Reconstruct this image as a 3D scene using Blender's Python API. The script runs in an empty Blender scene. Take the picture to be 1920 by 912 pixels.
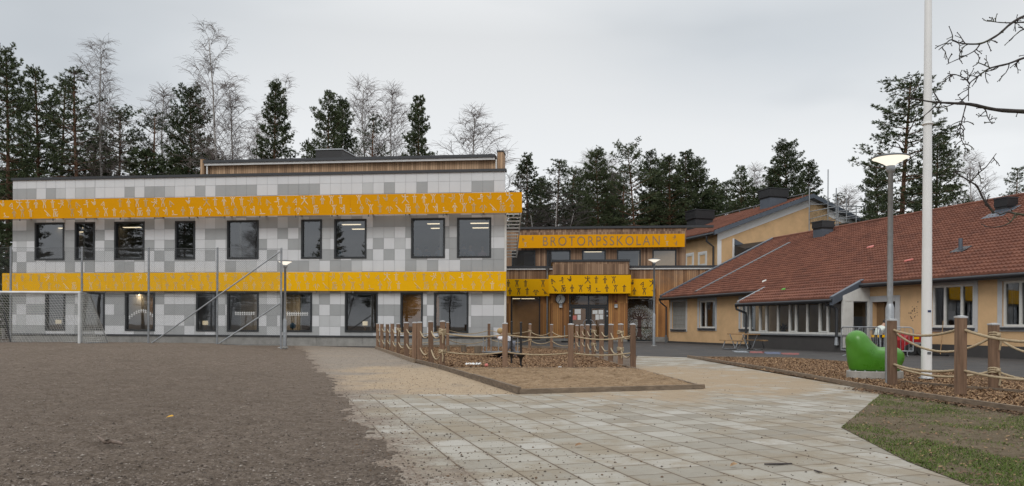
import bpy, bmesh, math, random
from mathutils import Vector, Matrix, noise as mn
R = math.radians
sc = bpy.context.scene
col = sc.collection
# ------------------------------------------------------------------ camera model (measured from the photograph)
FPX, CX, HY, ROLL, CAMH = 1400.0, 960.0, 611.0, 0.0048, 1.05
cR, sR = math.cos(ROLL), math.sin(ROLL)
def ray(px, py):
    dx, dy = px - CX, HY - py
    return Vector(((dx*cR - dy*sR)/FPX, 1.0, (dx*sR + dy*cR)/FPX))
def at(px, py, Z):
    r = ray(px, py); return Vector((r.x*Z, Z, CAMH + r.z*Z))
def G(px, py, z=0.0):
    r = ray(px, py); t = (z - CAMH)/r.z
    return Vector((r.x*t, t, z))
cam_d = bpy.data.cameras.new('camera'); cam = bpy.data.objects.new('camera', cam_d); col.objects.link(cam)
cam.location = (0, 0, CAMH); cam.rotation_euler = (math.pi/2, -ROLL, 0)
cam_d.sensor_width = 36; cam_d.lens = 36*FPX/1920; cam_d.shift_y = (HY-456)/1920
cam_d.clip_end = 3000; cam_d.clip_start = 0.05
sc.camera = cam
# site axes: the yard and the low building run along D, N points right and slightly away
N2, D2 = Vector((0.956, 0.2936)), Vector((-0.2936, 0.956))
def uv(u, v, z=0.0): return Vector((u*N2.x + v*D2.x, u*N2.y + v*D2.y, z))
# ------------------------------------------------------------------ helpers
def tag(o, label=None, cat=None, group=None, kind=None):
    if label: o['label'] = label
    if cat: o['category'] = cat
    if group: o['group'] = group
    if kind: o['kind'] = kind
    return o
def empty(name, loc=(0,0,0), rz=0.0, label=None, cat=None, group=None):
    o = bpy.data.objects.new(name, None); col.objects.link(o)
    o.location = loc; o.rotation_euler = (0,0,rz); o.empty_display_size = 0.2
    return tag(o, label, cat, group)
class MB:
    def __init__(s): s.v=[]; s.f=[]; s.m=[]; s.sm=[]
    def add(s, vs, fs, mi=0, smooth=False):
        b = len(s.v); s.v += [tuple(v) for v in vs]
        for f in fs: s.f.append(tuple(b+i for i in f)); s.m.append(mi); s.sm.append(smooth)
    def quad(s, a, b, c, d, mi=0): s.add([a,b,c,d], [(0,1,2,3)], mi)
    def hexa(s, P, mi=0):   # 8 points: bottom ring then top ring
        s.add(P, [(3,2,1,0),(4,5,6,7),(0,1,5,4),(1,2,6,5),(2,3,7,6),(3,0,4,7)], mi)
    def box(s, x0,x1,y0,y1,z0,z1, mi=0):
        s.hexa([(x0,y0,z0),(x1,y0,z0),(x1,y1,z0),(x0,y1,z0),(x0,y0,z1),(x1,y0,z1),(x1,y1,z1),(x0,y1,z1)], mi)
    def fbox(s, F, a0,a1,b0,b1,z0,z1, mi=0):
        s.hexa([F.pt(a0,b0,z0),F.pt(a1,b0,z0),F.pt(a1,b1,z0),F.pt(a0,b1,z0),F.pt(a0,b0,z1),F.pt(a1,b0,z1),F.pt(a1,b1,z1),F.pt(a0,b1,z1)], mi)
    def tube(s, pts, rad, n=8, cap=True, mi=0, smooth=True, closed=False):
        pts = [Vector(p) for p in pts]; k = len(pts)
        if not hasattr(rad, '__len__'): rad = [rad]*k
        rings = []; up = None
        for i in range(k):
            if closed: t = pts[(i+1)%k]-pts[i-1]
            else: t = pts[min(i+1,k-1)]-pts[max(i-1,0)]
            if t.length < 1e-9: t = Vector((0,0,1))
            t.normalize()
            if up is None:
                up = Vector((0,0,1)) if abs(t.z)<0.9 else Vector((1,0,0))
            up = (up - t*up.dot(t))
            if up.length < 1e-6: up = t.orthogonal()
            up.normalize(); sd = t.cross(up)
            rings.append([pts[i]+(up*math.cos(2*math.pi*j/n)+sd*math.sin(2*math.pi*j/n))*rad[i] for j in range(n)])
        vs = [p for r in rings for p in r]; fs = []
        for i in range(k if closed else k-1):
            i2 = (i+1)%k
            for j in range(n):
                fs.append((i*n+j, i*n+(j+1)%n, i2*n+(j+1)%n, i2*n+j))
        s.add(vs, fs, mi, smooth)
        if cap and not closed:
            s.add(rings[0], [tuple(range(n))[::-1]], mi); s.add(rings[-1], [tuple(range(n))], mi)
    def lathe(s, prof, n=24, c=(0,0,0), mi=0, smooth=True):
        vs=[]; fs=[]
        for (r,z) in prof:
            for j in range(n):
                a=2*math.pi*j/n; vs.append((c[0]+r*math.cos(a), c[1]+r*math.sin(a), c[2]+z))
        for i in range(len(prof)-1):
            for j in range(n): fs.append((i*n+j, i*n+(j+1)%n, (i+1)*n+(j+1)%n, (i+1)*n+j))
        s.add(vs, fs, mi, smooth)
    def sphere(s, c, r, n=10, m=6, mi=0, sx=1, sy=1, sz=1):
        prof=[(max(1e-4,math.sin(math.pi*i/m))*r, -math.cos(math.pi*i/m)*r) for i in range(m+1)]
        vs=[]; fs=[]
        for (rr,z) in prof:
            for j in range(n):
                a=2*math.pi*j/n; vs.append((c[0]+rr*math.cos(a)*sx, c[1]+rr*math.sin(a)*sy, c[2]+z*sz))
        for i in range(m):
            for j in range(n): fs.append((i*n+j, i*n+(j+1)%n, (i+1)*n+(j+1)%n, (i+1)*n+j))
        s.add(vs, fs, mi, True)
    def build(s, name, mats, parent=None, label=None, fix=True):
        me = bpy.data.meshes.new(name); me.from_pydata(s.v, [], s.f)
        if not isinstance(mats, (list,tuple)): mats=[mats]
        for m in mats: me.materials.append(m)
        me.polygons.foreach_set('material_index', s.m); me.polygons.foreach_set('use_smooth', s.sm)
        me.update()
        if fix and len(s.f) < 4000:
            bm = bmesh.new(); bm.from_mesh(me); bmesh.ops.recalc_face_normals(bm, faces=bm.faces); bm.to_mesh(me); bm.free()
        o = bpy.data.objects.new(name, me); col.objects.link(o)
        if parent is not None: adopt(o, parent)
        if label: o['label']=label
        return o
def adopt(o, parent):
    o.parent = parent
    if parent.parent is None: o.matrix_parent_inverse = parent.matrix_basis.inverted()
def place(o, loc, rz=0.0, s=1.0):
    o.location = loc; o.rotation_euler=(0,0,rz); o.scale = (s,s,s) if not hasattr(s,'__len__') else s
    return o
def copy_tree(o, parent=None):
    c = o.copy(); col.objects.link(c)
    if parent is not None: c.parent = parent
    for ch in [x for x in o.children]: copy_tree(ch, c)
    return c
class Fr:
    """a vertical wall plane: origin, u along the wall, n outward (towards the viewer)"""
    def __init__(s, o, u, n): s.o=Vector((o[0],o[1])); s.u=Vector(u).normalized(); s.n=Vector(n).normalized()
    def pt(s, a, b, z): p = s.o + s.u*a + s.n*b; return Vector((p.x,p.y,z))
    def hit(s, px, py, b=0.0):
        r = ray(px,py); d = Vector((r.x,r.y)); o = s.o + s.n*b
        t = o.dot(s.n)/d.dot(s.n)
        return ((d*t - s.o).dot(s.u), CAMH + r.z*t)
    def rect(s, x0,x1,y0,y1,b=0.0):
        xm=(x0+x1)/2; ym=(y0+y1)/2
        return (s.hit(x0,ym,b)[0], s.hit(x1,ym,b)[0], s.hit(xm,y1,b)[1], s.hit(xm,y0,b)[1])
def wall_cells(mb, F, b, a0,a1,z0,z1, rects, mi=0, reveal=0.0, rmi=None):
    A = sorted(set([a0,a1]+[min(max(r[i],a0),a1) for r in rects for i in (0,1)]))
    Z = sorted(set([z0,z1]+[min(max(r[i],z0),z1) for r in rects for i in (2,3)]))
    for i in range(len(A)-1):
        for j in range(len(Z)-1):
            ca,cz=(A[i]+A[i+1])/2,(Z[j]+Z[j+1])/2
            if any(r[0]<ca<r[1] and r[2]<cz<r[3] for r in rects): continue
            mb.quad(F.pt(A[i],b,Z[j]),F.pt(A[i+1],b,Z[j]),F.pt(A[i+1],b,Z[j+1]),F.pt(A[i],b,Z[j+1]),mi)
    if reveal:
        k = mi if rmi is None else rmi
        for (x0,x1,y0,y1) in [r[:4] for r in rects]:
            for (p,q) in (((x0,y0),(x1,y0)),((x1,y0),(x1,y1)),((x1,y1),(x0,y1)),((x0,y1),(x0,y0))):
                mb.quad(F.pt(p[0],b,p[1]),F.pt(q[0],b,q[1]),F.pt(q[0],b-reveal,q[1]),F.pt(p[0],b-reveal,p[1]),k)
def frame_ring(mb, F, r, w, b0, b1, mi=0):
    a0,a1,z0,z1=r
    mb.fbox(F,a0,a0+w,b0,b1,z0,z1,mi); mb.fbox(F,a1-w,a1,b0,b1,z0,z1,mi)
    mb.fbox(F,a0+w,a1-w,b0,b1,z0,z0+w,mi); mb.fbox(F,a0+w,a1-w,b0,b1,z1-w,z1,mi)
def poly_sheet(name, pts, z, mat, kind='structure'):
    mb=MB(); mb.add([(p[0],p[1],z) for p in pts],[tuple(range(len(pts)))])
    o=mb.build(name,mat,fix=False); me=o.data
    if me.polygons[0].normal.z<0: me.flip_normals()
    if kind: o['kind']=kind
    return o
def inside(p, poly):
    x,y=p[0],p[1]; c=False; n=len(poly)
    for i in range(n):
        x1,y1=poly[i][0],poly[i][1]; x2,y2=poly[i-1][0],poly[i-1][1]
        if (y1>y)!=(y2>y) and x<(x2-x1)*(y-y1)/(y2-y1)+x1: c=not c
    return c
def smooth(a,b,x):
    t=min(1,max(0,(x-a)/(b-a))); return t*t*(3-2*t)
def catenary(p,q,sag,n=10):
    p,q=Vector(p),Vector(q)
    return [p.lerp(q,i/n)-Vector((0,0,sag*4*(i/n)*(1-i/n))) for i in range(n+1)]
# ------------------------------------------------------------------ node materials
class NT:
    def __init__(s, name):
        s.m=bpy.data.materials.new(name); s.m.use_nodes=True; s.t=s.m.node_tree; s.t.nodes.clear()
        s.out=s.n('ShaderNodeOutputMaterial'); s.geo=None
    def n(s, ty, **kw):
        x=s.t.nodes.new(ty)
        for k,v in kw.items(): setattr(x,k,v)
        return x
    def L(s,a,b): s.t.links.new(a,b)
    def val(s, sock, v):
        if isinstance(v,(int,float)): sock.default_value=v
        elif isinstance(v,(tuple,list)):
            sock.default_value = tuple(v) if len(v)==len(sock.default_value) else tuple(v)+(1,)
        else: s.L(v,sock)
    def pos(s):
        if s.geo is None: s.geo=s.n('ShaderNodeNewGeometry')
        return s.geo.outputs['Position']
    def math(s,op,a,b=0,c=0,clamp=False):
        x=s.n('ShaderNodeMath',operation=op); x.use_clamp=clamp
        s.val(x.inputs[0],a); s.val(x.inputs[1],b)
        if op in('MULTIPLY_ADD','SMOOTH_MIN','COMPARE'): s.val(x.inputs[2],c)
        return x.outputs[0]
    def dot(s,vec):
        x=s.n('ShaderNodeVectorMath',operation='DOT_PRODUCT'); s.L(s.pos(),x.inputs[0]); x.inputs[1].default_value=vec
        return x.outputs['Value']
    def comb(s,x,y,z):
        c=s.n('ShaderNodeCombineXYZ'); s.val(c.inputs[0],x); s.val(c.inputs[1],y); s.val(c.inputs[2],z); return c.outputs[0]
    def noise(s,scale,detail=4,rough=0.6,vec=None,out='Fac',stretch=None,dist=0.0):
        x=s.n('ShaderNodeTexNoise'); x.inputs['Scale'].default_value=scale; x.inputs['Detail'].default_value=detail
        x.inputs['Roughness'].default_value=rough; x.inputs['Distortion'].default_value=dist
        v = vec if vec is not None else s.pos()
        if stretch:
            mm=s.n('ShaderNodeVectorMath',operation='MULTIPLY'); s.L(v,mm.inputs[0]); mm.inputs[1].default_value=stretch; v=mm.outputs[0]
        s.L(v,x.inputs['Vector']); return x.outputs[out]
    def wn(s,vec,out='Value'):
        x=s.n('ShaderNodeTexWhiteNoise',noise_dimensions='3D'); s.L(vec,x.inputs['Vector']); return x.outputs[out]
    def ramp(s,fac,stops,interp='LINEAR'):
        x=s.n('ShaderNodeValToRGB'); cr=x.color_ramp; cr.interpolation=interp
        while len(cr.elements)<len(stops): cr.elements.new(0.5)
        for e,(p,c) in zip(cr.elements,stops):
            e.position=p; e.color=tuple(c)+(1,) if hasattr(c,'__len__') else (c,c,c,1)
        s.val(x.inputs[0],fac); return x.outputs[0]
    def mix(s,fac,a,b,blend='MIX'):
        x=s.n('ShaderNodeMix',data_type='RGBA',blend_type=blend); s.val(x.inputs[0],fac); s.val(x.inputs[6],a); s.val(x.inputs[7],b)
        return x.outputs[2]
    def step(s,x,a,b):   # smooth 0..1 between a and b
        q=s.n('ShaderNodeMapRange',interpolation_type='SMOOTHSTEP'); s.val(q.inputs[0],x); q.inputs[1].default_value=a; q.inputs[2].default_value=b
        return q.outputs[0]
    def bump(s,h,strength=0.3,dist=0.02):
        b=s.n('ShaderNodeBump'); b.inputs['Strength'].default_value=strength; b.inputs['Distance'].default_value=dist; s.L(h,b.inputs['Height']); return b.outputs[0]
    def bsdf(s,color,rough=0.7,metal=0.0,normal=None,spec=None,emit=None,estr=0.0):
        p=s.n('ShaderNodeBsdfPrincipled'); s.val(p.inputs['Base Color'],color); s.val(p.inputs['Roughness'],rough); p.inputs['Metallic'].default_value=metal
        if normal is not None: s.L(normal,p.inputs['Normal'])
        if spec is not None: p.inputs['Specular IOR Level'].default_value=spec
        if emit is not None: s.val(p.inputs['Emission Color'],emit); p.inputs['Emission Strength'].default_value=estr
        s.L(p.outputs[0],s.out.inputs[0]); return s.m
def c3(h):   # sRGB 0-255 -> linear
    return tuple(((x/255/12.92) if x/255<=0.04045 else ((x/255+0.055)/1.055)**2.4) for x in h)
def simple(name,color,rough=0.7,metal=0.0,var=0.15,scale=6.0,bump=0.0,bscale=40,spec=None,dirt=0.0):
    t=NT(name); n=t.noise(scale,5,0.65)
    lo=tuple(c*(1-var) for c in color); hi=tuple(min(1,c*(1+var)) for c in color)
    c=t.ramp(n,[(0.3,lo),(0.7,hi)])
    if dirt:
        d=t.noise(1.3,6,0.7,stretch=(1,1,0.35)); c=t.mix(t.math('MULTIPLY',t.step(d,0.5,0.72),dirt),c,tuple(x*0.45 for x in color))
    nm=t.bump(t.noise(bscale,4,0.6),bump,0.01) if bump else None
    return t.bsdf(c,rough,metal,nm,spec)
M={}
M['panel_light']=simple('panel_light',(0.63,0.64,0.655),0.5,var=0.04,scale=0.8,dirt=.07)
M['panel_grey']=simple('panel_grey',(0.355,0.366,0.37),0.5,var=0.06,scale=0.8,dirt=.08)
M['panel_mid']=simple('panel_mid',(0.50,0.513,0.52),0.5,var=0.05,scale=0.8,dirt=.08)
M['joint']=simple('panel_joint',(0.32,0.32,0.325),0.8)
M['concrete']=simple('concrete',(0.27,0.265,0.25),0.9,var=0.2,scale=3,bump=0.2,dirt=0.35)
M['concrete_light']=simple('concrete_light',(0.36,0.34,0.31),0.9,var=0.2,scale=5,bump=0.3,dirt=0.4)
M['dark_metal']=simple('dark_metal',(0.035,0.037,0.042),0.42,var=0.12)
M['dark_frame']=simple('dark_frame',(0.022,0.025,0.028),0.4,var=0.1)
M['blue_metal']=simple('blue_grey_metal',(0.11,0.13,0.16),0.4,metal=0.3,var=0.12,scale=2)
M['galv']=simple('galvanised_steel',(0.36,0.38,0.40),0.42,metal=0.6,var=0.18,scale=9)
M['galv_dark']=simple('painted_steel_grey',(0.15,0.16,0.17),0.5,metal=0.3,var=0.15)
M['white_paint']=simple('white_paint',(0.78,0.78,0.77),0.35,var=0.04,scale=2,dirt=0.08)
M['white_frame']=simple('white_frame_paint',(0.66,0.655,0.62),0.5,var=0.08,scale=4,dirt=0.25)
M['pale_trim']=simple('pale_grey_trim',(0.50,0.50,0.50),0.75,var=0.08,scale=3,dirt=0.2)
M['black']=simple('black_paint',(0.018,0.018,0.02),0.45)
M['yellow_low']=simple('yellow_sheet_metal',(0.84,0.445,0.002),0.6,var=0.03,scale=0.7,spec=0.12)
M['yellow_up']=simple('amber_sheet_metal',(0.77,0.34,0.001),0.6,var=0.035,scale=0.6,spec=0.12)
M['cut_light']=simple('cut_out_light',(0.70,0.60,0.42),0.6,var=0.15,scale=2)
M['cut_mid']=simple('cut_out_mid',(0.55,0.43,0.24),0.6,var=0.3,scale=1.5)
M['cut_dark']=simple('cut_out_dark',(0.045,0.03,0.018),0.7)
M['letter']=simple('letter_brown',(0.30,0.185,0.085),0.7,var=0.25,scale=3)
M['stain']=simple('stain_dark',(0.16,0.11,0.07),0.9)
M['red']=simple('red_enamel',(0.36,0.012,0.018),0.35,var=0.12)
M['rubber']=simple('rubber',(0.02,0.02,0.02),0.8)
M['goal_paint']=simple('goal_paint',(0.60,0.61,0.61),0.5,var=.12,scale=3,dirt=.2)
M['paper']=simple('paper',(0.72,0.73,0.72),0.8,var=0.05)
M['osb']=simple('osb_board',(0.42,0.29,0.16),0.8,var=0.45,scale=9)
M['toy_white']=simple('toy_white',(0.75,0.74,0.7),0.5); M['toy_pink']=simple('toy_pink',(0.65,0.2,0.17),0.5); M['toy_green']=simple('toy_green',(0.1,0.5,0.05),0.5)
M['skin']=simple('skin',(0.50,0.30,0.21),0.6,var=0.06); M['hair_fair']=simple('hair_fair',(0.38,0.26,0.12),0.8); M['hair_dark']=simple('hair_dark',(0.04,0.03,0.025),0.8)
M['jacket']=simple('jacket_white',(0.68,0.68,0.72),0.8,var=0.12,scale=14,bump=0.4,bscale=18); M['trouser_grey']=simple('trouser_grey',(0.16,0.17,0.2),0.85); M['trouser_black']=simple('trouser_black',(0.018,0.018,0.022),0.85)
M['shirt']=simple('shirt_white',(0.62,0.66,0.6),0.85,var=0.12,scale=12); M['dusk_cloth']=simple('dull_cloth',(0.11,0.11,0.14),0.9,var=0.3)
M['leaf_brown']=simple('leaf_brown',(0.13,0.075,0.04),0.85,var=0.4,scale=30); M['leaf_yellow']=simple('leaf_yellow',(0.6,0.33,0.03),0.7)
M['stick']=simple('stick_bark',(0.17,0.13,0.105),0.9,var=0.35,scale=25)
def emis(name,color,strength):
    t=NT(name); return t.bsdf((0.8,0.8,0.8),0.5,emit=color,estr=strength)
M['strip']=emis('lamp_strip',(1.0,0.79,0.52),1.75); M['lamp_glow']=emis('lamp_glow',(1.0,0.92,0.78),0.95); M['lantern']=emis('lantern_glow',(1.0,0.75,0.42),0.7)
def glass(name,tint,refl):
    t=NT(name); tr=t.n('ShaderNodeBsdfTransparent'); tr.inputs[0].default_value=tint+(1,)
    gl=t.n('ShaderNodeBsdfGlossy'); gl.inputs['Roughness'].default_value=0.012; gl.inputs[0].default_value=(0.92,0.95,1,1)
    b=t.bump(t.noise(0.55,2,0.5),0.12,0.02); t.L(b,gl.inputs['Normal'])
    lw=t.n('ShaderNodeFresnel'); lw.inputs[0].default_value=1.5
    f=t.math('ADD',lw.outputs[0],refl,clamp=True); mx=t.n('ShaderNodeMixShader'); t.L(f,mx.inputs[0]); t.L(tr.outputs[0],mx.inputs[1]); t.L(gl.outputs[0],mx.inputs[2])
    t.L(mx.outputs[0],t.out.inputs[0]); return t.m
M['glass']=glass('window_glass',(0.62,0.66,0.68),0.10); M['glass_clear']=glass('window_glass_clear',(0.75,0.78,0.76),0.03)
def timber(name,udir,stops,board=0.125,top=None,zmix=None):
    t=NT(name); u=t.dot((udir[0],udir[1],0)); q=t.math('DIVIDE',u,board); idx=t.math('FLOOR',q); fr=t.math('FRACT',q)
    w=t.wn(t.comb(idx,t.math('FLOOR',t.math('DIVIDE',t.dot((0,0,1)),2.6)),3.1))
    grain=t.noise(6,6,0.7,vec=t.comb(t.math('MULTIPLY',u,4.0),idx,t.math('MULTIPLY',t.dot((0,0,1)),0.35)))
    big=t.noise(0.5,3,0.6)
    f=t.math('ADD',t.math('MULTIPLY',w,0.62),t.math('MULTIPLY',grain,0.45)); f=t.math('ADD',f,t.math('MULTIPLY',t.math('SUBTRACT',big,0.5),0.5))
    c=t.ramp(f,stops)
    if top:   # boards greyed by weather higher up, golden under the canopy
        c=t.mix(t.step(t.math('ADD',t.dot((0,0,1)),t.math('MULTIPLY',t.math('SUBTRACT',t.noise(1.4,4,0.7),0.5),2.4)),zmix[0],zmix[1]),c,t.ramp(f,top))
    knot=t.noise(5.5,2,0.5,vec=t.comb(t.math('MULTIPLY',u,1.6),idx,t.dot((0,0,1))))
    c=t.mix(t.math('MULTIPLY',t.step(knot,0.70,0.76),0.6),c,(0.06,0.03,0.015))
    gap=t.math('ADD',t.math('LESS_THAN',fr,0.07),t.math('GREATER_THAN',fr,0.95),clamp=True)
    c=t.mix(t.math('MULTIPLY',gap,0.75),c,(0.03,0.018,0.012))
    return t.bsdf(c,0.75,0,t.bump(t.math('SUBTRACT',1,gap),0.6,0.015))
WU=Vector((0.9935,-0.1136)); WN=Vector((-0.1136,-0.9935))
M['timber_gold']=timber('timber_golden',WU,[(0.15,(0.20,0.085,0.03)),(0.5,(0.40,0.18,0.057)),(0.9,(0.56,0.28,0.092))])
M['timber_worn']=timber('timber_weathered',WU,[(0.15,(0.13,0.072,0.042)),(0.5,(0.26,0.155,0.092)),(0.9,(0.41,0.265,0.165))])
M['timber_pale']=timber('timber_pale',WU,[(0.15,(0.25,0.155,0.09)),(0.5,(0.40,0.255,0.15)),(0.9,(0.55,0.37,0.23))])
M['timber_front']=timber('timber_front',WU,[(0.15,(0.23,0.10,0.033)),(0.5,(0.46,0.21,0.065)),(0.9,(0.62,0.32,0.105))],top=[(0.15,(0.13,0.072,0.042)),(0.5,(0.26,0.155,0.092)),(0.9,(0.41,0.265,0.165))],zmix=(2.7,5.2))
def stucco(name,base):
    t=NT(name); n=t.noise(1.1,6,0.65); g=t.noise(55,4,0.7)
    c=t.ramp(n,[(0.3,tuple(x*0.84 for x in base)),(0.7,tuple(x*1.08 for x in base))])
    c=t.mix(t.math('MULTIPLY',t.step(g,0.42,0.62),0.10),c,tuple(x*0.6 for x in base))
    st=t.noise(2.2,6,0.75,stretch=(1,1,0.25)); c=t.mix(t.math('MULTIPLY',t.step(st,0.58,0.78),0.35),c,tuple(x*0.55 for x in base))
    return t.bsdf(c,0.92,0,t.bump(g,0.3,0.012))
M['stucco']=stucco('ochre_render',(0.69,0.455,0.245)); M['plinth_dark']=stucco('dark_plinth_render',(0.062,0.058,0.056))
def tiles():
    t=NT('clay_roof_tiles'); a=t.math('FLOOR',t.math('DIVIDE',t.dot((D2.x,D2.y,0)),0.34)); s=t.math('FLOOR',t.math('DIVIDE',t.dot((N2.x,N2.y,0)),0.30))
    w=t.wn(t.comb(a,s,1.0)); n=t.noise(0.6,6,0.7)
    f=t.math('ADD',t.math('MULTIPLY',w,0.32),t.math('MULTIPLY',n,0.75))
    c=t.ramp(f,[(0.2,(0.10,0.036,0.022)),(0.55,(0.162,0.058,0.034)),(0.95,(0.23,0.093,0.055))])
    moss=t.noise(2.3,7,0.75); c=t.mix(t.math('MULTIPLY',t.step(moss,0.58,0.72),0.45),c,(0.06,0.045,0.03))
    return t.bsdf(c,0.8,0,t.bump(t.noise(30,4,0.6),0.25,0.01))
M['tiles']=tiles()
def gravel_col(t):
    big=t.noise(0.25,5,0.6); mid=t.noise(1.6,7,0.78); lump=t.noise(6.5,7,0.85); fine=t.noise(38,5,0.8)
    v=t.n('ShaderNodeTexVoronoi'); v.inputs['Scale'].default_value=46; t.L(t.pos(),v.inputs['Vector'])
    cell=v.outputs['Color']; sep=t.n('ShaderNodeSeparateColor'); t.L(cell,sep.inputs[0])
    c=t.ramp(t.math('ADD',t.math('MULTIPLY',lump,0.62),t.math('ADD',t.math('MULTIPLY',fine,0.28),t.math('MULTIPLY',sep.outputs[0],0.16))),[(0.33,(0.066,0.048,0.035)),(0.45,(0.158,0.122,0.094)),(0.56,(0.222,0.177,0.141)),(0.66,(0.32,0.262,0.214)),(0.8,(0.52,0.45,0.38))])
    c=t.mix(t.math('MULTIPLY',t.step(big,0.4,0.65),0.35),c,(0.165,0.129,0.10))
    c=t.mix(t.math('MULTIPLY',t.step(mid,0.52,0.66),0.5),c,(0.122,0.094,0.071))
    return c,t.math('ADD',t.math('MULTIPLY',lump,0.8),t.math('MULTIPLY',mid,1.3))
def ground_gravel():
    t=NT('grey_gravel'); c,h=gravel_col(t); return t.bsdf(c,0.95,0,t.bump(h,1.0,0.09),spec=0.15)
M['gravel']=ground_gravel()
UB=0.546   # the edge between gravel yard and path, in site coordinates
def u_of(t): return t.dot((N2.x,N2.y,0))
def v_of(t): return t.dot((D2.x,D2.y,0))
SANDC=G(1060,700)
def sand_mask(t):   # sand carried out of the pit onto the paving: densest by its edge
    p=t.n('ShaderNodeVectorMath',operation='DISTANCE'); t.L(t.pos(),p.inputs[0]); p.inputs[1].default_value=(SANDC.x+0.6,SANDC.y-1.0,0)
    d=t.math('ADD',p.outputs['Value'],t.math('MULTIPLY',t.math('SUBTRACT',t.noise(0.7,6,0.7),0.5),6.5))
    return t.math('SUBTRACT',1.0,t.step(d,3.0,7.4))
def gravel_edge(t,width):   # loose gravel strewn over the hard surface next to the yard
    e=t.math('SUBTRACT',u_of(t),UB); n=t.noise(1.1,6,0.75); n2=t.noise(24,4,0.8)
    f=t.math('ADD',e,t.math('ADD',t.math('MULTIPLY',t.math('SUBTRACT',n,0.5),width*2.0),t.math('MULTIPLY',t.math('SUBTRACT',n2,0.5),width*1.6)))
    return t.math('SUBTRACT',1.0,t.step(f,width*0.1,width*0.75))
GRAVC=(0.085,0.069,0.059)
def paving():
    t=NT('concrete_slabs'); S=0.35
    u=t.math('DIVIDE',t.math('SUBTRACT',u_of(t),UB),S); iu=t.math('FLOOR',u); fu=t.math('FRACT',u)
    v=t.math('ADD',t.math('DIVIDE',v_of(t),S),t.math('MULTIPLY',t.math('MODULO',t.math('ABSOLUTE',iu),2),0.5)); iv=t.math('FLOOR',v); fv=t.math('FRACT',v)
    w=t.wn(t.comb(iu,iv,0.0)); n=t.noise(2.2,6,0.7); fine=t.noise(70,4,0.7)
    f=t.math('ADD',t.math('MULTIPLY',w,0.5),t.math('MULTIPLY',n,0.55))
    c=t.ramp(f,[(0.2,(0.25,0.226,0.186)),(0.5,(0.34,0.316,0.268)),(0.88,(0.435,0.416,0.375))])
    c=t.mix(t.math('MULTIPLY',t.step(fine,0.5,0.72),0.30),c,(0.2,0.175,0.14))
    soil=t.noise(0.9,7,0.72); c=t.mix(t.math('MULTIPLY',t.step(soil,0.46,0.60),0.72),c,(0.262,0.215,0.153))
    def edge(fr): return t.math('MINIMUM',fr,t.math('SUBTRACT',1.0,fr))
    wob=t.math('MULTIPLY',t.noise(9,3,0.6),0.022)
    ju=t.math('LESS_THAN',edge(fu),t.math('ADD',wob,0.012)); jv=t.math('LESS_THAN',edge(fv),t.math('ADD',wob,0.004))
    t_edge=0.16; j=t.math('MAXIMUM',ju,jv); c=t.mix(t.math('MULTIPLY',t.math('SUBTRACT',1.0,t.step(t.math('MINIMUM',edge(fu),edge(fv)),0.0,t_edge)),t.math('MULTIPLY',t.step(t.noise(2.6,5,0.7),0.42,0.62),0.55)),c,(0.215,0.17,0.117)); c=t.mix(t.math('MULTIPLY',j,0.8),c,(0.095,0.066,0.043))
    sd=sand_mask(t); sn=t.noise(3.2,7,0.78)
    sf=t.math('MULTIPLY',t.step(t.math('ADD',t.math('SUBTRACT',sn,t.math('MULTIPLY',w,0.16)),t.math('MULTIPLY',sd,0.30)),0.50,0.70),t.math('MULTIPLY',sd,0.9,clamp=True)); c=t.mix(sf,c,t.ramp(fine,[(0.3,(0.25,0.18,0.112)),(0.7,(0.43,0.33,0.22))]))
    ge=gravel_edge(t,1.15); c=t.mix(ge,c,gravel_col(t)[0])
    h=t.math('ADD',t.math('MULTIPLY',t.math('SUBTRACT',1.0,j),1.0),t.math('ADD',t.math('MULTIPLY',fine,0.35),t.math('MULTIPLY',w,0.4)))
    return t.bsdf(c,0.88,0,t.bump(h,0.5,0.012),spec=0.25)
M['paving']=paving()
def path():
    t=NT('sandy_path'); n=t.noise(0.45,6,0.68); fine=t.math('ADD',t.math('MULTIPLY',t.noise(5,7,0.85),0.6),t.math('MULTIPLY',t.noise(34,5,0.8),0.5))
    c=t.ramp(fine,[(0.33,(0.085,0.07,0.056)),(0.46,(0.20,0.168,0.135)),(0.58,(0.27,0.23,0.19)),(0.72,(0.40,0.35,0.29))])
    sd=sand_mask(t); sf=t.math('MULTIPLY',t.step(t.math('ADD',n,t.math('MULTIPLY',sd,0.55)),0.5,0.95),0.85)
    c=t.mix(sf,c,t.ramp(fine,[(0.36,(0.20,0.14,0.085)),(0.46,(0.34,0.25,0.16)),(0.65,(0.45,0.35,0.24))]))
    spk=t.noise(19,3,0.8); c=t.mix(t.math('MULTIPLY',t.step(spk,0.60,0.70),0.55),c,(0.07,0.055,0.045))
    ge=gravel_edge(t,0.9); c=t.mix(ge,c,gravel_col(t)[0])
    return t.bsdf(c,0.92,0,t.bump(fine,0.5,0.02),spec=0.2)
M['path']=path()
def asphalt():
    t=NT('asphalt'); n=t.noise(0.7,6,0.7); f=t.noise(60,4,0.75)
    c=t.ramp(t.math('ADD',t.math('MULTIPLY',n,0.5),t.math('MULTIPLY',f,0.5)),[(0.3,(0.035,0.033,0.033)),(0.55,(0.07,0.066,0.064)),(0.8,(0.135,0.127,0.12))])
    dirt=t.noise(1.7,6,0.75,stretch=(0.6,1,1)); c=t.mix(t.math('MULTIPLY',t.step(dirt,0.52,0.7),0.5),c,(0.15,0.115,0.085))
    return t.bsdf(c,0.85,0,t.bump(f,0.5,0.01),spec=0.3)
M['asphalt']=asphalt()
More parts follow.
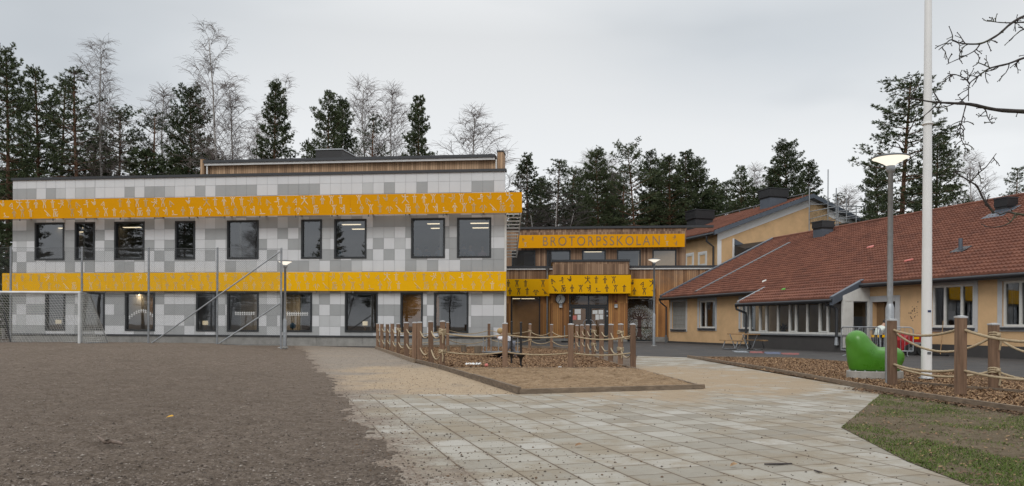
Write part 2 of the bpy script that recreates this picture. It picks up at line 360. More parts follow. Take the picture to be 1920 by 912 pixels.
def sandy(name,stops,sc_=8,bs=1.0):
    t=NT(name); n=t.noise(sc_,6,0.75); b=t.noise(0.8,4,0.6); fn=t.noise(sc_*6,4,0.75)
    c=t.ramp(t.math('ADD',t.math('MULTIPLY',n,0.7),t.math('MULTIPLY',fn,0.35)),stops); c=t.mix(t.math('MULTIPLY',t.step(b,0.4,0.7),0.3),c,stops[0][1])
    return t.bsdf(c,0.95,0,t.bump(n,bs,0.06),spec=0.15)
M['sand']=sandy('pit_sand',[(0.37,(0.105,0.064,0.034)),(0.47,(0.25,0.168,0.098)),(0.60,(0.345,0.245,0.152)),(0.75,(0.45,0.34,0.225))],5.5)
M['mulch']=sandy('wood_chip_bed',[(0.3,(0.065,0.037,0.02)),(0.52,(0.18,0.105,0.058)),(0.75,(0.36,0.23,0.13))],13)
M['soil']=sandy('lawn_soil',[(0.34,(0.075,0.056,0.036)),(0.5,(0.165,0.128,0.083)),(0.7,(0.25,0.20,0.14))],9)
M['forest_floor']=sandy('forest_floor',[(0.3,(0.03,0.03,0.015)),(0.55,(0.07,0.06,0.035)),(0.8,(0.11,0.10,0.05))],2)
M['chip_a']=simple('chip_pale',(0.34,0.215,0.115),0.9,var=0.3,scale=25); M['chip_b']=simple('chip_brown',(0.23,0.135,0.07),0.9,var=0.35,scale=25); M['chip_c']=simple('chip_dark',(0.095,0.055,0.03),0.9,var=0.35,scale=25)
M['peb_a']=simple('pebble_pale',(0.27,0.235,0.20),0.85,var=0.35,scale=20); M['peb_b']=simple('pebble_grey',(0.19,0.155,0.13),0.9,var=0.4,scale=20); M['peb_c']=simple('pebble_dark',(0.085,0.066,0.052),0.9,var=0.4,scale=20)
def wood(name,lo,hi,stretch=(9,9,0.6)):
    t=NT(name); n=t.noise(3.0,6,0.7,stretch=stretch); b=t.noise(1.2,3,0.6); info=t.n('ShaderNodeObjectInfo')
    c=t.ramp(t.math('ADD',n,t.math('MULTIPLY',t.math('SUBTRACT',info.outputs['Random'],0.5),0.28)),[(0.3,lo),(0.7,hi)])
    c=t.mix(t.math('MULTIPLY',t.step(b,0.5,0.75),0.3),c,tuple(x*0.55 for x in lo))
    return t.bsdf(c,0.85,0,t.bump(n,0.4,0.01))
M['post']=wood('post_timber',(0.125,0.074,0.046),(0.27,0.168,0.107)); M['kerb']=wood('kerb_timber',(0.115,0.085,0.06),(0.27,0.205,0.145),(2,2,8)); M['log']=wood('log_grey',(0.11,0.085,0.06),(0.24,0.19,0.14))
M['table_wood']=wood('table_timber',(0.23,0.13,0.06),(0.40,0.25,0.125),(3,3,3))
def rope():
    t=NT('hemp_rope'); n=t.noise(60,3,0.7); w=t.noise(4,4,0.6)
    c=t.ramp(t.math('ADD',t.math('MULTIPLY',n,0.6),t.math('MULTIPLY',w,0.4)),[(0.3,(0.27,0.20,0.12)),(0.65,(0.48,0.39,0.26))]); return t.bsdf(c,0.95,0,t.bump(n,0.6,0.01))
M['rope']=rope()
def bark_pine():
    t=NT('pine_bark'); tc=t.n('ShaderNodeTexCoord'); sep=t.n('ShaderNodeSeparateXYZ'); t.L(tc.outputs['Object'],sep.inputs[0])
    n=t.noise(2.5,6,0.75,stretch=(3,3,1)); h=t.step(t.math('ADD',sep.outputs[2],t.math('MULTIPLY',n,3)),5,14)
    lo=t.ramp(n,[(0.3,(0.035,0.026,0.021)),(0.7,(0.10,0.078,0.064))]); hi=t.ramp(n,[(0.3,(0.09,0.045,0.026)),(0.7,(0.19,0.105,0.062))])
    return t.bsdf(t.mix(h,lo,hi),0.95,0,t.bump(n,0.8,0.04))
M['bark_pine']=bark_pine()
def bark_birch():
    t=NT('birch_bark'); n=t.noise(2.2,6,0.7,stretch=(1.2,1.2,4)); m=t.noise(0.8,4,0.6)
    c=t.ramp(n,[(0.36,(0.05,0.045,0.042)),(0.46,(0.42,0.40,0.38)),(0.8,(0.58,0.56,0.54))]); return t.bsdf(c,0.8)
M['bark_birch']=bark_birch()
M['birch_twig']=simple('birch_twig',(0.165,0.135,0.125),0.9,var=0.3,scale=0.4)
M['twig']=simple('grey_twig',(0.06,0.05,0.047),0.9,var=0.35,scale=5); 
def mossy():
    t=NT('branch_bark'); n=t.noise(22,5,0.7); m=t.noise(6,5,0.7)
    c=t.ramp(n,[(0.3,(0.022,0.018,0.017)),(0.7,(0.075,0.062,0.058))]); c=t.mix(t.math('MULTIPLY',t.step(m,0.5,0.62),0.55),c,(0.10,0.11,0.055)); return t.bsdf(c,0.95,0,t.bump(n,1.0,0.01))
M['branch']=mossy()
def needles(name,lo,hi):
    t=NT(name); n=t.noise(0.75,5,0.7); g=t.n('ShaderNodeNewGeometry'); info=t.n('ShaderNodeObjectInfo')
    f=t.math('ADD',t.math('MULTIPLY',n,0.55),t.math('MULTIPLY',g.outputs['Random Per Island'],0.35)); f=t.math('ADD',f,t.math('MULTIPLY',info.outputs['Random'],0.16))
    c=t.ramp(f,[(0.3,lo),(0.8,hi)]); return t.bsdf(c,0.75,spec=0.25)
M['needles']=needles('pine_needles',(0.034,0.050,0.024),(0.125,0.155,0.075)); M['needles_grey']=needles('pine_needles_grey',(0.05,0.063,0.044),(0.14,0.155,0.11))
def grassm():
    t=NT('grass_blades'); g=t.n('ShaderNodeNewGeometry'); n=t.noise(1.2,4,0.6)
    c=t.ramp(t.math('ADD',t.math('MULTIPLY',g.outputs['Random Per Island'],0.55),t.math('MULTIPLY',n,0.45)),[(0.2,(0.055,0.092,0.02)),(0.55,(0.112,0.165,0.036)),(0.9,(0.23,0.225,0.09))]); return t.bsdf(c,0.8,spec=0.2)
M['grass']=grassm()
def bean():
    t=NT('green_glass_fibre'); n=t.noise(3,4,0.6); f=t.noise(90,3,0.6)
    c=t.ramp(n,[(0.3,(0.052,0.20,0.012)),(0.7,(0.073,0.25,0.02))]); return t.bsdf(c,t.ramp(n,[(0.3,0.26),(0.7,0.38)]),0,t.bump(f,0.05,0.003))
M['bean']=bean()
M['room']=simple('room_wall',(0.34,0.31,0.27),0.9,var=0.15,scale=0.5); M['room_dark']=simple('room_wall_dark',(0.12,0.11,0.10),0.9,var=0.3,scale=0.6); M['room_wood']=simple('room_wood',(0.24,0.14,0.065),0.8,var=0.25,scale=0.7)
# ------------------------------------------------------------------ sky and light (overcast)
SUN_EL, SUN_AZ = R(42), R(205)     # sun behind the camera, a little to the left, diffused by cloud
w=bpy.data.worlds.new('World'); sc.world=w; w.use_nodes=True; nt=w.node_tree; nt.nodes.clear()
def wn_(ty,**k):
    x=nt.nodes.new(ty)
    for a,b in k.items(): setattr(x,a,b)
    return x
out=wn_('ShaderNodeOutputWorld'); bg=wn_('ShaderNodeBackground'); bg.inputs[1].default_value=0.10
sky=wn_('ShaderNodeTexSky'); sky.sky_type='NISHITA'; sky.sun_disc=False; sky.sun_elevation=SUN_EL; sky.sun_rotation=SUN_AZ
tc=wn_('ShaderNodeTexCoord'); sep=wn_('ShaderNodeSeparateXYZ'); nt.links.new(tc.outputs['Generated'],sep.inputs[0])
def wm(op,a,b=0.0,clamp=False):
    x=wn_('ShaderNodeMath',operation=op); x.use_clamp=clamp
    for i,v in enumerate((a,b)):
        if isinstance(v,(int,float)): x.inputs[i].default_value=v
        else: nt.links.new(v,x.inputs[i])
    return x.outputs[0]
zz=wm('ADD',wm('MAXIMUM',sep.outputs[2],0.0),0.16)
cmb=wn_('ShaderNodeCombineXYZ'); nt.links.new(wm('DIVIDE',sep.outputs[0],zz),cmb.inputs[0]); nt.links.new(wm('DIVIDE',sep.outputs[1],zz),cmb.inputs[1])
cmb.inputs[2].default_value=1.7
n1=wn_('ShaderNodeTexNoise'); n1.inputs['Scale'].default_value=0.42; n1.inputs['Detail'].default_value=5; n1.inputs['Roughness'].default_value=0.5; n1.inputs['Distortion'].default_value=0.25
nt.links.new(cmb.outputs[0],n1.inputs['Vector'])
rp=wn_('ShaderNodeValToRGB'); cr=rp.color_ramp
cr.elements[0].position=0.36; cr.elements[0].color=(0.585,0.615,0.645,1); cr.elements[1].position=0.58; cr.elements[1].color=(0.868,0.885,0.897,1)
nt.links.new(n1.outputs['Fac'],rp.inputs[0])
# overcast brightness: a little brighter towards the horizon band seen, brighter again overhead
zr=wn_('ShaderNodeValToRGB'); zr.color_ramp.elements[0].position=0.0; zr.color_ramp.elements[0].color=(1.04,)*3+(1,)
zr.color_ramp.elements[1].position=1.0; zr.color_ramp.elements[1].color=(1.65,)*3+(1,)
for p,v in ((0.16,1.02),(0.36,0.86),(0.55,1.2)):
    e=zr.color_ramp.elements.new(p); e.color=(v,v,v,1)
nt.links.new(sep.outputs[2],zr.inputs[0])
# two darker drifts of cloud, high at the left and at the right
def drift(dirv,r0,r1,amt,prev):
    d=Vector(dirv).normalized(); m=wn_('ShaderNodeVectorMath',operation='MULTIPLY'); nt.links.new(tc.outputs['Generated'],m.inputs[0]); m.inputs[1].default_value=(1,1,3.2)
    ds=wn_('ShaderNodeVectorMath',operation='DISTANCE'); nt.links.new(m.outputs[0],ds.inputs[0]); ds.inputs[1].default_value=(d.x,d.y,d.z*3.2)
    k=wm('ADD',ds.outputs['Value'],wm('MULTIPLY',wm('SUBTRACT',n1.outputs['Fac'],0.5),0.9)); q=wn_('ShaderNodeMapRange',interpolation_type='SMOOTHSTEP'); nt.links.new(k,q.inputs[0]); q.inputs[1].default_value=r0; q.inputs[2].default_value=r1
    x=wn_('ShaderNodeMix',data_type='RGBA',blend_type='MULTIPLY'); nt.links.new(wm('MULTIPLY',wm('SUBTRACT',1.0,q.outputs[0]),amt),x.inputs[0]); nt.links.new(prev,x.inputs[6]); x.inputs[7].default_value=(0.80,0.835,0.87,1); return x.outputs[2]
cloudy=drift((.40,1,.395),.06,.50,.9,rp.outputs[0]); cloudy=drift((-.60,1,.43),.05,.55,.75,cloudy)
mul=wn_('ShaderNodeMix',data_type='RGBA',blend_type='MULTIPLY'); mul.inputs[0].default_value=1.0
nt.links.new(cloudy,mul.inputs[6]); nt.links.new(zr.outputs[0],mul.inputs[7])
sca=wn_('ShaderNodeMix',data_type='RGBA',blend_type='MULTIPLY'); sca.inputs[0].default_value=1.0; sca.inputs[7].default_value=(10.4,10.4,10.4,1)
nt.links.new(mul.outputs[2],sca.inputs[6])
mx=wn_('ShaderNodeMix',data_type='RGBA'); mx.inputs[0].default_value=0.95
nt.links.new(sky.outputs[0],mx.inputs[6]); nt.links.new(sca.outputs[2],mx.inputs[7])
nt.links.new(mx.outputs[2],bg.inputs[0]); nt.links.new(bg.outputs[0],out.inputs[0])
sl=bpy.data.lights.new('sun','SUN'); sl.energy=1.15; sl.angle=R(25); sl.color=(1.0,0.965,0.92)
so=bpy.data.objects.new('sun',sl); col.objects.link(so)
sdir=Vector((math.sin(SUN_AZ)*math.cos(SUN_EL), math.cos(SUN_AZ)*math.cos(SUN_EL), math.sin(SUN_EL)))
so.rotation_euler=sdir.to_track_quat('Z','Y').to_euler(); so.location=sdir*200
vs=sc.view_settings; vs.view_transform='Standard'; vs.look='None'; vs.exposure=0.0; vs.gamma=1.0; vs.use_curve_mapping=False
sc.cycles.max_bounces=6; sc.cycles.transparent_max_bounces=12; sc.cycles.glossy_bounces=3; sc.cycles.caustics_reflective=False; sc.cycles.caustics_refractive=False
sc.cycles.use_denoising=True
# ------------------------------------------------------------------ ground
def gz(x,y):
    u=x*N2.x+y*N2.y
    e=smooth(UB-0.1,UB-4.5,u) if y<60 else 0
    n=mn.noise(Vector((x*0.16,y*0.16,0)))*0.06+mn.noise(Vector((x*0.9,y*0.9,4)))*0.012
    k=smooth(7,26,y)*(1-smooth(31.5,35,y))
    m=smooth(UB-0.05,UB-1.2,u)*(1-smooth(31.5,35,y))
    return e*k*0.24+max(0.0,n+0.012)*m*smooth(3.5,8,y)
xs=[-600,-300,-150,-90]+[-60+i*1.0 for i in range(36)]+[-24+i*0.3 for i in range(90)]+[3+i*1.5 for i in range(30)]+[50,70,100,160,300,600]
ys=[-600,-250,-80,-30,-10]+[-4+i*0.35 for i in range(115)]+[36.5+i*2 for i in range(20)]+[80,100,140,220,400,800]
mb=MB(); nx=len(xs)
vsn=[(x,y,gz(x,y)) for y in ys for x in xs]
fs=[(j*nx+i,j*nx+i+1,(j+1)*nx+i+1,(j+1)*nx+i) for j in range(len(ys)-1) for i in range(nx-1)]
mb.add(vsn,fs,0,True)
for k,f in enumerate(fs):
    if vsn[f[0]][1]>=52.4: mb.m[k]=1
mb.build('ground',[M['gravel'],M['forest_floor']],fix=False)['kind']='structure'
# the rough, loose gravel of the ball yard, with a ragged edge strewn over the paving
def gy(x,y):
    u=x*N2.x+y*N2.y
    d=.020*mn.noise(Vector((x*2.3,y*2.3,11)))+.022*mn.noise(Vector((x*5.5,y*5.5,12)))+.014*mn.noise(Vector((x*13,y*13,13)))+.008*mn.noise(Vector((x*29,y*29,14)))
    e=smooth(.15,-1.1,u-UB)*smooth(1.88,1.6,-x/y)*smooth(3.0,3.6,y); return gz(x,y)+(.0125 if u>UB-.3 else .004)+e*(.030+d)
mb=MB(); rows=[3.0]
while rows[-1]<31.0: rows.append(rows[-1]*1.0105)
ncols=520; vs_=[]; keep=[]
for y in rows:
    for i in range(ncols+1):
        x=y*(-1.9+2.02*i/ncols); u=x*N2.x+y*N2.y
        vs_.append((x,y,gy(x,y)))
        edge=.30*mn.noise(Vector((x*.7,y*.7,21)))+.24*mn.noise(Vector((x*3.1,y*3.1,22)))+.18*mn.noise(Vector((x*9,y*9,23)))
        keep.append(u-UB<.10+max(0,.20+edge*.9))
w_=ncols+1; fs_=[]
for j in range(len(rows)-1):
    for i in range(ncols):
        q=(j*w_+i,j*w_+i+1,(j+1)*w_+i+1,(j+1)*w_+i)
        if all(keep[k] for k in q): fs_.append(q)
mb.add(vs_,fs_,0,True); mb.build('gravel_yard',M['gravel'],fix=False)['kind']='structure'
# hard surfaces
vp=[uv(UB,v) for v in (-6,46)]
pave_px=[(975,741),(1320,731),(1187,693),(1195,668),(1288,671),(1660,738),(1577,804),(1700,868),(1835,920)]
left_far=G(597,741); left_far=uv(UB,left_far.x*D2.x+left_far.y*D2.y)
pave=[uv(UB,-6),left_far]+[G(*p) for p in pave_px]+[G(1835,920)+Vector((1.3,-2.6,0)),uv(6,-9)]
poly_sheet('paved_path',pave,0.010,M['paving'])
k0=G(709,655)
path=[left_far-Vector((0,0.1,0)),uv(UB,40),Vector((-0.2,40,0)),G(960,649),G(709,656),G(779,681),G(830,694),G(975,742)]
poly_sheet('gravel_path',path,0.005,M['path'])
fore=[Vector((-0.2,35.95,0)),Vector((-0.4,51.6,0)),Vector((10.6,50.2,0)),G(1290,671.5),G(1195,668),G(1090,659),G(960,649)]
t0=poly_sheet('asphalt_forecourt',[Vector((-9.5,36.6,0)),Vector((-0.4,36.0,0)),Vector((-0.4,51.9,0)),Vector((13.0,50.3,0)),Vector((13.0,46,0)),G(1290,670.5),G(1187,668),G(1088,659),G(709,653)],0.012,M['asphalt'])
# timber-edged beds
LEFTROW=[(708.4,654),(716,656),(726,658.5),(736,661.5),(747,665),(762,671),(776.7,679),(787,680.5),(808,685),(829,691)]
bedA=[G(705,653.5),G(779,681.5),G(831,693.5),G(1190,693),G(1163,687),G(1127.5,675),G(1086,660.5),G(1034,655.5),G(916,651)]
poly_sheet('wood_chip_bed',bedA,0.03,M['mulch'])
pit=[G(831,694),G(975,739.5),G(1318,729.5),G(1190,693.6)]
sand_o=None
mb=MB()   # sand with trodden hollows
NX=150; NY=84; P=[pit[0],pit[1],pit[2],pit[3]]
vs_=[]
for j in range(NY+1):
    for i in range(NX+1):
        a=P[0].lerp(P[3],i/NX); b=P[1].lerp(P[2],i/NX); p=a.lerp(b,j/NY)
        h=0.045+mn.noise(Vector((p.x*3.4,p.y*3.4,1)))*0.030+mn.noise(Vector((p.x*8.5,p.y*8.5,3)))*0.026+mn.noise(Vector((p.x*1.1,p.y*1.1,7)))*0.02
        h=max(0.016,h); vs_.append((p.x,p.y,h))
mb.add(vs_,[(j*(NX+1)+i,j*(NX+1)+i+1,(j+1)*(NX+1)+i+1,(j+1)*(NX+1)+i) for j in range(NY) for i in range(NX)],0,True)
o=mb.build('sand_pit',M['sand'],fix=False); o['kind']='structure'
bedB=[G(1292,672.2),G(1650,736.5),G(1920,777),G(2300,835),G(2300,737),G(1920,712),G(1700,693),G(1590,681),G(1480,673)]
poly_sheet('wood_chip_strip',bedB,0.03,M['mulch'])
asph=[G(1290,670.5),Vector((13.0,46,0)),Vector((40,38,0)),Vector((45,-5,0)),G(2300,736.5),G(1920,711.5),G(1700,692.5),G(1590,680.5),G(1480,672.5)]
poly_sheet('asphalt_yard',asph,0.012,M['asphalt'])
lawn=[G(1654,738.5),G(1577,804),G(1700,868),G(1835,920),G(1835,920)+Vector((1.3,-2.6,0)),Vector((30,-3,0)),G(2300,837),G(1920,779)]
poly_sheet('lawn',lawn,0.014,M['soil'])
def kerb(label,pts,h=0.11,w=0.055,name='timber_kerb'):
    mb=MB()
    for p,q in zip(pts[:-1],pts[1:]):
        d=(q-p); d.z=0; d.normalize(); s=Vector((-d.y,d.x,0))*(w/2); p2=p+d*0.002; q2=q-d*0.002
        n=max(1,int((q2-p2).length/2.4)); 
        for i in range(n):
            a=p2.lerp(q2,i/n); b=p2.lerp(q2,(i+1)/n)-d*(0.006 if i<n-1 else 0)
            hh=h*random.uniform(0.94,1.04)
            mb.hexa([a-s,b-s,b+s,a+s]+[x+Vector((0,0,hh)) for x in (a-s,b-s,b+s,a+s)])
    return tag(mb.build(name,M['kerb']),label,'kerb','timber kerbs round the play beds')
random.seed(3)
kerb('long timber kerb running from the far corner of the rope fence to its gap',[G(704,654),G(777,681)])
kerb('timber kerb from the fence gap along the left side of the sand pit to its front corner',[G(781,681),G(831,694),G(974,740)])
kerb('low timber kerb along the front edge of the sand pit',[G(974,740),G(1320,730)],0.085)
kerb('thin timber board dividing the wood chips from the sand pit',[G(833,693.6),G(1188,693.2)],0.06,0.035)
kerb('half buried timber edge on the right side of the sand pit and chip bed',[G(1320,729.5),G(1190,693.4),G(1163,687),G(1127,675),G(1085,660)],0.05,0.04)
kerb('dark timber kerb along the back of the fenced chip bed',[G(1086,659.8),G(1034,655),G(916,650.6),G(709,652.6)],0.12)
kerb('long timber kerb between the paved path and the right hand chip bed',[G(1290,671.8),G(1440,697),G(1655,737.5),G(1922,778),G(2290,834)],0.10)
kerb('inner timber board behind the big rope posts beside the lawn',[G(1690,722),G(1925,742),G(2200,765)],0.08,0.04)
kerb('low edging board where the right hand chip bed meets the asphalt',[G(1292,671),G(1480,672.8),G(1590,681),G(1700,693),G(1920,712)],0.05,0.03)
# ------------------------------------------------------------------ WHITE PANEL BUILDING
WO=at(946,612,36.0)
Wf0=Fr((WO.x,WO.y),WU,WN)
aL=Wf0.hit(24,500)[0]
Wf=Fr(Wf0.o+Wf0.u*aL,WU,WN); LW=-aL
school=empty('panel_clad_school_building',(Wf.pt(LW/2,0,0).x,Wf.pt(LW/2,0,0).y,0),0,'two storey white and grey panelled school building with two yellow metal bands','building')
UPW=[(66,121.5,418.5,488),(141,178.5,418,488),(215,271.5,417,487),(329,366.5,415,487),(426,485.5,413,487),(565,604,411.5,485),(627,687.5,410.5,485),(771,834.5,408.5,484.5),(857,921,407.5,484)]
LOW=[(85.5,123,548,620),(155.5,197,548.5,620),(235,291,548.5,621),(368,406,549,621.5),(426,485.5,549,622),(528,585.5,549,623),(647,708.5,549.5,624),(751,793,549.5,624),(814,878.5,549.5,624)]
ru=[Wf.rect(*r) for r in UPW]; rl=[Wf.rect(*r) for r in LOW]
zu0=sum(r[2] for r in ru)/len(ru); zu1=sum(r[3] for r in ru)/len(ru); zl0=sum(r[2] for r in rl)/len(rl); zl1=sum(r[3] for r in rl)/len(rl)
ru=[(r[0],r[1],zu0,zu1) for r in ru]; rl=[(r[0],r[1],zl0,zl1) for r in rl]
ZT=Wf.hit(940,322)[1]; ZP=0.52
rects=ru+rl
# panels: a grid of 0.545 m plates with dark joints, three greys
random.seed(11); PS=0.545
ncol=int(LW/PS)+1; nrow=int((ZT-ZP)/PS)+2
tone={}
for i in range(ncol+1):
    for j in range(nrow+1):
        k=random.random()
        same = tone.get((i-1,j))
        if same is not None and random.random()<0.12: tone[i,j]=same
        else: tone[i,j]=0 if k<0.50 else (1 if k<0.90 else 2)
        if j>0 and tone[i,j]==tone[i,j-1] and random.random()<0.45: tone[i,j]=0 if tone[i,j]==1 else 1
A=sorted(set([LW-k*PS for k in range(ncol+1) if LW-k*PS>0]+[0,LW]+[r[i] for r in rects for i in (0,1)]))
zr0=zl0-0.27
Zs=sorted(set([ZP,ZT]+[zr0+k*PS for k in range(-2,nrow+2) if ZP<zr0+k*PS<ZT]+[r[i] for r in rects for i in (2,3)]))
mb=MB()
for i in range(len(A)-1):
    for j in range(len(Zs)-1):
        ca,cz=(A[i]+A[i+1])/2,(Zs[j]+Zs[j+1])/2
        if any(r[0]<ca<r[1] and r[2]<cz<r[3] for r in rects): continue
        ti,tj=int((LW-ca)/PS),int((cz-zr0)/PS+3)
        def onA(x): return abs(((LW-x)/PS)-round((LW-x)/PS))<1e-4
        def onZ(z): return abs(((z-zr0)/PS)-round((z-zr0)/PS))<1e-4
        g=0.0045
        a0=A[i]+(g if onA(A[i]) else 0); a1=A[i+1]-(g if onA(A[i+1]) else 0); z0=Zs[j]+(g if onZ(Zs[j]) else 0); z1=Zs[j+1]-(g if onZ(Zs[j+1]) else 0)
        if a1-a0<0.01 or z1-z0<0.01: continue
        mb.quad(Wf.pt(a0,0.02,z0),Wf.pt(a1,0.02,z0),Wf.pt(a1,0.02,z1),Wf.pt(a0,0.02,z1),tone.get((ti,tj),0))
facade=mb.build('facade_panels',[M['panel_light'],M['panel_grey'],M['panel_mid']],school,fix=False)
mb=MB(); wall_cells(mb,Wf,0.0,0,LW,ZP,ZT,rects,0,0.30)
BK=12.0
eR=Wf.pt(LW,0,0); eL=Wf.pt(0,0,0); bR=eR+Vector((-0.010*BK,BK,0)); bL=eL+Vector((1.0,BK,0))
def vq(mb,p,q,z0,z1,mi=0): mb.quad((p.x,p.y,z0),(q.x,q.y,z0),(q.x,q.y,z1),(p.x,p.y,z1),mi)
vq(mb,eR,bR,0,ZT,0); vq(mb,bR,bL,0,ZT,0); vq(mb,bL,eL,0,ZT,0)
mb.build('wall',M['joint'],school,fix=False)
mb=MB(); mb.fbox(Wf,-0.02,LW+0.02,0.0,0.06,0.44,ZP); mb.fbox(Wf,-0.05,LW+0.05,-0.25,0.09,ZT,ZT+0.13)
mb.build('flashing',M['dark_metal'],school)
mb=MB()
for k in range(11):
    a0=LW*k/11; a1=LW*(k+1)/11-0.012
    mb.fbox(Wf,a0,a1,-0.1,0.012,-0.3,0.44)
mb.build('plinth',M['concrete'],school)
mb=MB(); mb.add([(eL.x,eL.y+0.3,ZT-0.05),(eR.x,eR.y+0.3,ZT-0.05),(bR.x,bR.y,ZT-0.05),(bL.x,bL.y,ZT-0.05)],[(0,1,2,3)]); mb.build('roof',M['dark_metal'],school,fix=False)
# rooms behind the windows
zc1=zl1+0.28; zc2=zu1+0.25
mb=MB()
for (z0,z1,dep,mi) in ((0.2,zc1,6.0,0),(zc1+0.5,zc2,6.5,0)):
    LR=LW-0.80; cuts=[0]+[x*LW for x in (0.145,0.34,0.475,0.60,0.74,0.875)]+[LR]
    mb.quad(Wf.pt(0,-0.32,z0),Wf.pt(LR,-0.32,z0),Wf.pt(LR,-dep,z0),Wf.pt(0,-dep,z0),1)
    mb.quad(Wf.pt(0,-0.32,z1),Wf.pt(LR,-0.32,z1),Wf.pt(LR,-dep,z1),Wf.pt(0,-dep,z1),0)
    for q,(a0,a1) in enumerate(zip(cuts[:-1],cuts[1:])):
        mb.quad(Wf.pt(a0+.05,-dep,z0),Wf.pt(a1-.05,-dep,z0),Wf.pt(a1-.05,-dep,z1),Wf.pt(a0+.05,-dep,z1),(0,2,0,1,0,2,0)[q] if z0<1 else (1,1,0,0,0,0,0)[q])
    for a in cuts: mb.fbox(Wf,a-0.05+(0.06 if a==0 else 0),a+0.05-(0.06 if a>LR-.01 else 0),-dep,-0.34,z0,z1,0)
mb.build('rooms',[M['room'],M['room_dark'],M['room_wood']],school,fix=False)
def window(F,r,parent,fm,gm,fw=0.07,b0=-0.10,b1=0.05,mull=(),pane_b=-0.05,name='window',sill=None):
    mb=MB(); frame_ring(mb,F,r,fw,b0,b1)
    for m_ in mull: mb.fbox(F,m_-fw*0.55,m_+fw*0.55,b0+0.004,b1-0.004,r[2]+fw,r[3]-fw)
    wo=mb.build(name,fm,parent)
    mb=MB(); mb.quad(F.pt(r[0]+fw*.6,pane_b,r[2]+fw*.6),F.pt(r[1]-fw*.6,pane_b,r[2]+fw*.6),F.pt(r[1]-fw*.6,pane_b,r[3]-fw*.6),F.pt(r[0]+fw*.6,pane_b,r[3]-fw*.6))
    mb.build('pane',gm,wo,fix=False)
    if sill:
        mb=MB(); mb.fbox(F,r[0]-0.04,r[1]+0.04,b1-0.01,b1+0.09,r[2]-0.07,r[2]-0.005); mb.build('sill',sill,wo)
    return wo
for r in ru+rl:
    window(Wf,(r[0]+0.002,r[1]-0.002,r[2]+0.002,r[3]-0.002),school,M['dark_frame'],M['glass'],0.085,-0.12,0.055,sill=None)
# stick figure pictograms: strokes in a 1 x 1 box, head as a dot
def dotp(x,y): return ('d',x,y)
FIG={
'tee':[[(-.27,.76),(.27,.76)],[(-.08,.76),(-.08,0)],[(.08,.76),(.08,0)],dotp(0,.93)],
'low':[[(-.26,.48),(-.06,.80)],[(.06,.80),(.26,.48)],[(-.07,.74),(-.07,0)],[(.07,.74),(.07,0)],dotp(0,.95)],
'cheer':[[(-.28,1.0),(-.08,.74)],[(.28,1.0),(.08,.74)],[(-.08,.74),(-.06,.42),(-.15,.30),(-.15,0)],[(.08,.74),(.06,.42),(.15,.30),(.15,0)],dotp(0,.92)],
'lunge':[[(-.36,.96),(-.32,.74),(0,.74)],[(.0,.74),(.36,.78)],[(-.02,.70),(-.02,.42),(-.38,.0)],[(.06,.70),(.06,.42),(.42,.0)],dotp(0,.94)],
'bend':[[(-.26,.14),(-.22,.66),(.30,.16)],[(-.08,.50),(-.08,.14)],dotp(-.14,.0)],
'sitl':[[(-.34,.38),(.02,.38),(.02,.92)],[(.02,.66),(.30,.66)],[(.16,.60),(.16,.0)],dotp(.10,.86)],
'vee':[[(-.40,.76),(-.05,.30),(.0,.86)],[(.06,.34),(.12,.74)],[(-.2,.62),(.05,.5)],dotp(.03,.96)],
'fold':[[(-.30,.26),(.10,.70),(.14,.16)],[(-.14,.22),(.06,.34)],dotp(.08,.02)],
'run':[[(-.38,.60),(-.16,.50),(-.02,.56)],[(.30,.98),(.22,.72),(.36,.62)],[(.0,.70),(.14,.46),(-.04,.24),(-.16,.02)],[(.22,.72),(.20,.44),(.32,.30)],dotp(.04,.86)],
'plank':[[(-.34,.86),(.40,.06)],[(-.02,.34),(.12,.06)],[(-.12,.34),(.04,.30)],dotp(.05,.18)],
'pair':[[(-.30,.92),(-.16,.70),(-.30,.0)],[(-.06,.70),(-.02,.36),(-.12,.0)],[(.08,.70),(.06,.36),(.12,.0)],[(.30,.66),(.14,.52)],[(.30,.40),(.22,.0)],dotp(-.1,.90),dotp(.12,.9)],
'side':[[(-.34,.68),(-.10,.46)],[(-.10,.60),(.06,.74)],[(.06,.70),(.02,.40),(-.12,.12)],[(.16,.84),(.16,.0)],dotp(.10,.92)],
'lying':[[(-.32,.06),(.36,.06)],[(-.22,.36),(-.08,.18)],dotp(-.2,.5)],
'hand':[[(-.40,.38),(-.12,.72),(-.12,.14)],[(.40,.38),(.12,.72),(.12,.14)],dotp(0,.0)],
}
ROW1=['bend','sitl','vee','fold','lunge','tee','low','cheer','tee','run','cheer']; ROW2=['plank','pair','low','cheer','side','lying','low','cheer','tee','hand']
